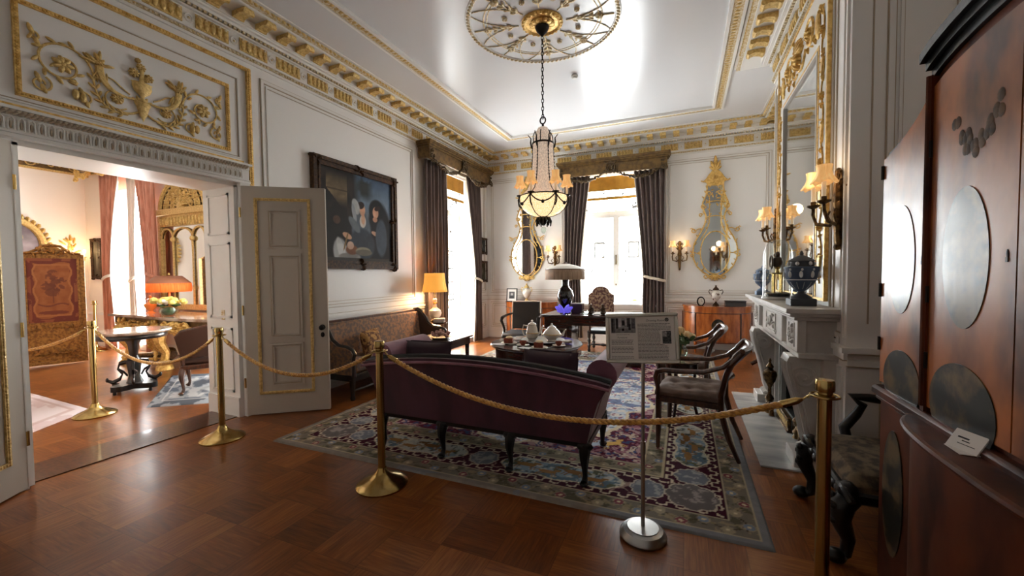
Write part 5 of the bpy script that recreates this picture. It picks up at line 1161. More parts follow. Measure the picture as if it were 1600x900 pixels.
def urn(label, x, y, z, body, mount, s=1.0):
    T = thing('porcelain_urn', label, 'urn', (x, y, z)); b = MB(); q = lambda pr: [(r*s, h*s) for r, h in pr]
    b.lathe(q([(0, 0), (.055, 0), (.055, .02), (.045, .03), (.02, .06), (.018, .08), (0, .08)]), 0, 0, 0, 20, cap=False); b.build('base', mount, T)
    b = MB(); b.lathe(q([(.018, .08), (.05, .11), (.085, .17), (.095, .215), (.08, .25), (.045, .27), (.04, .285), (.06, .30), (.058, .303), (0, .303)]), 0, 0, 0, 24, cap=False); b.build('bowl', body, T)
    b = MB(); b.lathe(q([(.06, .30), (.05, .33), (.02, .36), (.012, .37), (.02, .385), (0, .40)]), 0, 0, 0, 18, cap=False); b.build('lid', mount, T)
    for sg in (-1, 1): b = MB(); b.tube([(sg*r*s, 0, h*s) for r, h in ((.06, .29), (.11, .31), (.125, .27), (.1, .22))], .008*s, 8); b.build('handle', mount, T)
    return T
urn('white porcelain urn with dark mounts on the right sideboard, before the mirror', .515, 8.10, SZ, PORCD, BRONZE, .92)
urn('pale porcelain urn with gilt foot on the left sideboard, before the mirror', -3.12, 8.12, SZ, PORC, GOLDM, 1.0)
T = thing('small_dish', 'small white china dish on the left sideboard beside the urn', 'dish', (-2.95, 8.08, SZ)); b = MB(); b.lathe([(0, 0), (.03, 0), (.07, .03), (.068, .034), (.03, .006), (0, .006)], 0, 0, 0, 20, cap=False); b.build('bowl', PORC, T); b = MB(); b.tube([(.069*math.cos(2*PI*i/24), .069*math.sin(2*PI*i/24), .032) for i in range(24)], .003, 5, True); b.build('gilt_rim', GOLDM, T)
T = thing('photo_frame', 'black-framed photograph standing on the left sideboard', 'photo frame', (-3.44, 8.05, SZ), .1)
b = MB(lambda x, y, z: (x, y+.15*z, z)); b.bx(-.12, .12, -.01, .01, 0, .02); b.bx(-.12, .12, -.01, .01, .27, .29); b.bx(-.12, -.10, -.01, .01, .02, .27); b.bx(.10, .12, -.01, .01, .02, .27); b.build('frame', EBON, T)
b = MB(lambda x, y, z: (x, y+.15*z, z)); b.bx(-.10, .10, -.004, .008, .02, .27); b.build('mount', PASSE, T)
im = np.zeros((30, 24, 3)); xx, yy2 = np.meshgrid(np.linspace(0, 1, 24), np.linspace(0, 1, 30)); im[...] = 86; put(im, (np.hypot(xx-.5, (yy2-.62)*1.2) < .2), (176, 174, 170)); put(im, (yy2 < .38) & (np.abs(xx-.5) < .36), (52, 52, 54)); im += (fbm(xx*5, yy2*5, 2)[..., None]-.5)*40
colour_grid('portrait_print', im, lambda i, j: (-.062+.124*i, -.0065+.15*(.07+.15*j)+0*i, .07+.15*j), PICT, T)

# ---- carved gilt pier mirrors
def oval(cx_, cz, a, h, n=48): return [(cx_+a*math.cos(2*PI*i/n), cz+h*math.sin(2*PI*i/n)) for i in range(n)]
def pier_mirror(label):
    T = thing('pier_mirror', label, 'mirror', (0, 8.4, 1.8), group='carved gilt pier mirrors')
    mp = lambda u, d, v: (u, -d, v-1.8)
    prof = [(0, 1.36), (.08, 1.37), (.2, 1.44), (.3, 1.55), (.355, 1.68), (.372, 1.82), (.35, 1.97), (.29, 2.1), (.22, 2.22), (.17, 2.34), (.15, 2.46), (.17, 2.54), (.205, 2.62), (.21, 2.72), (.18, 2.80), (.15, 2.88), (.135, 2.98), (.13, 3.1)]
    poly = prof+[(-x, z) for x, z in prof[::-1] if x > 0]
    b = MB(mp); b.prism([(p[0]*.97, p[1]) for p in poly], 'y', .012, .022); b.build('border_glass', MIRR, T)
    b = MB(mp); b.prism(oval(0, 1.8, .235, .385), 'y', .028, .036); b.build('oval_glass', MIRR, T)
    b = MB(mp); R = random.Random(21)
    for s in (-1, 1): b.tube([(s*x, .028, z) for x, z in prof], .012, 8)
    b.tube([(x, .036, z) for x, z in oval(0, 1.8, .243, .393)], .010, 8, True)
    for s in (-1, 1):
        for k in range(2, len(prof)):
            x, z = prof[k]
            for q in range(1): leaf(b, s*(x+R.uniform(-.01, .01)), z+R.uniform(-.03, .03), R.uniform(.04, .08), .022, PI/2+s*R.uniform(-1.3, 1.3), .03)
        for (x, z, r, a0, h_) in ((.36, 2.22, .045, 3.4, 1), (.38, 1.75, .035, 3, -1), (.20, 2.66, .05, 3, 1), (.24, 2.5, .035, 3, -1), (.15, 1.36, .05, 2, 1), (.10, 2.9, .05, 3, 1)):
            b.tube([(s*(x+px), .035, z+pz) for px, pz in spiral(0, 0, r, 1.15, a0, h_, 16, .3)], .010, 6)
        b.tube([(s*x, .03, z) for x, z in ((.21, 2.24), (.27, 2.25), (.33, 2.22), (.40, 2.27), (.42, 2.25))], .009, 6)
        b.tube([(s*x, .034, z) for x, z in ((.25, 2.04), (.15, 2.2), (.10, 2.35), (.095, 2.6), (.1, 2.85))], .009, 6)
        for k in range(9): leaf(b, s*(.11+.02*math.sin(k)), 2.15+.085*k, .06, .024, PI/2+s*.7*(-1)**k, .03)
        b.tube([(s*x, .034, z) for x, z in ((.243, 1.8), (.30, 1.79), (.36, 1.82))], .009, 6); leaf(b, s*.3, 1.8, .08, .03, .3, .03); leaf(b, s*.3, 1.8, .07, .03, -.5, .03)
        b.tube([(s*x, .034, z) for x, z in ((.17, 1.52), (.22, 1.47), (.26, 1.5))], .009, 6)
    for z in (2.45, 2.72): b.tube([(-.16+.32*i/8, .034, z+.03*math.sin(PI*i/8)) for i in range(9)], .009, 6)
    for k in range(14): leaf(b, R.uniform(-.15, .15), R.uniform(2.7, 3.05), R.uniform(.04, .09), .03, R.uniform(0, 6), .034)
    b.build('carved_frame', GOLD, T)
    b = MB(mp)
    b.prism([(-.22, 3.12), (-.14, 3.14), (-.10, 3.22), (-.05, 3.28), (.05, 3.28), (.10, 3.22), (.14, 3.14), (.22, 3.12), (.15, 3.09), (.13, 3.03), (-.13, 3.03), (-.15, 3.09)], 'y', .01, .05)
    for s in (-1, 1): b.tube([(s*x, .04, z) for x, z in ((.24, 3.13), (.2, 3.11), (.15, 3.15), (.1, 3.23), (.05, 3.29), (0, 3.3))], .014, 8); b.tube([(s*x, .04, z) for x, z in ((.02, 3.36), (.07, 3.42), (.09, 3.40))], .01, 6)
    for (L, w_, a) in ((.28, .07, PI/2), (.2, .06, PI/2+.4), (.2, .06, PI/2-.4), (.13, .05, PI/2+.9), (.13, .05, PI/2-.9)): leaf(b, 0, 3.30, L, w_, a, .04)
    rosette(b, 0, 3.18, .05, .05); b.build('crest', GOLD, T)
    b = MB(mp)
    for a in range(-3, 4): leaf(b, 0, 1.40, .13, .04, -PI/2+a*.4, .04)
    for s in (-1, 1): b.tube([(s*x, .03, z) for x, z in ((0, 1.38), (.08, 1.33), (.13, 1.36), (.11, 1.40))], .011, 6)
    b.build('bottom_spray', GOLD, T)
    return T
pm = pier_mirror('tall carved gilt mirror with pagoda crest, right of the far window'); pm.location = (.51, 8.4, 1.8)
dup(pm, (-3.21, 8.4, 1.8), label='tall carved gilt mirror partly behind the chandelier, left of the far window')

# ---- wall sconces with two shaded candle lights
def sconce(label, loc, rz, group, m=BRONZEG, k=1.0):
    T = thing('wall_sconce', label, 'sconce', loc, rz, group)       # faces -Y, wall at y = 0
    b = MB(); b.tube([(0, -.02, -.32), (0, -.025, -.26), (0, -.03, -.15), (0, -.03, 0), (0, -.03, .12), (0, -.025, .2)], [.012, .022, .026, .03, .026, .016], 8)
    for (z, r) in ((-.3, .02), (-.17, .03), (-.02, .04), (.1, .034), (.2, .03)): b.ball(0, -.03, z, r, .022, r*1.2, 8, 5)
    for s in (-1, 1): b.tube([(s*x, -.03, z) for x, z in ((0, .14), (.05, .2), (.06, .15), (.03, .12))], .010, 6); leaf(b, 0, .05, .1, .03, PI/2+s*.8, .03)
    b.build('backplate', m, T)
    for s in (-1, 1):
        b = MB(); b.tube([(0, -.03, -.1), (s*.05, -.06, -.15), (s*.12, -.12, -.13), (s*.13, -.14, -.06), (s*.12, -.14, -.02)], [.013, .012, .012, .011, .011], 8); b.tube([(s*.04, -.05, -.14), (s*.07, -.07, -.08), (s*.05, -.06, -.05)], .008, 6); b.lathe([(.012, -.02), (.04, -.005), (.042, .004), (.016, .006), (.018, .03)], s*.12, -.14, 0, 14); am = b.build('arm', m, T)
        b = MB(); b.tube([(s*.12, -.14, .02), (s*.12, -.14, .13)], .013, 10); b.build('candle', CANDLE, am)
        b = MB()
        def P(i, j, s=s): a = 2*PI*i; r = .034*(1-j)**2.2+.058-.012*math.sin(PI*j)+.006*math.sin(a*6)*(1-j); r *= .78; return (s*.12+r*math.cos(a), -.14+r*math.sin(a), .12+.115*j+.008*math.cos(a*6)*(1-j))
        b.grid(P, 36, 6); b.build('lamp_shade', SHADEC, am, solid=.003)
    return T
sG = 'two-light wall sconces'
sc0 = sconce('two-light bronze sconce between the far window and the right gilt mirror', (-.09, 8.4, 1.80), 0, sG)
dup(sc0, (-2.56, 8.4, 1.80), 0, 'two-light bronze sconce above the fringed desk lamp, left of the far window')
dup(sc0, (.985, 3.42, 1.91), -PI/2, 'large two-light bronze sconce on the near pilaster beside the overmantel mirror')
dup(sc0, (.985, 5.46, 1.93), -PI/2, 'two-light bronze sconce on the far pilaster, behind the glass dome')
for p in ((-.09, 8.2, 2.0), (-2.56, 8.2, 2.0), (.78, 3.42, 2.12), (.78, 5.46, 2.14)): lamp_light(p, .8, (1, .72, .42), .06)

# ---- chandelier
T = thing('chandelier', 'lit crystal basket chandelier hanging on a dark chain from the gilded ceiling medallion', 'chandelier', (-1.40, 4.17, H))
b = MB(); b.lathe([(0, -.04), (.07, -.04), (.075, -.055), (.06, -.09), (.03, -.12), (.012, -.14), (0, -.15)][::-1], 0, 0, 0, 20, cap=False); b.build('canopy', IRON, T)
b = MB(); z = -.14; k = 0
while z > -.99:
    pts = [(.012*math.cos(a), .028*math.sin(a)) for a in [2*PI*i/10 for i in range(10)]]
    b.tube([((p[0] if k % 2 == 0 else 0), (0 if k % 2 == 0 else p[0]), z-.02+p[1]) for p in pts], .0042, 5, True); z -= .041; k += 1
b.tube([(.03*math.cos(2*PI*i/16), 0, z-.02+.036*math.sin(2*PI*i/16)) for i in range(16)], .008, 6, True)
b.tube([(0, 0, z-.05), (0, 0, z-.09)], .012, 8); zt = z-.09; b.build('chain', IRON, T)
zz = lambda a: a-H       # absolute height to local
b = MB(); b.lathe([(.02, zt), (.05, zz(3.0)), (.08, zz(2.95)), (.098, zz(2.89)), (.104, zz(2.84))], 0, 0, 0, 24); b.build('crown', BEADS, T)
b = MB(); b.tube([(.108*math.cos(2*PI*i/24), .108*math.sin(2*PI*i/24), zz(2.835)) for i in range(24)], .010, 6, True)
for k in range(6):
    a = k*PI/3+.3; b.tube([(r*math.cos(a), r*math.sin(a), zz(h)) for r, h in ((.105, 2.77), (.122, 2.80), (.132, 2.85), (.128, 2.89), (.16, 2.93))], [.006, .009, .008, .006, .004], 6); b.tube([(r*math.cos(a+.3), r*math.sin(a+.3), zz(h)) for r, h in ((.105, 2.84), (.108, 2.91), (.085, 2.96))], .005, 5)
bd = [(.106, 2.835), (.107, 2.70), (.113, 2.60), (.121, 2.50), (.136, 2.42), (.168, 2.345), (.238, 2.275)]
for k in range(6):
    a = k*PI/3+.3
    b.tube([((r+.004)*math.cos(a), (r+.004)*math.sin(a), zz(h)) for r, h in bd], .0045, 5)
    for q in range(12):
        h = 2.80-.035*q; r = np.interp(h, [p[1] for p in bd[::-1]], [p[0] for p in bd[::-1]])+.006; b.ball(r*math.cos(a), r*math.sin(a), zz(h), .008, .008, .01, 6, 4)
b.build('crown_ring', IRON, T)
def fl(a, k, A): return 1+A*math.cos(a*k)
b = MB()
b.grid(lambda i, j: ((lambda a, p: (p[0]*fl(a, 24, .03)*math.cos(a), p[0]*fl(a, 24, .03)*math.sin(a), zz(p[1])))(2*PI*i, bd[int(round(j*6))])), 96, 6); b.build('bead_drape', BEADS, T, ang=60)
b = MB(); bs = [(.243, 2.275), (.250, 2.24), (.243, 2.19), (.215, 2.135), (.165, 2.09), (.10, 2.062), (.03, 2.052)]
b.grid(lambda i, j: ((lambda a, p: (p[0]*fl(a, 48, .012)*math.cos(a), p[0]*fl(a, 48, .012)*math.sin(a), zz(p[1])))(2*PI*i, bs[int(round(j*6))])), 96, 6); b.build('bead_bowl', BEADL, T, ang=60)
b = MB(); b.tube([(.249*math.cos(2*PI*i/48), .249*math.sin(2*PI*i/48), zz(2.275)) for i in range(48)], .006, 6, True)
for k in range(6):
    a = k*PI/3+.3; b.tube([((r+.004)*math.cos(a), (r+.004)*math.sin(a), zz(h)) for r, h in bs], .005, 6)
    a1 = a+PI/3; b.tube([(.256*math.cos(a+(a1-a)*q), .256*math.sin(a+(a1-a)*q), zz(2.27-.085*4*q*(1-q))) for q in [i/10 for i in range(11)]], .007, 6); b.ball(.254*math.cos((a+a1)/2), .254*math.sin((a+a1)/2), zz(2.18), .018, .018, .02, 8, 5)
R = random.Random(3)
for k in range(14): a = k*2*PI/14; b.tube([(r*math.cos(a), r*math.sin(a), zz(h)) for r, h in ((.03, 2.055), (.065, 2.04), (.08, 2.01), (.055+.02*(k % 2), 1.975-.02*(k % 2)))], [.013, .013, .011, .006], 6)
b.lathe([(.05, zz(2.06)), (.055, zz(2.03)), (.035, zz(2.0)), (.02, zz(1.965)), (.0, zz(1.96))], 0, 0, 0, 14, cap=False); b.build('basket_frame', IRON, T)
b = MB(); b.ball(0, 0, zz(1.915), .032, .032, .038, 10, 7); b.build('crystal_ball', VASEG, T)
view = math.atan2(4.17, -1.40)+PI      # direction from chandelier to viewer
for k in range(6):
    a = view+PI/6+k*PI/3; ca, sa = math.cos(a), math.sin(a); A = .25
    b = MB(); b.tube([(r*ca, r*sa, zz(h)) for r, h in ((.235, 2.15), (.262, 2.18), (.27, 2.24), (.252, 2.275))], .008, 6); b.lathe([(.012, zz(2.265)), (.036, zz(2.28)), (.038, zz(2.288)), (.012, zz(2.292))], A*ca, A*sa, 0, 12); am = b.build('arm', IRON, T)
    b = MB(); b.tube([(A*ca, A*sa, zz(2.29)), (A*ca, A*sa, zz(2.40))], .012, 8); b.build('candle', CANDLE, am)
    b = MB()
    def P(i, j): q = 2*PI*i; r = .032*(1-j)**2.2+.056-.012*math.sin(PI*j)+.006*math.sin(q*6)*(1-j); r *= .72; return (A*ca+r*math.cos(q), A*sa+r*math.sin(q), zz(2.375)+.12*j+.008*math.cos(q*6)*(1-j))
    b.grid(P, 30, 6); b.build('lamp_shade', SHADEC, am, solid=.003)
lamp_light((-1.40, 4.17, 2.26), 9, (1, .8, .55), .05); lamp_light((-1.40, 4.17, 2.62), 5, (1, .8, .55), .02)

# ---- fireplace
T = thing('fireplace', 'white marble fireplace with scrolled console legs and carved frieze', 'fireplace', (.8, 4.45, 0))
b = MB()
b.bx(.66, .985, 3.38, 5.50, 1.15, 1.185, .004); b.bx(.69, .985, 3.41, 5.47, 1.12, 1.15, .008); b.bx(.72, .985, 3.44, 5.44, 1.095, 1.12, .004)
b.build('mantel_shelf', MARBLE, T, w=True)
b = MB(); b.bx(.78, .985, 3.50, 5.38, .86, 1.095); b.bx(.75, .80, 4.0, 4.88, .84, 1.095, .004); b.bx(.745, .80, 3.47, 3.78, .86, 1.095, .004); b.bx(.745, .80, 5.10, 5.41, .86, 1.095, .004); b.bx(.75, .985, 3.45, 5.43, .82, .86, .006)
b.build('frieze', MARBLE, T, w=True)
b = MB(lambda u, d, v: (.747-d, u, v)); R = random.Random(8)
for (u0, u1) in ((3.54, 3.72), (5.16, 5.34), (4.22, 4.66)):
    b = MB(lambda u, d, v: (.747-d, u, v)); frame(b, u0, u1, .89, 1.07, .01, .008)
    for k in range(10):
        u = R.uniform(u0+.03, u1-.03); v = R.uniform(.91, 1.04); leaf(b, u, v, R.uniform(.04, .07), .022, R.uniform(0, 6), .014); 
    stroke(b, [((u0+u1)/2+x, .98+y) for x, y in spiral(0, 0, .06, 1.3, 0, 1, 20, .3)], .008, .012); rosette(b, (u0+u1)/2, .98, .035); b.build('carved_tablet', MARBLE, T, w=True)
for yc in (3.62, 5.25):
    prof = [(.86, 0), (.80, 0), (.80, .12), (.84, .14), (.82, .2), (.80, .32), (.765, .48), (.725, .62), (.70, .72), (.695, .78), (.71, .82), (.985, .82), (.985, 0)]
    b = MB(); b.prism(prof, 'y', yc-.10, yc+.10); b.bx(.74, .985, yc-.13, yc+.13, 0, .10, .006); b.bx(.90, .985, yc-.16, yc+.16, 0, .84)
    for s in (-1, 1):
        b.tube([(.80+x, yc+s*.102, .67+z_) for x, z_ in spiral(0, 0, .085, 1.7, 2.6, -1, 36, .15)], .011, 6); b.tube([(p[0]+.03, yc+s*.102, p[1]) for p in prof[2:10]], .009, 6)
        b.tube([(.87+x, yc+s*.102, .2+z_) for x, z_ in spiral(0, 0, .04, 1.2, 2.6, 1, 20, .2)], .008, 6)
    for q in range(5): b.tube([(p[0]-.003, yc-.07+.035*q, p[1]) for p in prof[2:10]], .008, 6)
    b.build('console_leg', MARBLE, T, w=True)
b = MB(); b.bx(.94, .984, 3.78, 4.04, 0, .84); b.bx(.94, .984, 5.0, 5.12, 0, .84); b.bx(.94, .984, 3.78, 5.12, .76, .84); b.bx(.925, .984, 3.98, 4.02, 0, .78); b.bx(.925, .984, 5.02, 5.06, 0, .78); b.bx(.925, .984, 3.98, 5.06, .76, .80); b.build('firebox_surround', MARBG, T, w=True)
b = MB(); b.bx(1.40, 1.45, 4.02, 5.02, 0, .88); b.bx(.985, 1.40, 4.02, 4.05, 0, .88); b.bx(.985, 1.40, 4.99, 5.02, 0, .88); b.bx(.985, 1.45, 4.05, 4.99, .84, .88); b.bx(.985, 1.45, 4.05, 4.99, 0, .01); b.build('firebox', SOOT, T, w=True)
b = MB(); b.bx(.525, .985, 3.44, 5.46, 0, .012); struct(b.build('hearth', MARBG))
def andiron(y, lab):
    T = thing('andiron', lab, 'andiron', (.80 if y > 4.4 else .90, y, .012)); T.scale = (.82, .82, .86); b = MB(); b.lathe([(0, 0), (.05, 0), (.04, .03), (.05, .06), (.02, .1), (.05, .17), (.02, .22), (.018, .30), (.03, .33), (.06, .38), (.078, .45), (.07, .49), (.035, .51), (.03, .53), (.045, .545), (.02, .58), (.012, .60), (.018, .62), (0, .65)], 0, 0, 0, 18, cap=False); b.build('urn_shaft', BRONZEG, T)
    for s in (-1, 1): b = MB(); b.tube([(0, s*.02, .11), (0, s*.09, .12), (0, s*.12, .06), (0, s*.13, .0)], [.03, .028, .024, .03], 8); b.build('foot', BRONZEG, T); b = MB(); b.tube([(0, s*.05, .5), (0, s*.1, .5), (0, s*.1, .44), (0, s*.06, .41)], .008, 6); b.build('handle', BRONZEG, T)
    b = MB(); b.tube([(0, 0, .08), (.2, 0, .08), (.38, 0, .08)], .012, 6); b.tube([(.38, 0, .08), (.38, 0, 0)], .012, 6); b.build('log_bar', IRON, T)
andiron(4.78, 'brass andiron with urn top at the far side of the hearth'); andiron(4.12, 'brass andiron with urn top at the near side of the hearth')
T = thing('fender', 'low pierced brass fender between the andirons on the hearth', 'fender', (.86, 4.45, .012)); b = MB(); b.bx(.85, .87, 4.22, 4.68, .015, .13); b.bx(.84, .88, 4.22, 4.68, .13, .145, .003); b.bx(.84, .88, 4.22, 4.68, .012, .03, .003); b.build('rail', BRONZEG, T, w=True)
b = MB(); 
for k in range(9): b.ball(.845, 4.25+.05*k, .08, .008, .02, .035, 8, 5)
b.build('carved_band', GOLDM, T, w=True)
# overmantel mirror in a white and gold relief frame
T = thing('overmantel_mirror', 'tall mirror in white and gold relief frame above the fireplace', 'mirror', (.985, 4.5, 1.2))
b = MB(BW); b.bx(3.93, 5.12, .004, .02, 1.22, 3.16); b.build('glass', MIRR, T, w=True)
b = MB(BW); b.bx(3.70, 3.93, 0, .03, 1.22, 3.66); b.bx(5.12, 5.34, 0, .03, 1.22, 3.66); b.bx(3.93, 5.12, 0, .03, 3.16, 3.66); b.build('ground', TRIMW, T, w=True)
b = MB(BW); frame(b, 3.895, 5.155, 1.22, 3.195, .028, .035); frame(b, 3.66, 5.38, 1.22, 3.66, .022, .04)
R = random.Random(17)
for (u0, u1) in ((3.72, 3.86), (5.19, 5.33)):
    um = (u0+u1)/2
    for k in range(13):
        v = 1.4+.165*k; 
        for q in range(3): leaf(b, um+R.uniform(-.03, .03), v+R.uniform(-.05, .05), R.uniform(.04, .07), .016, PI/2+R.uniform(-1.4, 1.4), .036)
        if k % 3 == 1: b.prism([(um-.035, v), (um+.035, v), (um+.012, v-.10), (um, v-.14), (um-.012, v-.10)], 'y', .03, .045)
        if k % 3 == 2: rosette(b, um, v+.05, .035, .04)
    b.tube([(um+.03*math.sin(k*1.1), .035, 1.35+.06*k) for k in range(36)], .006, 6)
for s in (-1, 1):
    stroke(b, [(4.52+s*(.36+x), 3.42+y) for x, y in spiral(0, 0, .14, 1.5, 3.0, -1, 36, .2)], .012, .035); rosette(b, 4.52+s*.36, 3.42, .06, .05)
    stroke(b, [(4.52+s*u, v) for u, v in bez((.03, 3.26), (.16, 3.22), (.2, 3.3), (.24, 3.36))], .012, .035)
    b.ball(4.52+s*.60, .035, 3.36, .05, .02, .11, 12, 8)
    for k in range(14): leaf(b, 4.52+s*R.uniform(.08, .7), R.uniform(3.25, 3.6), R.uniform(.05, .09), .02, R.uniform(0, 6), .036)
rosette(b, 4.52, 3.36, .08, .06, 10)
for k in range(9): leaf(b, 4.52, 3.4, .17, .04, PI/2+(k-4)*.35, .05)
b.build('gilt_relief', GOLD, T, w=True)
b = MB(BW); frame(b, 3.925, 5.125, 1.22, 3.165, .016, .04); b.build('inner_fillet', TRIMW, T, w=True)
# mantel ornaments
MZ = 1.185
def jasper(label, x, y, s, c_body, c_base, relief):
    T = thing('jasper_urn', label, 'urn', (x, y, MZ)); q = lambda pr: [(r*s, h*s) for r, h in pr]
    b = MB(); b.bx(-.105*s, .105*s, -.105*s, .105*s, 0, .07*s, .004); b.build('plinth', c_base, T)
    b = MB(); b.lathe(q([(.09, .07), (.085, .085), (.035, .12), (.03, .14), (0, .14)]), 0, 0, 0, 28, cap=False); b.build('foot', c_base, T)
    b = MB(); b.lathe(q([(.03, .14), (.06, .165), (.105, .215), (.130, .27), (.142, .34), (.146, .375), (.138, .38), (0, .38)]), 0, 0, 0, 36, cap=False); b.build('bowl', c_body, T)
    b = MB(); b.lathe(q([(.105, .38), (.10, .43), (.115, .435), (.05, .475), (.015, .49), (.018, .505), (.008, .53), (0, .535)]), 0, 0, 0, 28, cap=False); b.build('lid', c_base, T)
    b = MB(); b.tube([(.139*s*math.cos(2*PI*i/40), .139*s*math.sin(2*PI*i/40), .258*s-.004) for i in range(40)], .004, 6, True)
    for k in range(9):
        a = k*2*PI/9+.3; r = .136*s; b.ball(r*math.cos(a), r*math.sin(a), .305*s, .016*s, .016*s, .034*s, 8, 6); b.ball(r*1.02*math.cos(a+.06), r*1.02*math.sin(a+.06), .352*s, .012*s, .012*s, .014*s, 6, 5)
    for k in range(12): a = k*2*PI/12; b.tube([(r*s*math.cos(a), r*s*math.sin(a), h*s) for r, h in ((.06, .163), (.1, .203), (.115, .228))], .002, 5)
    for k in range(6): a = k*PI/3; b.ball(.103*s*math.cos(a), .103*s*math.sin(a), .408*s, .018*s, .018*s, .02*s, 6, 5)
    b.build('white_relief', relief, T)
jasper('dark blue jasper urn with white figures on the near end of the mantel', .815, 3.70, .78, JASP, JASPD, JASPW)
jasper('smaller pale blue jasper urn at the far end of the mantel', .80, 5.27, .62, JASPL, JASPL, JASPW)
T = thing('domed_clock', 'brass skeleton clock with small dial on the mantel, inside the glass dome', 'clock', (.79, 4.42, MZ))
b = MB(); b.lathe([(0, 0), (.125, 0), (.13, .012), (.125, .028), (0, .03)], 0, 0, 0, 32, cap=False); b.build('base', MARBLE, T)
b = MB(); b.lathe([(0, .03), (.10, .03), (.10, .055), (.08, .065), (0, .065)], 0, 0, 0, 24, cap=False); b.build('plinth', EBON, T)
b = MB()
for (x, y) in ((-.03, -.03), (.03, -.03), (-.03, .03), (.03, .03)): b.tube([(x, y, .065), (x, y, .24)], .011, 8)
b.bx(-.05, .05, -.05, .05, .235, .25, .003); b.lathe([(.02, .25), (.015, .28), (.03, .3)], 0, 0, 0, 12); b.build('column', BRASS, T)
b = MB(); b.ball(0, 0, .345, .045, .05, .055, 16, 8); b.tube([(-.05, .058*math.cos(2*PI*i/24), .345+.058*math.sin(2*PI*i/24)) for i in range(24)], .008, 6, True); b.ball(0, 0, .415, .02, .02, .03); b.build('movement', BRONZE, T)
b = MB(); b.ball(-.046, 0, .345, .006, .05, .05, 20, 8); dl = b.build('dial', PORC, T); b = MB(); b.bx(-.055, -.052, -.002, .002, .345, .385); b.bx(-.055, -.052, 0, .028, .343, .347); b.build('clock_hand', INKD, dl)
b = MB(); b.lathe([(.118, .028), (.118, .40), (.112, .45), (.095, .50), (.065, .535), (.03, .55), (0, .553)], 0, 0, 0, 40, cap=False); o = b.build('glass_dome', DOME); o.location = (.79, 4.42, MZ); tag(o, 'tall clear glass dome over the brass clock on the mantel', 'dome')

# ---- small dark stand with red flowers by the right sideboard
T = thing('pedestal_table', 'small dark stand half hidden behind the fireplace leg, with a wedge-shaped top', 'table', (1.16, 7.1, 0))
b = MB(); b.lathe([(0, .50), (.10, .50), (.2, .58), (.2, .60), (0, .60)], 0, 0, 0, 24, cap=False); b.build('top', MAHOG, T); b = MB(); b.lathe([(.06, .5), (.025, .42), (.03, .28), (.06, .2), (.09, .13), (.07, .1)], 0, 0, 0, 16); b.build('pedestal', MAHOG, T)
for k in range(3): a = k*2*PI/3+PI; b = MB(); b.tube([(.04*math.cos(a), .04*math.sin(a), .12), (.13*math.cos(a), .13*math.sin(a), .09), (.22*math.cos(a), .22*math.sin(a), .03)], [.035, .03, .03], 8); b.build('foot', MAHOG, T)
T = thing('potted_flower', 'tiny pink-red flowers in a white pot on the small dark stand', 'flowers', (1.14, 7.02, .60)); b = MB(); b.lathe([(0, 0), (.035, 0), (.05, .07), (.045, .07), (0, .06)], 0, 0, 0, 16, cap=False); b.build('pot', PORC, T); b = MB(); R = random.Random(6)
for k in range(12): b.ball(R.uniform(-.05, .05), R.uniform(-.05, .05), .09+R.uniform(0, .05), .022, .022, .02, 6, 4)
b.build('blossoms', REDP, T)

# ---- tall lacquered bureau cabinet on the right
T = thing('cabinet', 'tall varnished wood cabinet with painted ovals and curved hood, at the right', 'cabinet', (1.2, 1.5, 0))
YC = 1.52; XF = .825
yl, yr = 2.33, 2*YC-2.33; cl, cr = 1.95, 2*YC-1.95
hood = lambda y: 2.10+.09*math.sqrt(max(0, 1-((y-YC)/.46)**2))
wing = [(yl, 1.955)]+[(yl-(yl-cl)*q, 1.955+.19*(1-math.sqrt(max(0, 1-q*q)))**.62) for q in [i/10 for i in range(1, 11)]]
b = MB(); b.prism([(yl, .93)]+wing+[(cl, .93)], 'x', XF+.02, 1.56); b.prism([(yr, .93), (cr, .93)]+[(2*YC-y, z) for y, z in wing[::-1]], 'x', XF+.02, 1.56)
b.prism([(cl, .93)]+[(cl-(cl-cr)*i/20, hood(cl-(cl-cr)*i/20)) for i in range(21)]+[(cr, .93)], 'x', XF, 1.56); b.build('carcass', LACQD, T, w=True)
b = MB(); hp = [(cl-(cl-cr)*i/24) for i in range(25)]
hoodz = lambda y: 2.118+.09*math.sqrt(max(0, 1-((y-YC)/.46)**2))
for (o, w_, dz) in ((.015, .03, 0), (.032, .024, .03), (.05, .022, .058)):
    pts = [(YC+(y-YC)*(1+o*.05), hoodz(y)+dz-.02) for y in hp]
    b.prism(pts+[(p[0], p[1]+w_*1.5) for p in pts[::-1]], 'x', XF-o, 1.5)
b.build('hood_cornice', EBON, T, w=True)
b = MB(); b.tube([(XF+.015, y, z+.006) for y, z in wing], .010, 6); b.tube([(XF+.015, 2*YC-y, z+.006) for y, z in wing], .010, 6); b.build('wing_edging', EBON, T, w=True)
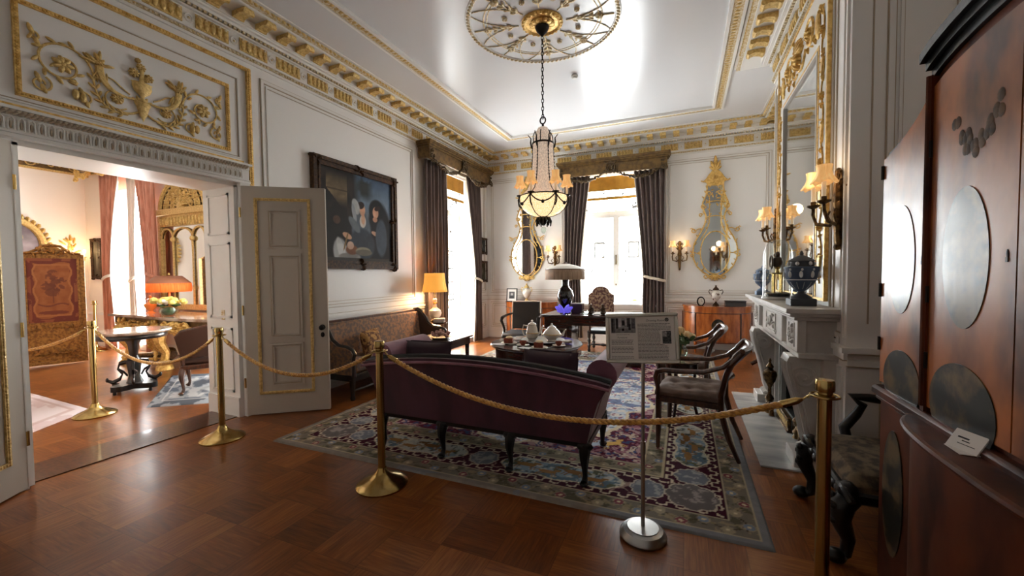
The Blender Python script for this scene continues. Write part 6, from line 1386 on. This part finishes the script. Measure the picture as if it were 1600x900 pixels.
def panel_door(name, y0, y1, z0, ztop, ovals, key):
    ys = [y0+(y1-y0)*i/12 for i in range(13)]
    b = MB(); b.prism([(y0, z0)]+[(y, ztop(y)-.02) for y in ys]+[(y1, z0)], 'x', XF-.012, XF+.02); d = b.build(name, LACQ, T, w=True)
    for (yc, zc, a, h_) in ovals:
        b = MB(); b.ball(XF-.012, yc, zc, .005, a, h_, 12, 12, None); b.V = []; b.F = []; b.I = []
        b.prism([(yc+a*math.cos(2*PI*i/40), zc+h_*math.sin(2*PI*i/40)) for i in range(40)], 'x', XF-.0145, XF-.012); o = b.build('painted_oval', OVALP, T, w=True); o.parent = d; 
    b = MB(); b.ball(XF-.0125, key, 1.49, .002, .006, .014, 10, 6); b.bx(XF-.0145, XF-.0125, key-.004, key+.004, 1.468, 1.482); o = b.build('keyhole_plate', IRON, T, w=True); o.parent = d
    b = MB()
    hy = y0 if key == y1-.03*(1 if y1 > y0 else -1) else y0
    for z in (1.12, 1.36, 1.88): b.tube([(XF-.016, y0, z-.03), (XF-.016, y0, z+.03)], .006, 6)
    o = b.build('hinge', IRON, T, w=True); o.parent = d
    return d
wtop = lambda y: np.interp(abs(y-YC), [abs(p[0]-YC) for p in wing[::-1]], [p[1] for p in wing[::-1]])
R = random.Random(12)
def garland(d, yc, zc):
    b = MB()
    for k in range(26): q = k/25*2-1; b.ball(XF-.0125, yc+.10*q+R.uniform(-.02, .02), zc-.10*(1-q*q)+R.uniform(-.025, .025), .0012, .016, .02, 8, 5)
    o = b.build('painted_garland', GARL, T, w=True); o.parent = d
panel_door('wing_door', yl-.006, cl+.012, .95, lambda y: float(wtop(y))-.0, [(2.145, 1.49, .105, .22), (2.13, .99, .15, .13)], cl+.04)
panel_door('wing_door', yr+.006, cr-.012, .95, lambda y: float(wtop(y)), [(2*YC-2.145, 1.49, .105, .22), (2*YC-2.13, .99, .15, .13)], cr-.04)
dA = panel_door('door', cl-.01, YC+.003, .95, lambda y: hood(y)-.02, [(1.74, 1.485, .115, .225), (1.745, 1.0, .17, .145)], YC+.035)
garland(dA, 1.70, 1.93); dB = panel_door('door', cr+.01, YC-.003, .95, lambda y: hood(y)-.02, [(2*YC-1.74, 1.485, .115, .225), (2*YC-1.745, 1.0, .17, .145)], YC-.035)
garland(dB, 2*YC-1.70, 1.93)
b = MB(); b.bx(XF-.02, 1.56, cl-.012, cl+.012, .93, 2.14); b.tube([(XF-.02, cl, .95), (XF-.02, cl, 2.14)], .010, 8); b.build('upright', LACQD, T, w=True); b = MB(); b.bx(XF-.02, 1.56, cr-.012, cr+.012, .93, 2.14); b.tube([(XF-.02, cr, .95), (XF-.02, cr, 2.14)], .010, 8); b.build('upright', LACQD, T, w=True)
b = MB(); b.bx(XF-.01, 1.56, yr, yl, .05, .89, .02); b.build('base_wings', LACQD, T, w=True)
b = MB(); b.bx(XF-.035, 1.56, yr-.02, yl+.02, .885, .93, .012); b.bx(XF-.02, 1.56, yr-.01, yl+.01, .865, .885, .006); b.build('base_moulding', LACQD, T, w=True)
def bow(y, o=0.0): q = (y-YC)/(cl-YC+.015+o); return XF-.03-(.075+o)*max(0, 1-abs(q)**2.6)**.6
ysb = [cl+.012-(cl-cr+.024)*i/36 for i in range(37)]
b = MB(); b.prism([(bow(y), y) for y in ysb]+[(1.4, cr), (1.4, cl)], 'z', .06, .875); b.build('bow_front', LACQD, T, w=True)
b = MB(); ysb2 = [cl+.03-(cl-cr+.06)*i/36 for i in range(37)]; b.prism([(bow(y, .02), y) for y in ysb2]+[(XF+.1, cr), (XF+.1, cl)], 'z', .878, .905); b.tube([(bow(y, .02), y, .892) for y in ysb2], .013, 8); b.build('bow_top', LACQD, T, w=True)
b = MB(); b.prism([(2.18+.09*math.cos(2*PI*i/40), .50+.27*math.sin(2*PI*i/40)) for i in range(40)], 'x', XF-.014, XF-.009); b.build('painted_oval', OVALP, T, w=True)
for y in (yl-.06, cl, cr, yr+.06): b = MB(); b.box(.87, y, .03, .08, .08, .06, 0, .006); b.build('foot', LACQD, T, w=True)
T = thing('place_card', 'small white printed card leaning on the cabinet ledge', 'card', (.765, 1.63, .906))
Rc = Matrix.Rotation(.35, 3, 'Z') @ Matrix.Rotation(.6, 3, 'Y')
b = MB(lambda x, y, z: tuple(Rc @ Vector((x, y, z)))); b.bx(-.002, .002, -.045, .045, .0, .062); b.build('card', PAPER, T)
b = MB(lambda x, y, z: tuple(Rc @ Vector((x, y, z)))); b.bx(-.0025, -.002, -.004, .028, .036, .041); b.bx(-.0025, -.002, -.01, .012, .028, .031); b.bx(-.0025, -.002, -.03, .02, .018, .02); b.build('lettering', INKD, T)
b = MB(); b.bx(-.02, .035, -.04, .04, 0, .002); b.build('card_foot', PAPER, T)

# ---- pictures
def picture(name, label, mp, u0, u1, v0, v1, img, fw, m, d=.05):
    T = thing(name, label, 'painting', mp((u0+u1)/2, 0, v0)); b = MB(mp)
    for k, (o, w_, dd) in enumerate(((0, fw*.45, d), (fw*.4, fw*.35, d*.75), (fw*.7, fw*.3, d*.9))): frame(b, u0+o, u1-o, v0+o, v1-o, w_, dd)
    R = random.Random(1)
    for (u, v) in ((u0, v0), (u1, v0), (u0, v1), (u1, v1), ((u0+u1)/2, v0), ((u0+u1)/2, v1), (u0, (v0+v1)/2), (u1, (v0+v1)/2)):
        su = fw*.5*(1 if u < (u0+u1)/2 else -1 if u > (u0+u1)/2 else 0); sv = fw*.5*(1 if v < (v0+v1)/2 else -1 if v > (v0+v1)/2 else 0)
        for k in range(4): leaf(b, u+su, v+sv, fw*.9, fw*.3, R.uniform(0, 6), d*.95)
    b.build('frame', m, T, w=True); fw2 = fw*.95
    b = MB(mp); b.bx(u0+fw*.5, u1-fw*.5, .002, d*.4, v0+fw*.5, v1-fw*.5); b.build('stretcher_board', FRAMED, T, w=True)
    def fn(i, j):
        P = [mp(u, d*.45, v) for u, v in ((u0+fw2, v0+fw2), (u1-fw2, v0+fw2), (u0+fw2, v1-fw2))]; a = np.array(P[0]); e1 = np.array(P[1])-a; e2 = np.array(P[2])-a
        return tuple(a[k]+e1[k]*i+e2[k]*j for k in range(3))
    colour_grid('canvas', img, fn, PICT, T, w=True); return T
def genre(nu=220, nv=190):
    x, y = np.meshgrid(np.linspace(0, 1, nu), np.linspace(0, 1, nv)); im = np.zeros((nv, nu, 3)); n = fbm(x*5, y*5, 3); n2 = fbm(x*14, y*14, 7)
    im[...] = (34, 30, 27); sky = np.clip((x-.42)/.12, 0, 1)*np.clip((y-.28)/.15, 0, 1); put(im, sky, (104, 120, 136)); put(im, sky*np.clip((y-.72)/.2, 0, 1), (72, 90, 112)); put(im, sky*np.clip((.62-y)/.25, 0, 1), (140, 134, 128))
    put(im, sky*np.clip((n-.52)*9, 0, 1)*np.clip((x-.36)/.1, 0, 1)*np.clip((.72-x)/.1, 0, 1)*np.clip((y-.7)/.1, 0, 1), (44, 48, 46))
    st_ = np.clip((.95-np.abs(y-.78)*5), 0, 1)*(x > .08)*(x < .34)*(y > .98-1.0*(x+.12)); put(im, st_*.95, (172, 146, 104)); put(im, st_*(np.abs((y*9) % 1-.5) > .44), (84, 68, 48))
    put(im, (x < .42)*np.clip((n-.5)*4, 0, .5)*(y > .5), (60, 52, 42))
    el = lambda cx_, cy_, a, h_, rot=0., s=6.: np.clip((1-np.hypot(((x-cx_)*math.cos(rot)+(y-cy_)*math.sin(rot))/a, (-(x-cx_)*math.sin(rot)+(y-cy_)*math.cos(rot))/h_))*s, 0, 1)
    put(im, el(.80, .36, .20, .40), (28, 28, 30)); put(im, el(.76, .62, .125, .15), (22, 22, 24)); put(im, el(.745, .60, .05, .075), (196, 150, 122)); put(im, el(.735, .515, .04, .035), (176, 130, 104)); put(im, el(.775, .655, .055, .03, .4), (46, 30, 26)); put(im, el(.74, .34, .075, .028, -.3), (190, 150, 126))
    put(im, el(.53, .36, .15, .24), (86, 96, 104)); put(im, el(.54, .2, .2, .2), (52, 58, 66)); put(im, el(.55, .47, .05, .08), (206, 200, 190)); put(im, el(.555, .50, .03, .07), (206, 166, 138)); put(im, el(.545, .605, .046, .075), (210, 160, 130)); put(im, el(.525, .655, .055, .045, .5), (40, 28, 22)); put(im, el(.455, .63, .055, .10, .3), (166, 168, 168)); put(im, el(.43, .55, .03, .12, .2), (140, 146, 150))
    put(im, el(.43, .42, .05, .12, .7), (98, 106, 112)); put(im, el(.33, .285, .07, .035, -.4), (196, 152, 122)); put(im, el(.24, .10, .10, .17, .1), (158, 158, 158)); put(im, el(.25, .12, .05, .16, .3), (190, 190, 188)); put(im, el(.36, .05, .16, .05), (126, 122, 118)); put(im, el(.39, .13, .09, .06), (110, 70, 46)); put(im, el(.37, .18, .05, .05), (182, 150, 130)); put(im, el(.55, .12, .12, .055), (132, 128, 110)); put(im, el(.56, .105, .13, .04), (96, 92, 80)); put(im, el(.20, .45, .05, .05), (84, 62, 50)); put(im, el(.83, .3, .1, .25), (66, 74, 84))
    put(im, el(.31, .22, .012, .12, -.3), (120, 96, 62)); put(im, (y < .04), (60, 52, 44)); im *= (.86+.28*n2[..., None]); return im
picture('painting', 'large dark oil painting of two women with a basket, above the tapestry settee', LW, 3.62, 5.16, 1.535, 2.94, genre(), .11, FRAMED, .07)
def dark_scene(seed, a, nu=40, nv=40):
    x, y = np.meshgrid(np.linspace(0, 1, nu), np.linspace(0, 1, nv)); im = np.zeros((nv, nu, 3)); im[...] = a; im += (fbm(x*4, y*4, seed)[..., None]-.5)*70; put(im, np.clip(1-np.hypot((x-.5)/.2, (y-.5)/.32), 0, 1), (118, 112, 100)); return im
picture('painting', 'small dark picture beside the tied curtain, upper of two', LW, 7.92, 8.36, 1.90, 2.26, dark_scene(4, (40, 40, 40)), .05, FRAMED, .035)
picture('painting', 'small dark green picture beside the tied curtain, lower of two', LW, 7.92, 8.36, 1.27, 1.74, dark_scene(9, (60, 58, 42)), .05, FRAMED, .035)

# ------------------------------------------------------------------ the adjoining room seen through the doorway
# folding leather screen
T = thing('folding_screen', 'tall painted leather folding screen with carved gilt frame in the adjoining room', 'screen', (-9.7, 3.2, 0))
A = Vector((-9.83, 2.88)); B = Vector((-9.54, 3.56)); L = (B-A).length; u_ = (B-A).normalized(); nrm = Vector((u_.y, -u_.x))
mp = lambda u, d, v: (A.x+u_.x*u+nrm.x*d, A.y+u_.y*u+nrm.y*d, v)
topc = [(0, 1.84), (.08, 1.86), (L*.3, 1.88), (L*.38, 1.95), (L*.5, 2.0), (L*.62, 1.95), (L*.7, 1.88), (L-.08, 1.86), (L, 1.84)]
b = MB(mp); b.prism([(0, .02), (0, 1.84)]+topc[1:-1]+[(L, 1.84), (L, .02)], 'y', -.02, .02); b.build('leaf', BROWNG, T, w=True)
def leather(nu=80, nv=150):
    x, y = np.meshgrid(np.linspace(0, 1, nu), np.linspace(0, 1, nv)); im = np.zeros((nv, nu, 3)); im[...] = (156, 92, 46); n = fbm(x*5, y*9, 3); im += (fbm(x*10, y*16, 77)[..., None]-.5)*30; e = np.minimum(np.minimum(x, 1-x)*.62, np.minimum(y, 1-y)*1.1)
    put(im, e < .09+.03*np.sin(y*25)*np.cos(x*9), (112, 44, 28)); put(im, np.abs(e-.095-.02*np.sin(y*22)) < .012, (176, 112, 62)); put(im, (e < .05) & (n > .5), (146, 82, 50))
    [put(im, ((fbm(x*12, y*16, 12) > .42) & (np.hypot((x-a)/q, (y-h_)/(q*.42)) < 1))*.75, (106, 52, 30)) for a, h_, q in ((.5, .78, .1), (.46, .7, .14), (.52, .63, .17), (.68, .66, .1), (.4, .56, .14), (.6, .54, .13), (.5, .47, .16))]; put(im, ((np.abs(x-.5) < .015) & (y > .3) & (y < .6))*.8, (110, 54, 32)); put(im, (np.abs(y-.27-.02*np.sin(x*12)) < .012) & (np.abs(x-.5) < .3), (120, 60, 36)); put(im, (np.hypot((x-.5)/.3, (y-.15)/.03) < 1), (120, 54, 32)); return im
colour_grid('painted_panel', leather(), lambda i, j: tuple(c_ for c_ in (A.x+u_.x*(.085+(L-.17)*i)+nrm.x*.023, A.y+u_.y*(.085+(L-.17)*i)+nrm.y*.023, .72+1.06*j)), BROWNP, T, w=True)
b = MB(mp); frame(b, .06, L-.06, .69, 1.81, .03, .02, .02); frame(b, .05, L-.05, .10, .64, .02, .014, .02); frame(b, 0, L, .02, 1.84, .045, .02, .02)
R = random.Random(13)
for k in range(26): leaf(b, L/2+R.uniform(-.22, .22), 1.86+R.uniform(0, .08), R.uniform(.06, .1), .04, R.uniform(0, 6), .05)
for s in (-1, 1): b.tube([(L/2+s*x, .03, z) for x, z in ((.33, 1.85), (.24, 1.87), (.16, 1.92), (.1, 1.98), (0, 2.0))], .022, 8)
for k in range(16): leaf(b, L/2+(k-7.5)*.035, .2+.03*math.sin(k), .09, .03, R.uniform(0, 6), .035)
for k in range(10): leaf(b, L/2+(k-4.5)*.06, .6, .09, .03, R.uniform(0, 3), .035)
b.build('carved_frame', BROWNG, T, w=True)
b = MB(mp); 
for v in (.28, .92, 1.62): b.bx(-.03, .035, -.025, .046, v-.025, v+.025)
b.build('hinge', IRON, T, w=True)
A2 = A+Vector((-.10, -.66)); b = MB(); dv = A2-A
b.add([(A.x+dv.x*t-.015*s_, A.y+dv.y*t, z) for t in (0.02, 1) for s_ in (-1, 1) for z in (.02, 1.84)], [(0, 1, 3, 2), (4, 6, 7, 5), (0, 4, 5, 1), (2, 3, 7, 6), (0, 2, 6, 4), (1, 5, 7, 3)]); b.build('leaf', GOLDP, T, w=True)
# oval wall painting in gilt frame
T = thing('framed_picture', 'arched gilt-framed picture on the end wall above the leather screen', 'painting', (-11.9, 3.32, 2.1))
EW = lambda u, d, v: (-11.9+d, u, v); pts = [(3.32+.52*math.cos(a), 2.1+.52*math.sin(a)) for a in [2*PI*i/48 for i in range(48)]]
b = MB(EW); b.prism([(p[0], p[1]) for p in pts], 'y', .01, .03); b.build('backing', GOLDP, T, w=True)
b = MB(EW); b.tube([(p[0], .04, p[1]) for p in pts], .06, 8, True)
for k in range(40): a = 2*PI*k/40; leaf(b, 3.32+.55*math.cos(a), 2.1+.55*math.sin(a), .12, .06, a+.7, .08)
for k in range(12): leaf(b, 3.32+R.uniform(-.12, .12), 2.66+R.uniform(-.03, .08), .12, .05, R.uniform(0, 3), .09)
b.build('carved_frame', GOLDM, T, w=True)
x, y = np.meshgrid(np.linspace(-1, 1, 60), np.linspace(-1, 1, 60)); im = np.zeros((60, 60, 3)); im[...] = (126, 116, 120); im += (fbm(x*3+5, y*3+5, 8)[..., None]-.5)*90; put(im, np.hypot((x-.1)/.35, (y+.1)/.5) < 1, (92, 62, 66)); put(im, np.hypot((x-.3)/.2, (y-.35)/.22) < 1, (206, 190, 150)); put(im, (y < -.4), (98, 104, 120))
colour_grid('canvas', im, lambda i, j: (-11.865+0*i, 3.32+.50*(2*i-1)*np.sqrt(np.clip(1-.5*(2*j-1)**2, 0, 1)), 2.1+.50*(2*j-1)*np.sqrt(np.clip(1-.5*(2*i-1)**2, 0, 1))), PICT, T, w=True)
picture('framed_picture', 'small dark-framed picture between the salmon curtain and the candle sconce', AW, -11.68, -11.28, 1.43, 2.28, dark_scene(14, (70, 62, 50)), .07, FRAMED, .04)
# candle sconce
T = thing('wall_sconce', 'gilt leafy candle sconce with lit bulb above the leather screen', 'sconce', (-11.9, 4.22, 1.9))
b = MB(EW)
b.tube([(4.22, .03, v) for v in (1.6, 1.75, 1.9, 2.1, 2.2)], [.015, .03, .035, .025, .01], 8)
for k in range(14): leaf(b, 4.22+R.uniform(-.06, .06), 1.95+R.uniform(-.1, .3), .14, .035, PI/2+R.uniform(-1.2, 1.2), .04)
b.build('backplate', GOLD, T, w=True)
for s in (-1, 1): b = MB(EW); b.tube([(4.22+s*x, d, v) for x, d, v in ((0, .04, 1.8), (.1, .1, 1.76), (.17, .16, 1.82), (.17, .17, 1.88))], .012, 8); b.lathe([(0, 0)], 0, 0, 0, 4, cap=False) if False else None; b.ball(4.22+s*.17, .17, 1.89, .035, .035, .012, 10, 5); b.build('arm', GOLD, T, w=True); b = MB(EW); b.tube([(4.22+s*.17, .17, 1.90), (4.22+s*.17, .17, 1.98)], .013, 8); b.build('candle', CANDLE, T, w=True); b = MB(EW); b.ball(4.22+s*.17, .17, 2.01, .026, .026, .04, 8, 6); b.build('bulb', BULB, T, w=True)
lamp_light((-11.6, 4.2, 2.0), 4, (1, .72, .4), .05)
# tall arched gilt mirror
T = thing('tall_mirror', 'tall gilt mirror with pierced arched top and slim columns in the adjoining room', 'mirror', (-8.37, 4.5, .9))
u0, u1 = -9.10, -7.64; um = (u0+u1)/2; hwm = (u1-u0)/2
b = MB(AW); b.bx(u0+.05, u1-.05, .01, .03, .9, 2.5); b.build('glass', MIRR, T, w=True)
b = MB(AW); b.prism([(um+hwm*math.cos(a), 2.66+.62*math.sin(a)) for a in [PI*i/24 for i in range(25)]], 'y', .005, .03); b.build('arch_backing', BRONZEG, T, w=True)
b = MB(AW); b.bx(u0, u0+.07, 0, .07, .88, 2.66); b.bx(u1-.07, u1, 0, .07, .88, 2.66); b.bx(u0, u1, 0, .08, .86, .95); b.bx(u0-.03, u1+.03, 0, .10, 2.58, 2.70, .01); b.bx(u0, u1, 0, .06, 2.38, 2.58)
for k in range(15): u = u0+.1+(u1-u0-.2)*k/14; b.ball(u, .065, 2.47, .026, .03, .08, 8, 5)
for q in (.045, .1, .19): b.tube([(um+(hwm-q)*math.cos(a), .05, 2.68+(.60-q*.85)*math.sin(a)) for a in [PI*i/24 for i in range(25)]], .028 if q < .1 else .014, 8)
R = random.Random(31)
for ring_, n in ((.62, 13), (.38, 9)):
    for k in range(n):
        a = PI*(k+.5)/n; cx_, cz = um+hwm*ring_*math.cos(a), 2.72+.56*ring_*math.sin(a)
        b.tube([(cx_+x, .05, cz+z_) for x, z_ in spiral(0, 0, .075, 1.3, R.uniform(0, 6), 1 if k % 2 else -1, 16, .25)], .015, 6); leaf(b, cx_, cz, .11, .04, a, .06); leaf(b, cx_, cz, .09, .04, a+1.6, .06)
for k in range(7): leaf(b, um, 2.72, .20, .06, PI*(k+.5)/7, .07)
b.ball(um, .05, 2.74, .13, .05, .09, 14, 8)
for f in (.30, .70):
    u = u0+(u1-u0)*f; b.tube([(u, .05, v) for v in (.95, 1.2, 1.25, 1.3, 1.9, 2.12)], [.022, .018, .034, .018, .016, .02], 8); b.ball(u, .05, 2.14, .05, .045, .05, 10, 6)
for (a, e) in ((.05, .30), (.30, .70), (.70, .95)):
    ua, ue = u0+(u1-u0)*a, u0+(u1-u0)*e; b.tube([((ua+ue)/2+(ue-ua)/2*math.cos(t), .05, 2.17+.17*math.sin(t)) for t in [PI*i/14 for i in range(15)]], .018, 8)
b.build('carved_frame', GOLDM, T, w=True)
# gilt console table
T = thing('console_table', 'long marble-topped console table with gilt carved cartouche and legs under the tall mirror', 'table', (-7.3, 3.95, 0))
def front(u): return 3.62-.10*math.exp(-((u+7.0)/.7)**2)
us = [-9.0+3.3*i/30 for i in range(31)]
b = MB(); b.prism([(u, front(u)) for u in us]+[(-5.7, 4.27), (-9.0, 4.27)], 'z', .80, .84); b.build('tabletop', mat('brown_marble', c(150, 120, 98), .12, c2=c(206, 190, 172), ns=5, coat=.5), T, w=True)
b = MB(); b.prism([(u*1.0, front(u)+.05) for u in us[1:-1]]+[(-5.8, 4.25), (-8.9, 4.25)], 'z', .66, .80)
b.build('apron', BEIGEF, T, w=True)
b = MB(lambda u, d, v: (u, front(u)+.04-d, v)); R = random.Random(41)
rosette(b, -6.95, .70, .10, .07, 9)
for k in range(40): leaf(b, -6.95+R.uniform(-.42, .42), .68+R.uniform(-.05, .04), R.uniform(.06, .1), .045, R.uniform(0, 6), .05)
b.build('gilt_cartouche', GOLD, T, w=True); b = MB(lambda u, d, v: (u, front(u)+.04-d, v))
for s in (-1, 1): b.tube([(-6.95+s*(.24+x), .03, .70+z_) for x, z_ in spiral(0, 0, .085, 1.3, 3, -1, 20, .2)], .02, 6); b.tube([(-6.95+s*x, .03, z_) for x, z_ in ((.1, .62), (.3, .60), (.5, .66), (.8, .66))], .018, 6)
for k in range(36): leaf(b, -8.8+R.uniform(0, 1.4), .70+R.uniform(-.03, .03), .08, .035, R.uniform(0, 6), .03)
b.bx(-8.85, -6.0, .0, .012, .675, .70); b.build('carved_leaf_band', GOLD, T, w=True)
for (u, y) in ((-8.68, 3.74), (-7.52, 3.68), (-6.15, 3.74), (-8.68, 4.14), (-6.15, 4.14)):
    b = MB(); b.tube([(u, y, .68), (u-.03, y-.06, .58), (u-.02, y-.05, .42), (u+.01, y+.02, .26), (u, y, .14)], [.10, .12, .08, .055, .06], 8); b.lathe([(.07, .14), (.10, .11), (.08, .08), (.11, .05), (.12, 0)], u, y, 0, 14)
    for k in range(10): b.ball(u-.02+R.uniform(-.08, .08), y-.06+R.uniform(-.05, .03), R.uniform(.18, .64), .035, .03, .05, 8, 5)
    b.build('leg', GOLD, T, w=True)
b = MB(); b.tube([(-8.68, 3.74, .12), (-7.9, 4.0, .16), (-7.5, 3.72, .14)], [.04, .06, .04], 8); b.ball(-8.0, 4.0, .2, .12, .08, .07); b.build('stretcher', BRONZEG, T, w=True)
# lamp with orange fringe
T = thing('table_lamp', 'lit lamp with wide orange fringed shade on the gilt console table', 'lamp', (-7.85, 3.95, .84)); T.scale = (.72, .72, .92)
b = MB(); b.lathe([(0, 0), (.09, 0), (.08, .03), (.03, .06), (.07, .12), (.10, .18), (.07, .25), (.025, .29), (.02, .40), (0, .40)], 0, 0, 0, 20, cap=False); b.build('base', mat('amber_glass', c(220, 140, 70), .08, coat=.6), T)
b = MB(); b.lathe([(.24, .68), (.40, .56), (.405, .55)], 0, 0, 0, 40, cap=False); b.lathe([(0, .685), (.24, .68)], 0, 0, 0, 40, cap=False); b.build('shade_top', mat('brown_silk', c(176, 120, 92), .7), T, solid=.004)
b = MB(); b.lathe([(.405, .555), (.41, .50), (.41, .40)], 0, 0, 0, 64, cap=False); b.build('fringe', SHADEO, T, solid=.005)
b = MB(); b.ball(0, 0, .71, .025, .025, .035); b.tube([(0, 0, .4), (0, 0, .7)], .008, 8); b.build('stem', BRASS, T)
lamp_light((-7.85, 3.95, 1.30), 4, (1, .5, .22), .06)
VL = (-7.42, 3.72, .84); b = MB(); b.lathe([(0, 0), (.06, 0), (.115, .05), (.125, .10), (.10, .15), (.085, .165)], 0, 0, 0, 24, cap=False); o = b.build('glass_bowl', VASEG, solid=.003); o.location = VL; tag(o, 'round glass flower bowl on the gilt console table in the adjoining room', 'vase'); T = thing('flower_bouquet', 'pale yellow and white flowers in the round glass bowl on the gilt console table', 'flowers', VL)
b = MB(); b.ball(0, 0, .08, .09, .09, .07); 
for k in range(14): a = R.uniform(0, 6.3); b.ball(.1*math.cos(a), .1*math.sin(a), .17, .05, .02, .02, 6, 4, Matrix.Rotation(a, 3, 'Z'))
b.build('foliage', GREEN, T)
b = MB()
for k in range(22): a = R.uniform(0, 6.3); r = R.uniform(.02, .19); b.ball(r*math.cos(a), r*math.sin(a), .25-.4*r*r+R.uniform(-.03, .03), .05, .05, .04, 8, 5)
b.build('blossoms', YELL, T)
b = MB()
for k in range(8): a = R.uniform(0, 6.3); r = R.uniform(0, .08); b.ball(r*math.cos(a)+.03, r*math.sin(a)-.06, .22+R.uniform(-.03, .04), .035, .035, .03, 8, 5)
b.build('white_blossoms', LINEN, T)
T = thing('glass_ornament', 'small amber glass ornament at the left of the orange lamp', 'ornament', (-8.35, 3.92, .84)); b = MB(); b.lathe([(0, 0), (.07, 0), (.03, .04), (.08, .10), (.09, .15), (.03, .2), (.05, .24), (0, .26)], 0, 0, 0, 16, cap=False); b.build('body', MATS['amber_glass'], T); b = MB(); b.ball(0, 0, .28, .025); b.build('stopper', MATS['amber_glass'], T)
# centre table with platform base
T = thing('centre_table', 'round-topped centre table on pierced dark column and quatrefoil base in the doorway', 'table', (-6.52, 2.86, 0)); T.scale = (.56, .56, .98)
b = MB(); b.lathe([(0, .755), (.66, .755), (.69, .765), (.70, .78), (.69, .795), (0, .80)], 0, 0, 0, 48, cap=False); b.build('tabletop', MATS['brown_marble'], T)
b = MB(); b.lathe([(.6, .755), (.62, .72), (.60, .69), (.2, .67)], 0, 0, 0, 40); b.build('apron', DARKW, T)
b = MB(); b.lathe([(.17, .69), (.10, .60), (.075, .46), (.10, .44), (.12, .41), (.15, .40), (.12, .30), (.10, .2), (.13, .14), (.16, .10)], 0, 0, 0, 20); b.build('column', DARKW, T)
b = MB()
for k in range(4):
    a = PI/4+k*PI/2+.3; b.tube([(r*math.cos(a), r*math.sin(a), z) for r, z in ((.10, .38), (.24, .37), (.27, .30), (.2, .23), (.24, .17), (.36, .13), (.44, .16))], [.03, .025, .022, .02, .025, .028, .02], 8); b.ball(.45*math.cos(a), .45*math.sin(a), .17, .03)
    b.tube([(.27*math.cos(a), .27*math.sin(a), .3), (.18*math.cos(a+.3), .18*math.sin(a+.3), .26), (.12*math.cos(a), .12*math.sin(a), .2)], .016, 6)
b.build('pierced_bracket', DARKW, T)
b = MB(); n = 64; b.prism([((.38+.13*math.cos(4*(2*PI*i/n)-.2))*math.cos(2*PI*i/n+.3), (.38+.13*math.cos(4*(2*PI*i/n)-.2))*math.sin(2*PI*i/n+.3)) for i in range(n)], 'z', .045, .11); b.build('platform', EBON, T)
for k in range(4): a = .25+k*PI/2; b = MB(); b.lathe([(.03, 0), (.035, .02), (.025, .045)], .42*math.cos(a), .42*math.sin(a), 0, 10); b.build('foot', EBON, T)
# leather-backed chair seen from behind
T = thing('side_chair', 'carved chair with brown leather back, seen from behind on the blue rug', 'chair', (-5.66, 3.27, .01), math.radians(-126))
b = MB(); b.bx(-.27, .27, -.26, .24, .36, .44, .03); b.build('seat', LEATHD, T); b = MB(); b.bx(-.28, .28, -.27, .25, .30, .36, .012); b.build('seat_rail', WALNUT, T)
pb = [(-.25, .46), (.25, .46), (.29, .72), (.24, .78), (.1, .81), (0, .83), (-.1, .81), (-.24, .78), (-.29, .72)]
b = MB(lambda x, y, z: (x, y+.2*(z-.4), z)); b.prism(pb, 'y', .20, .25); b.build('backrest', LEATHD, T); b = MB(lambda x, y, z: (x, y+.2*(z-.4), z)); b.tube([(p[0], .225, p[1]) for p in pb], .022, 8, True); b.tube([(-.24, .225, .3), (-.25, .225, .5)], .025, 8); b.tube([(.24, .225, .3), (.25, .225, .5)], .025, 8); b.build('back_frame', WALNUT, T)
for (x, y, sx, sy) in ((-.25, -.24, -.6, -.8), (.25, -.24, .6, -.8), (-.25, .22, -.6, .8), (.25, .22, .6, .8)): cab_leg(x, y, sx, sy, .32, .03).build('leg', WALNUT, T)
# rugs
def poly_rug(name, label, O, U, Vv, colf, nu=70, nv=70):
    x, y = np.meshgrid(np.linspace(0, 1, nu), np.linspace(0, 1, nv)); im = colf(x, y); O = np.array(O); U = np.array(U); Vv = np.array(Vv); cen = O+U/2+Vv/2
    o = colour_grid(name, im, lambda i, j: (O[0]+U[0]*i+Vv[0]*j, O[1]+U[1]*i+Vv[1]*j, np.where((i == 0) | (i == 1) | (j == 0) | (j == 1), 0.0, .01)), RUGM, loc=(cen[0], cen[1], 0)); return tag(o, label, 'rug')
def blue(x, y):
    im = np.zeros(x.shape+(3,)); im[...] = (158, 164, 170); d = np.minimum(np.minimum(x, 1-x), np.minimum(y, 1-y)); n = fbm(x*9, y*9, 4); put(im, (d < .12) & (n > .5), (96, 102, 110)); put(im, np.abs(d-.13) < .012, (204, 206, 206)); put(im, (d > .14) & (n > .56), (104, 112, 124)); put(im, (d > .14) & (n < .4), (204, 206, 206)); return im
def pale(x, y):
    im = np.zeros(x.shape+(3,)); im[...] = (214, 200, 198); n = fbm(x*6, y*6, 6); d = np.minimum(np.minimum(x, 1-x), np.minimum(y, 1-y)); put(im, (n > .54)*.6, (196, 168, 164)); put(im, (np.abs(d-.12) < .02)*.7, (186, 158, 150)); return im
poly_rug('rug', 'grey-blue patterned rug under the leather-backed chair in the doorway', (-5.50, 2.50), (1.15*.62, .86*.62+.0), (-1.42, .97), blue)
poly_rug('rug', 'pale cream-pink rug behind the left door leaf in the adjoining room', (-6.02, 2.24), (-1.9, .05), (.55, -.80), pale)

for n_ in ('sofa', 'tea_table', 'writing_desk', 'armchair', 'elbow_chair', 'elbow_chair.001', 'side_table', 'side_chair', 'low_table'):
    bpy.data.objects[n_].location.z += .012
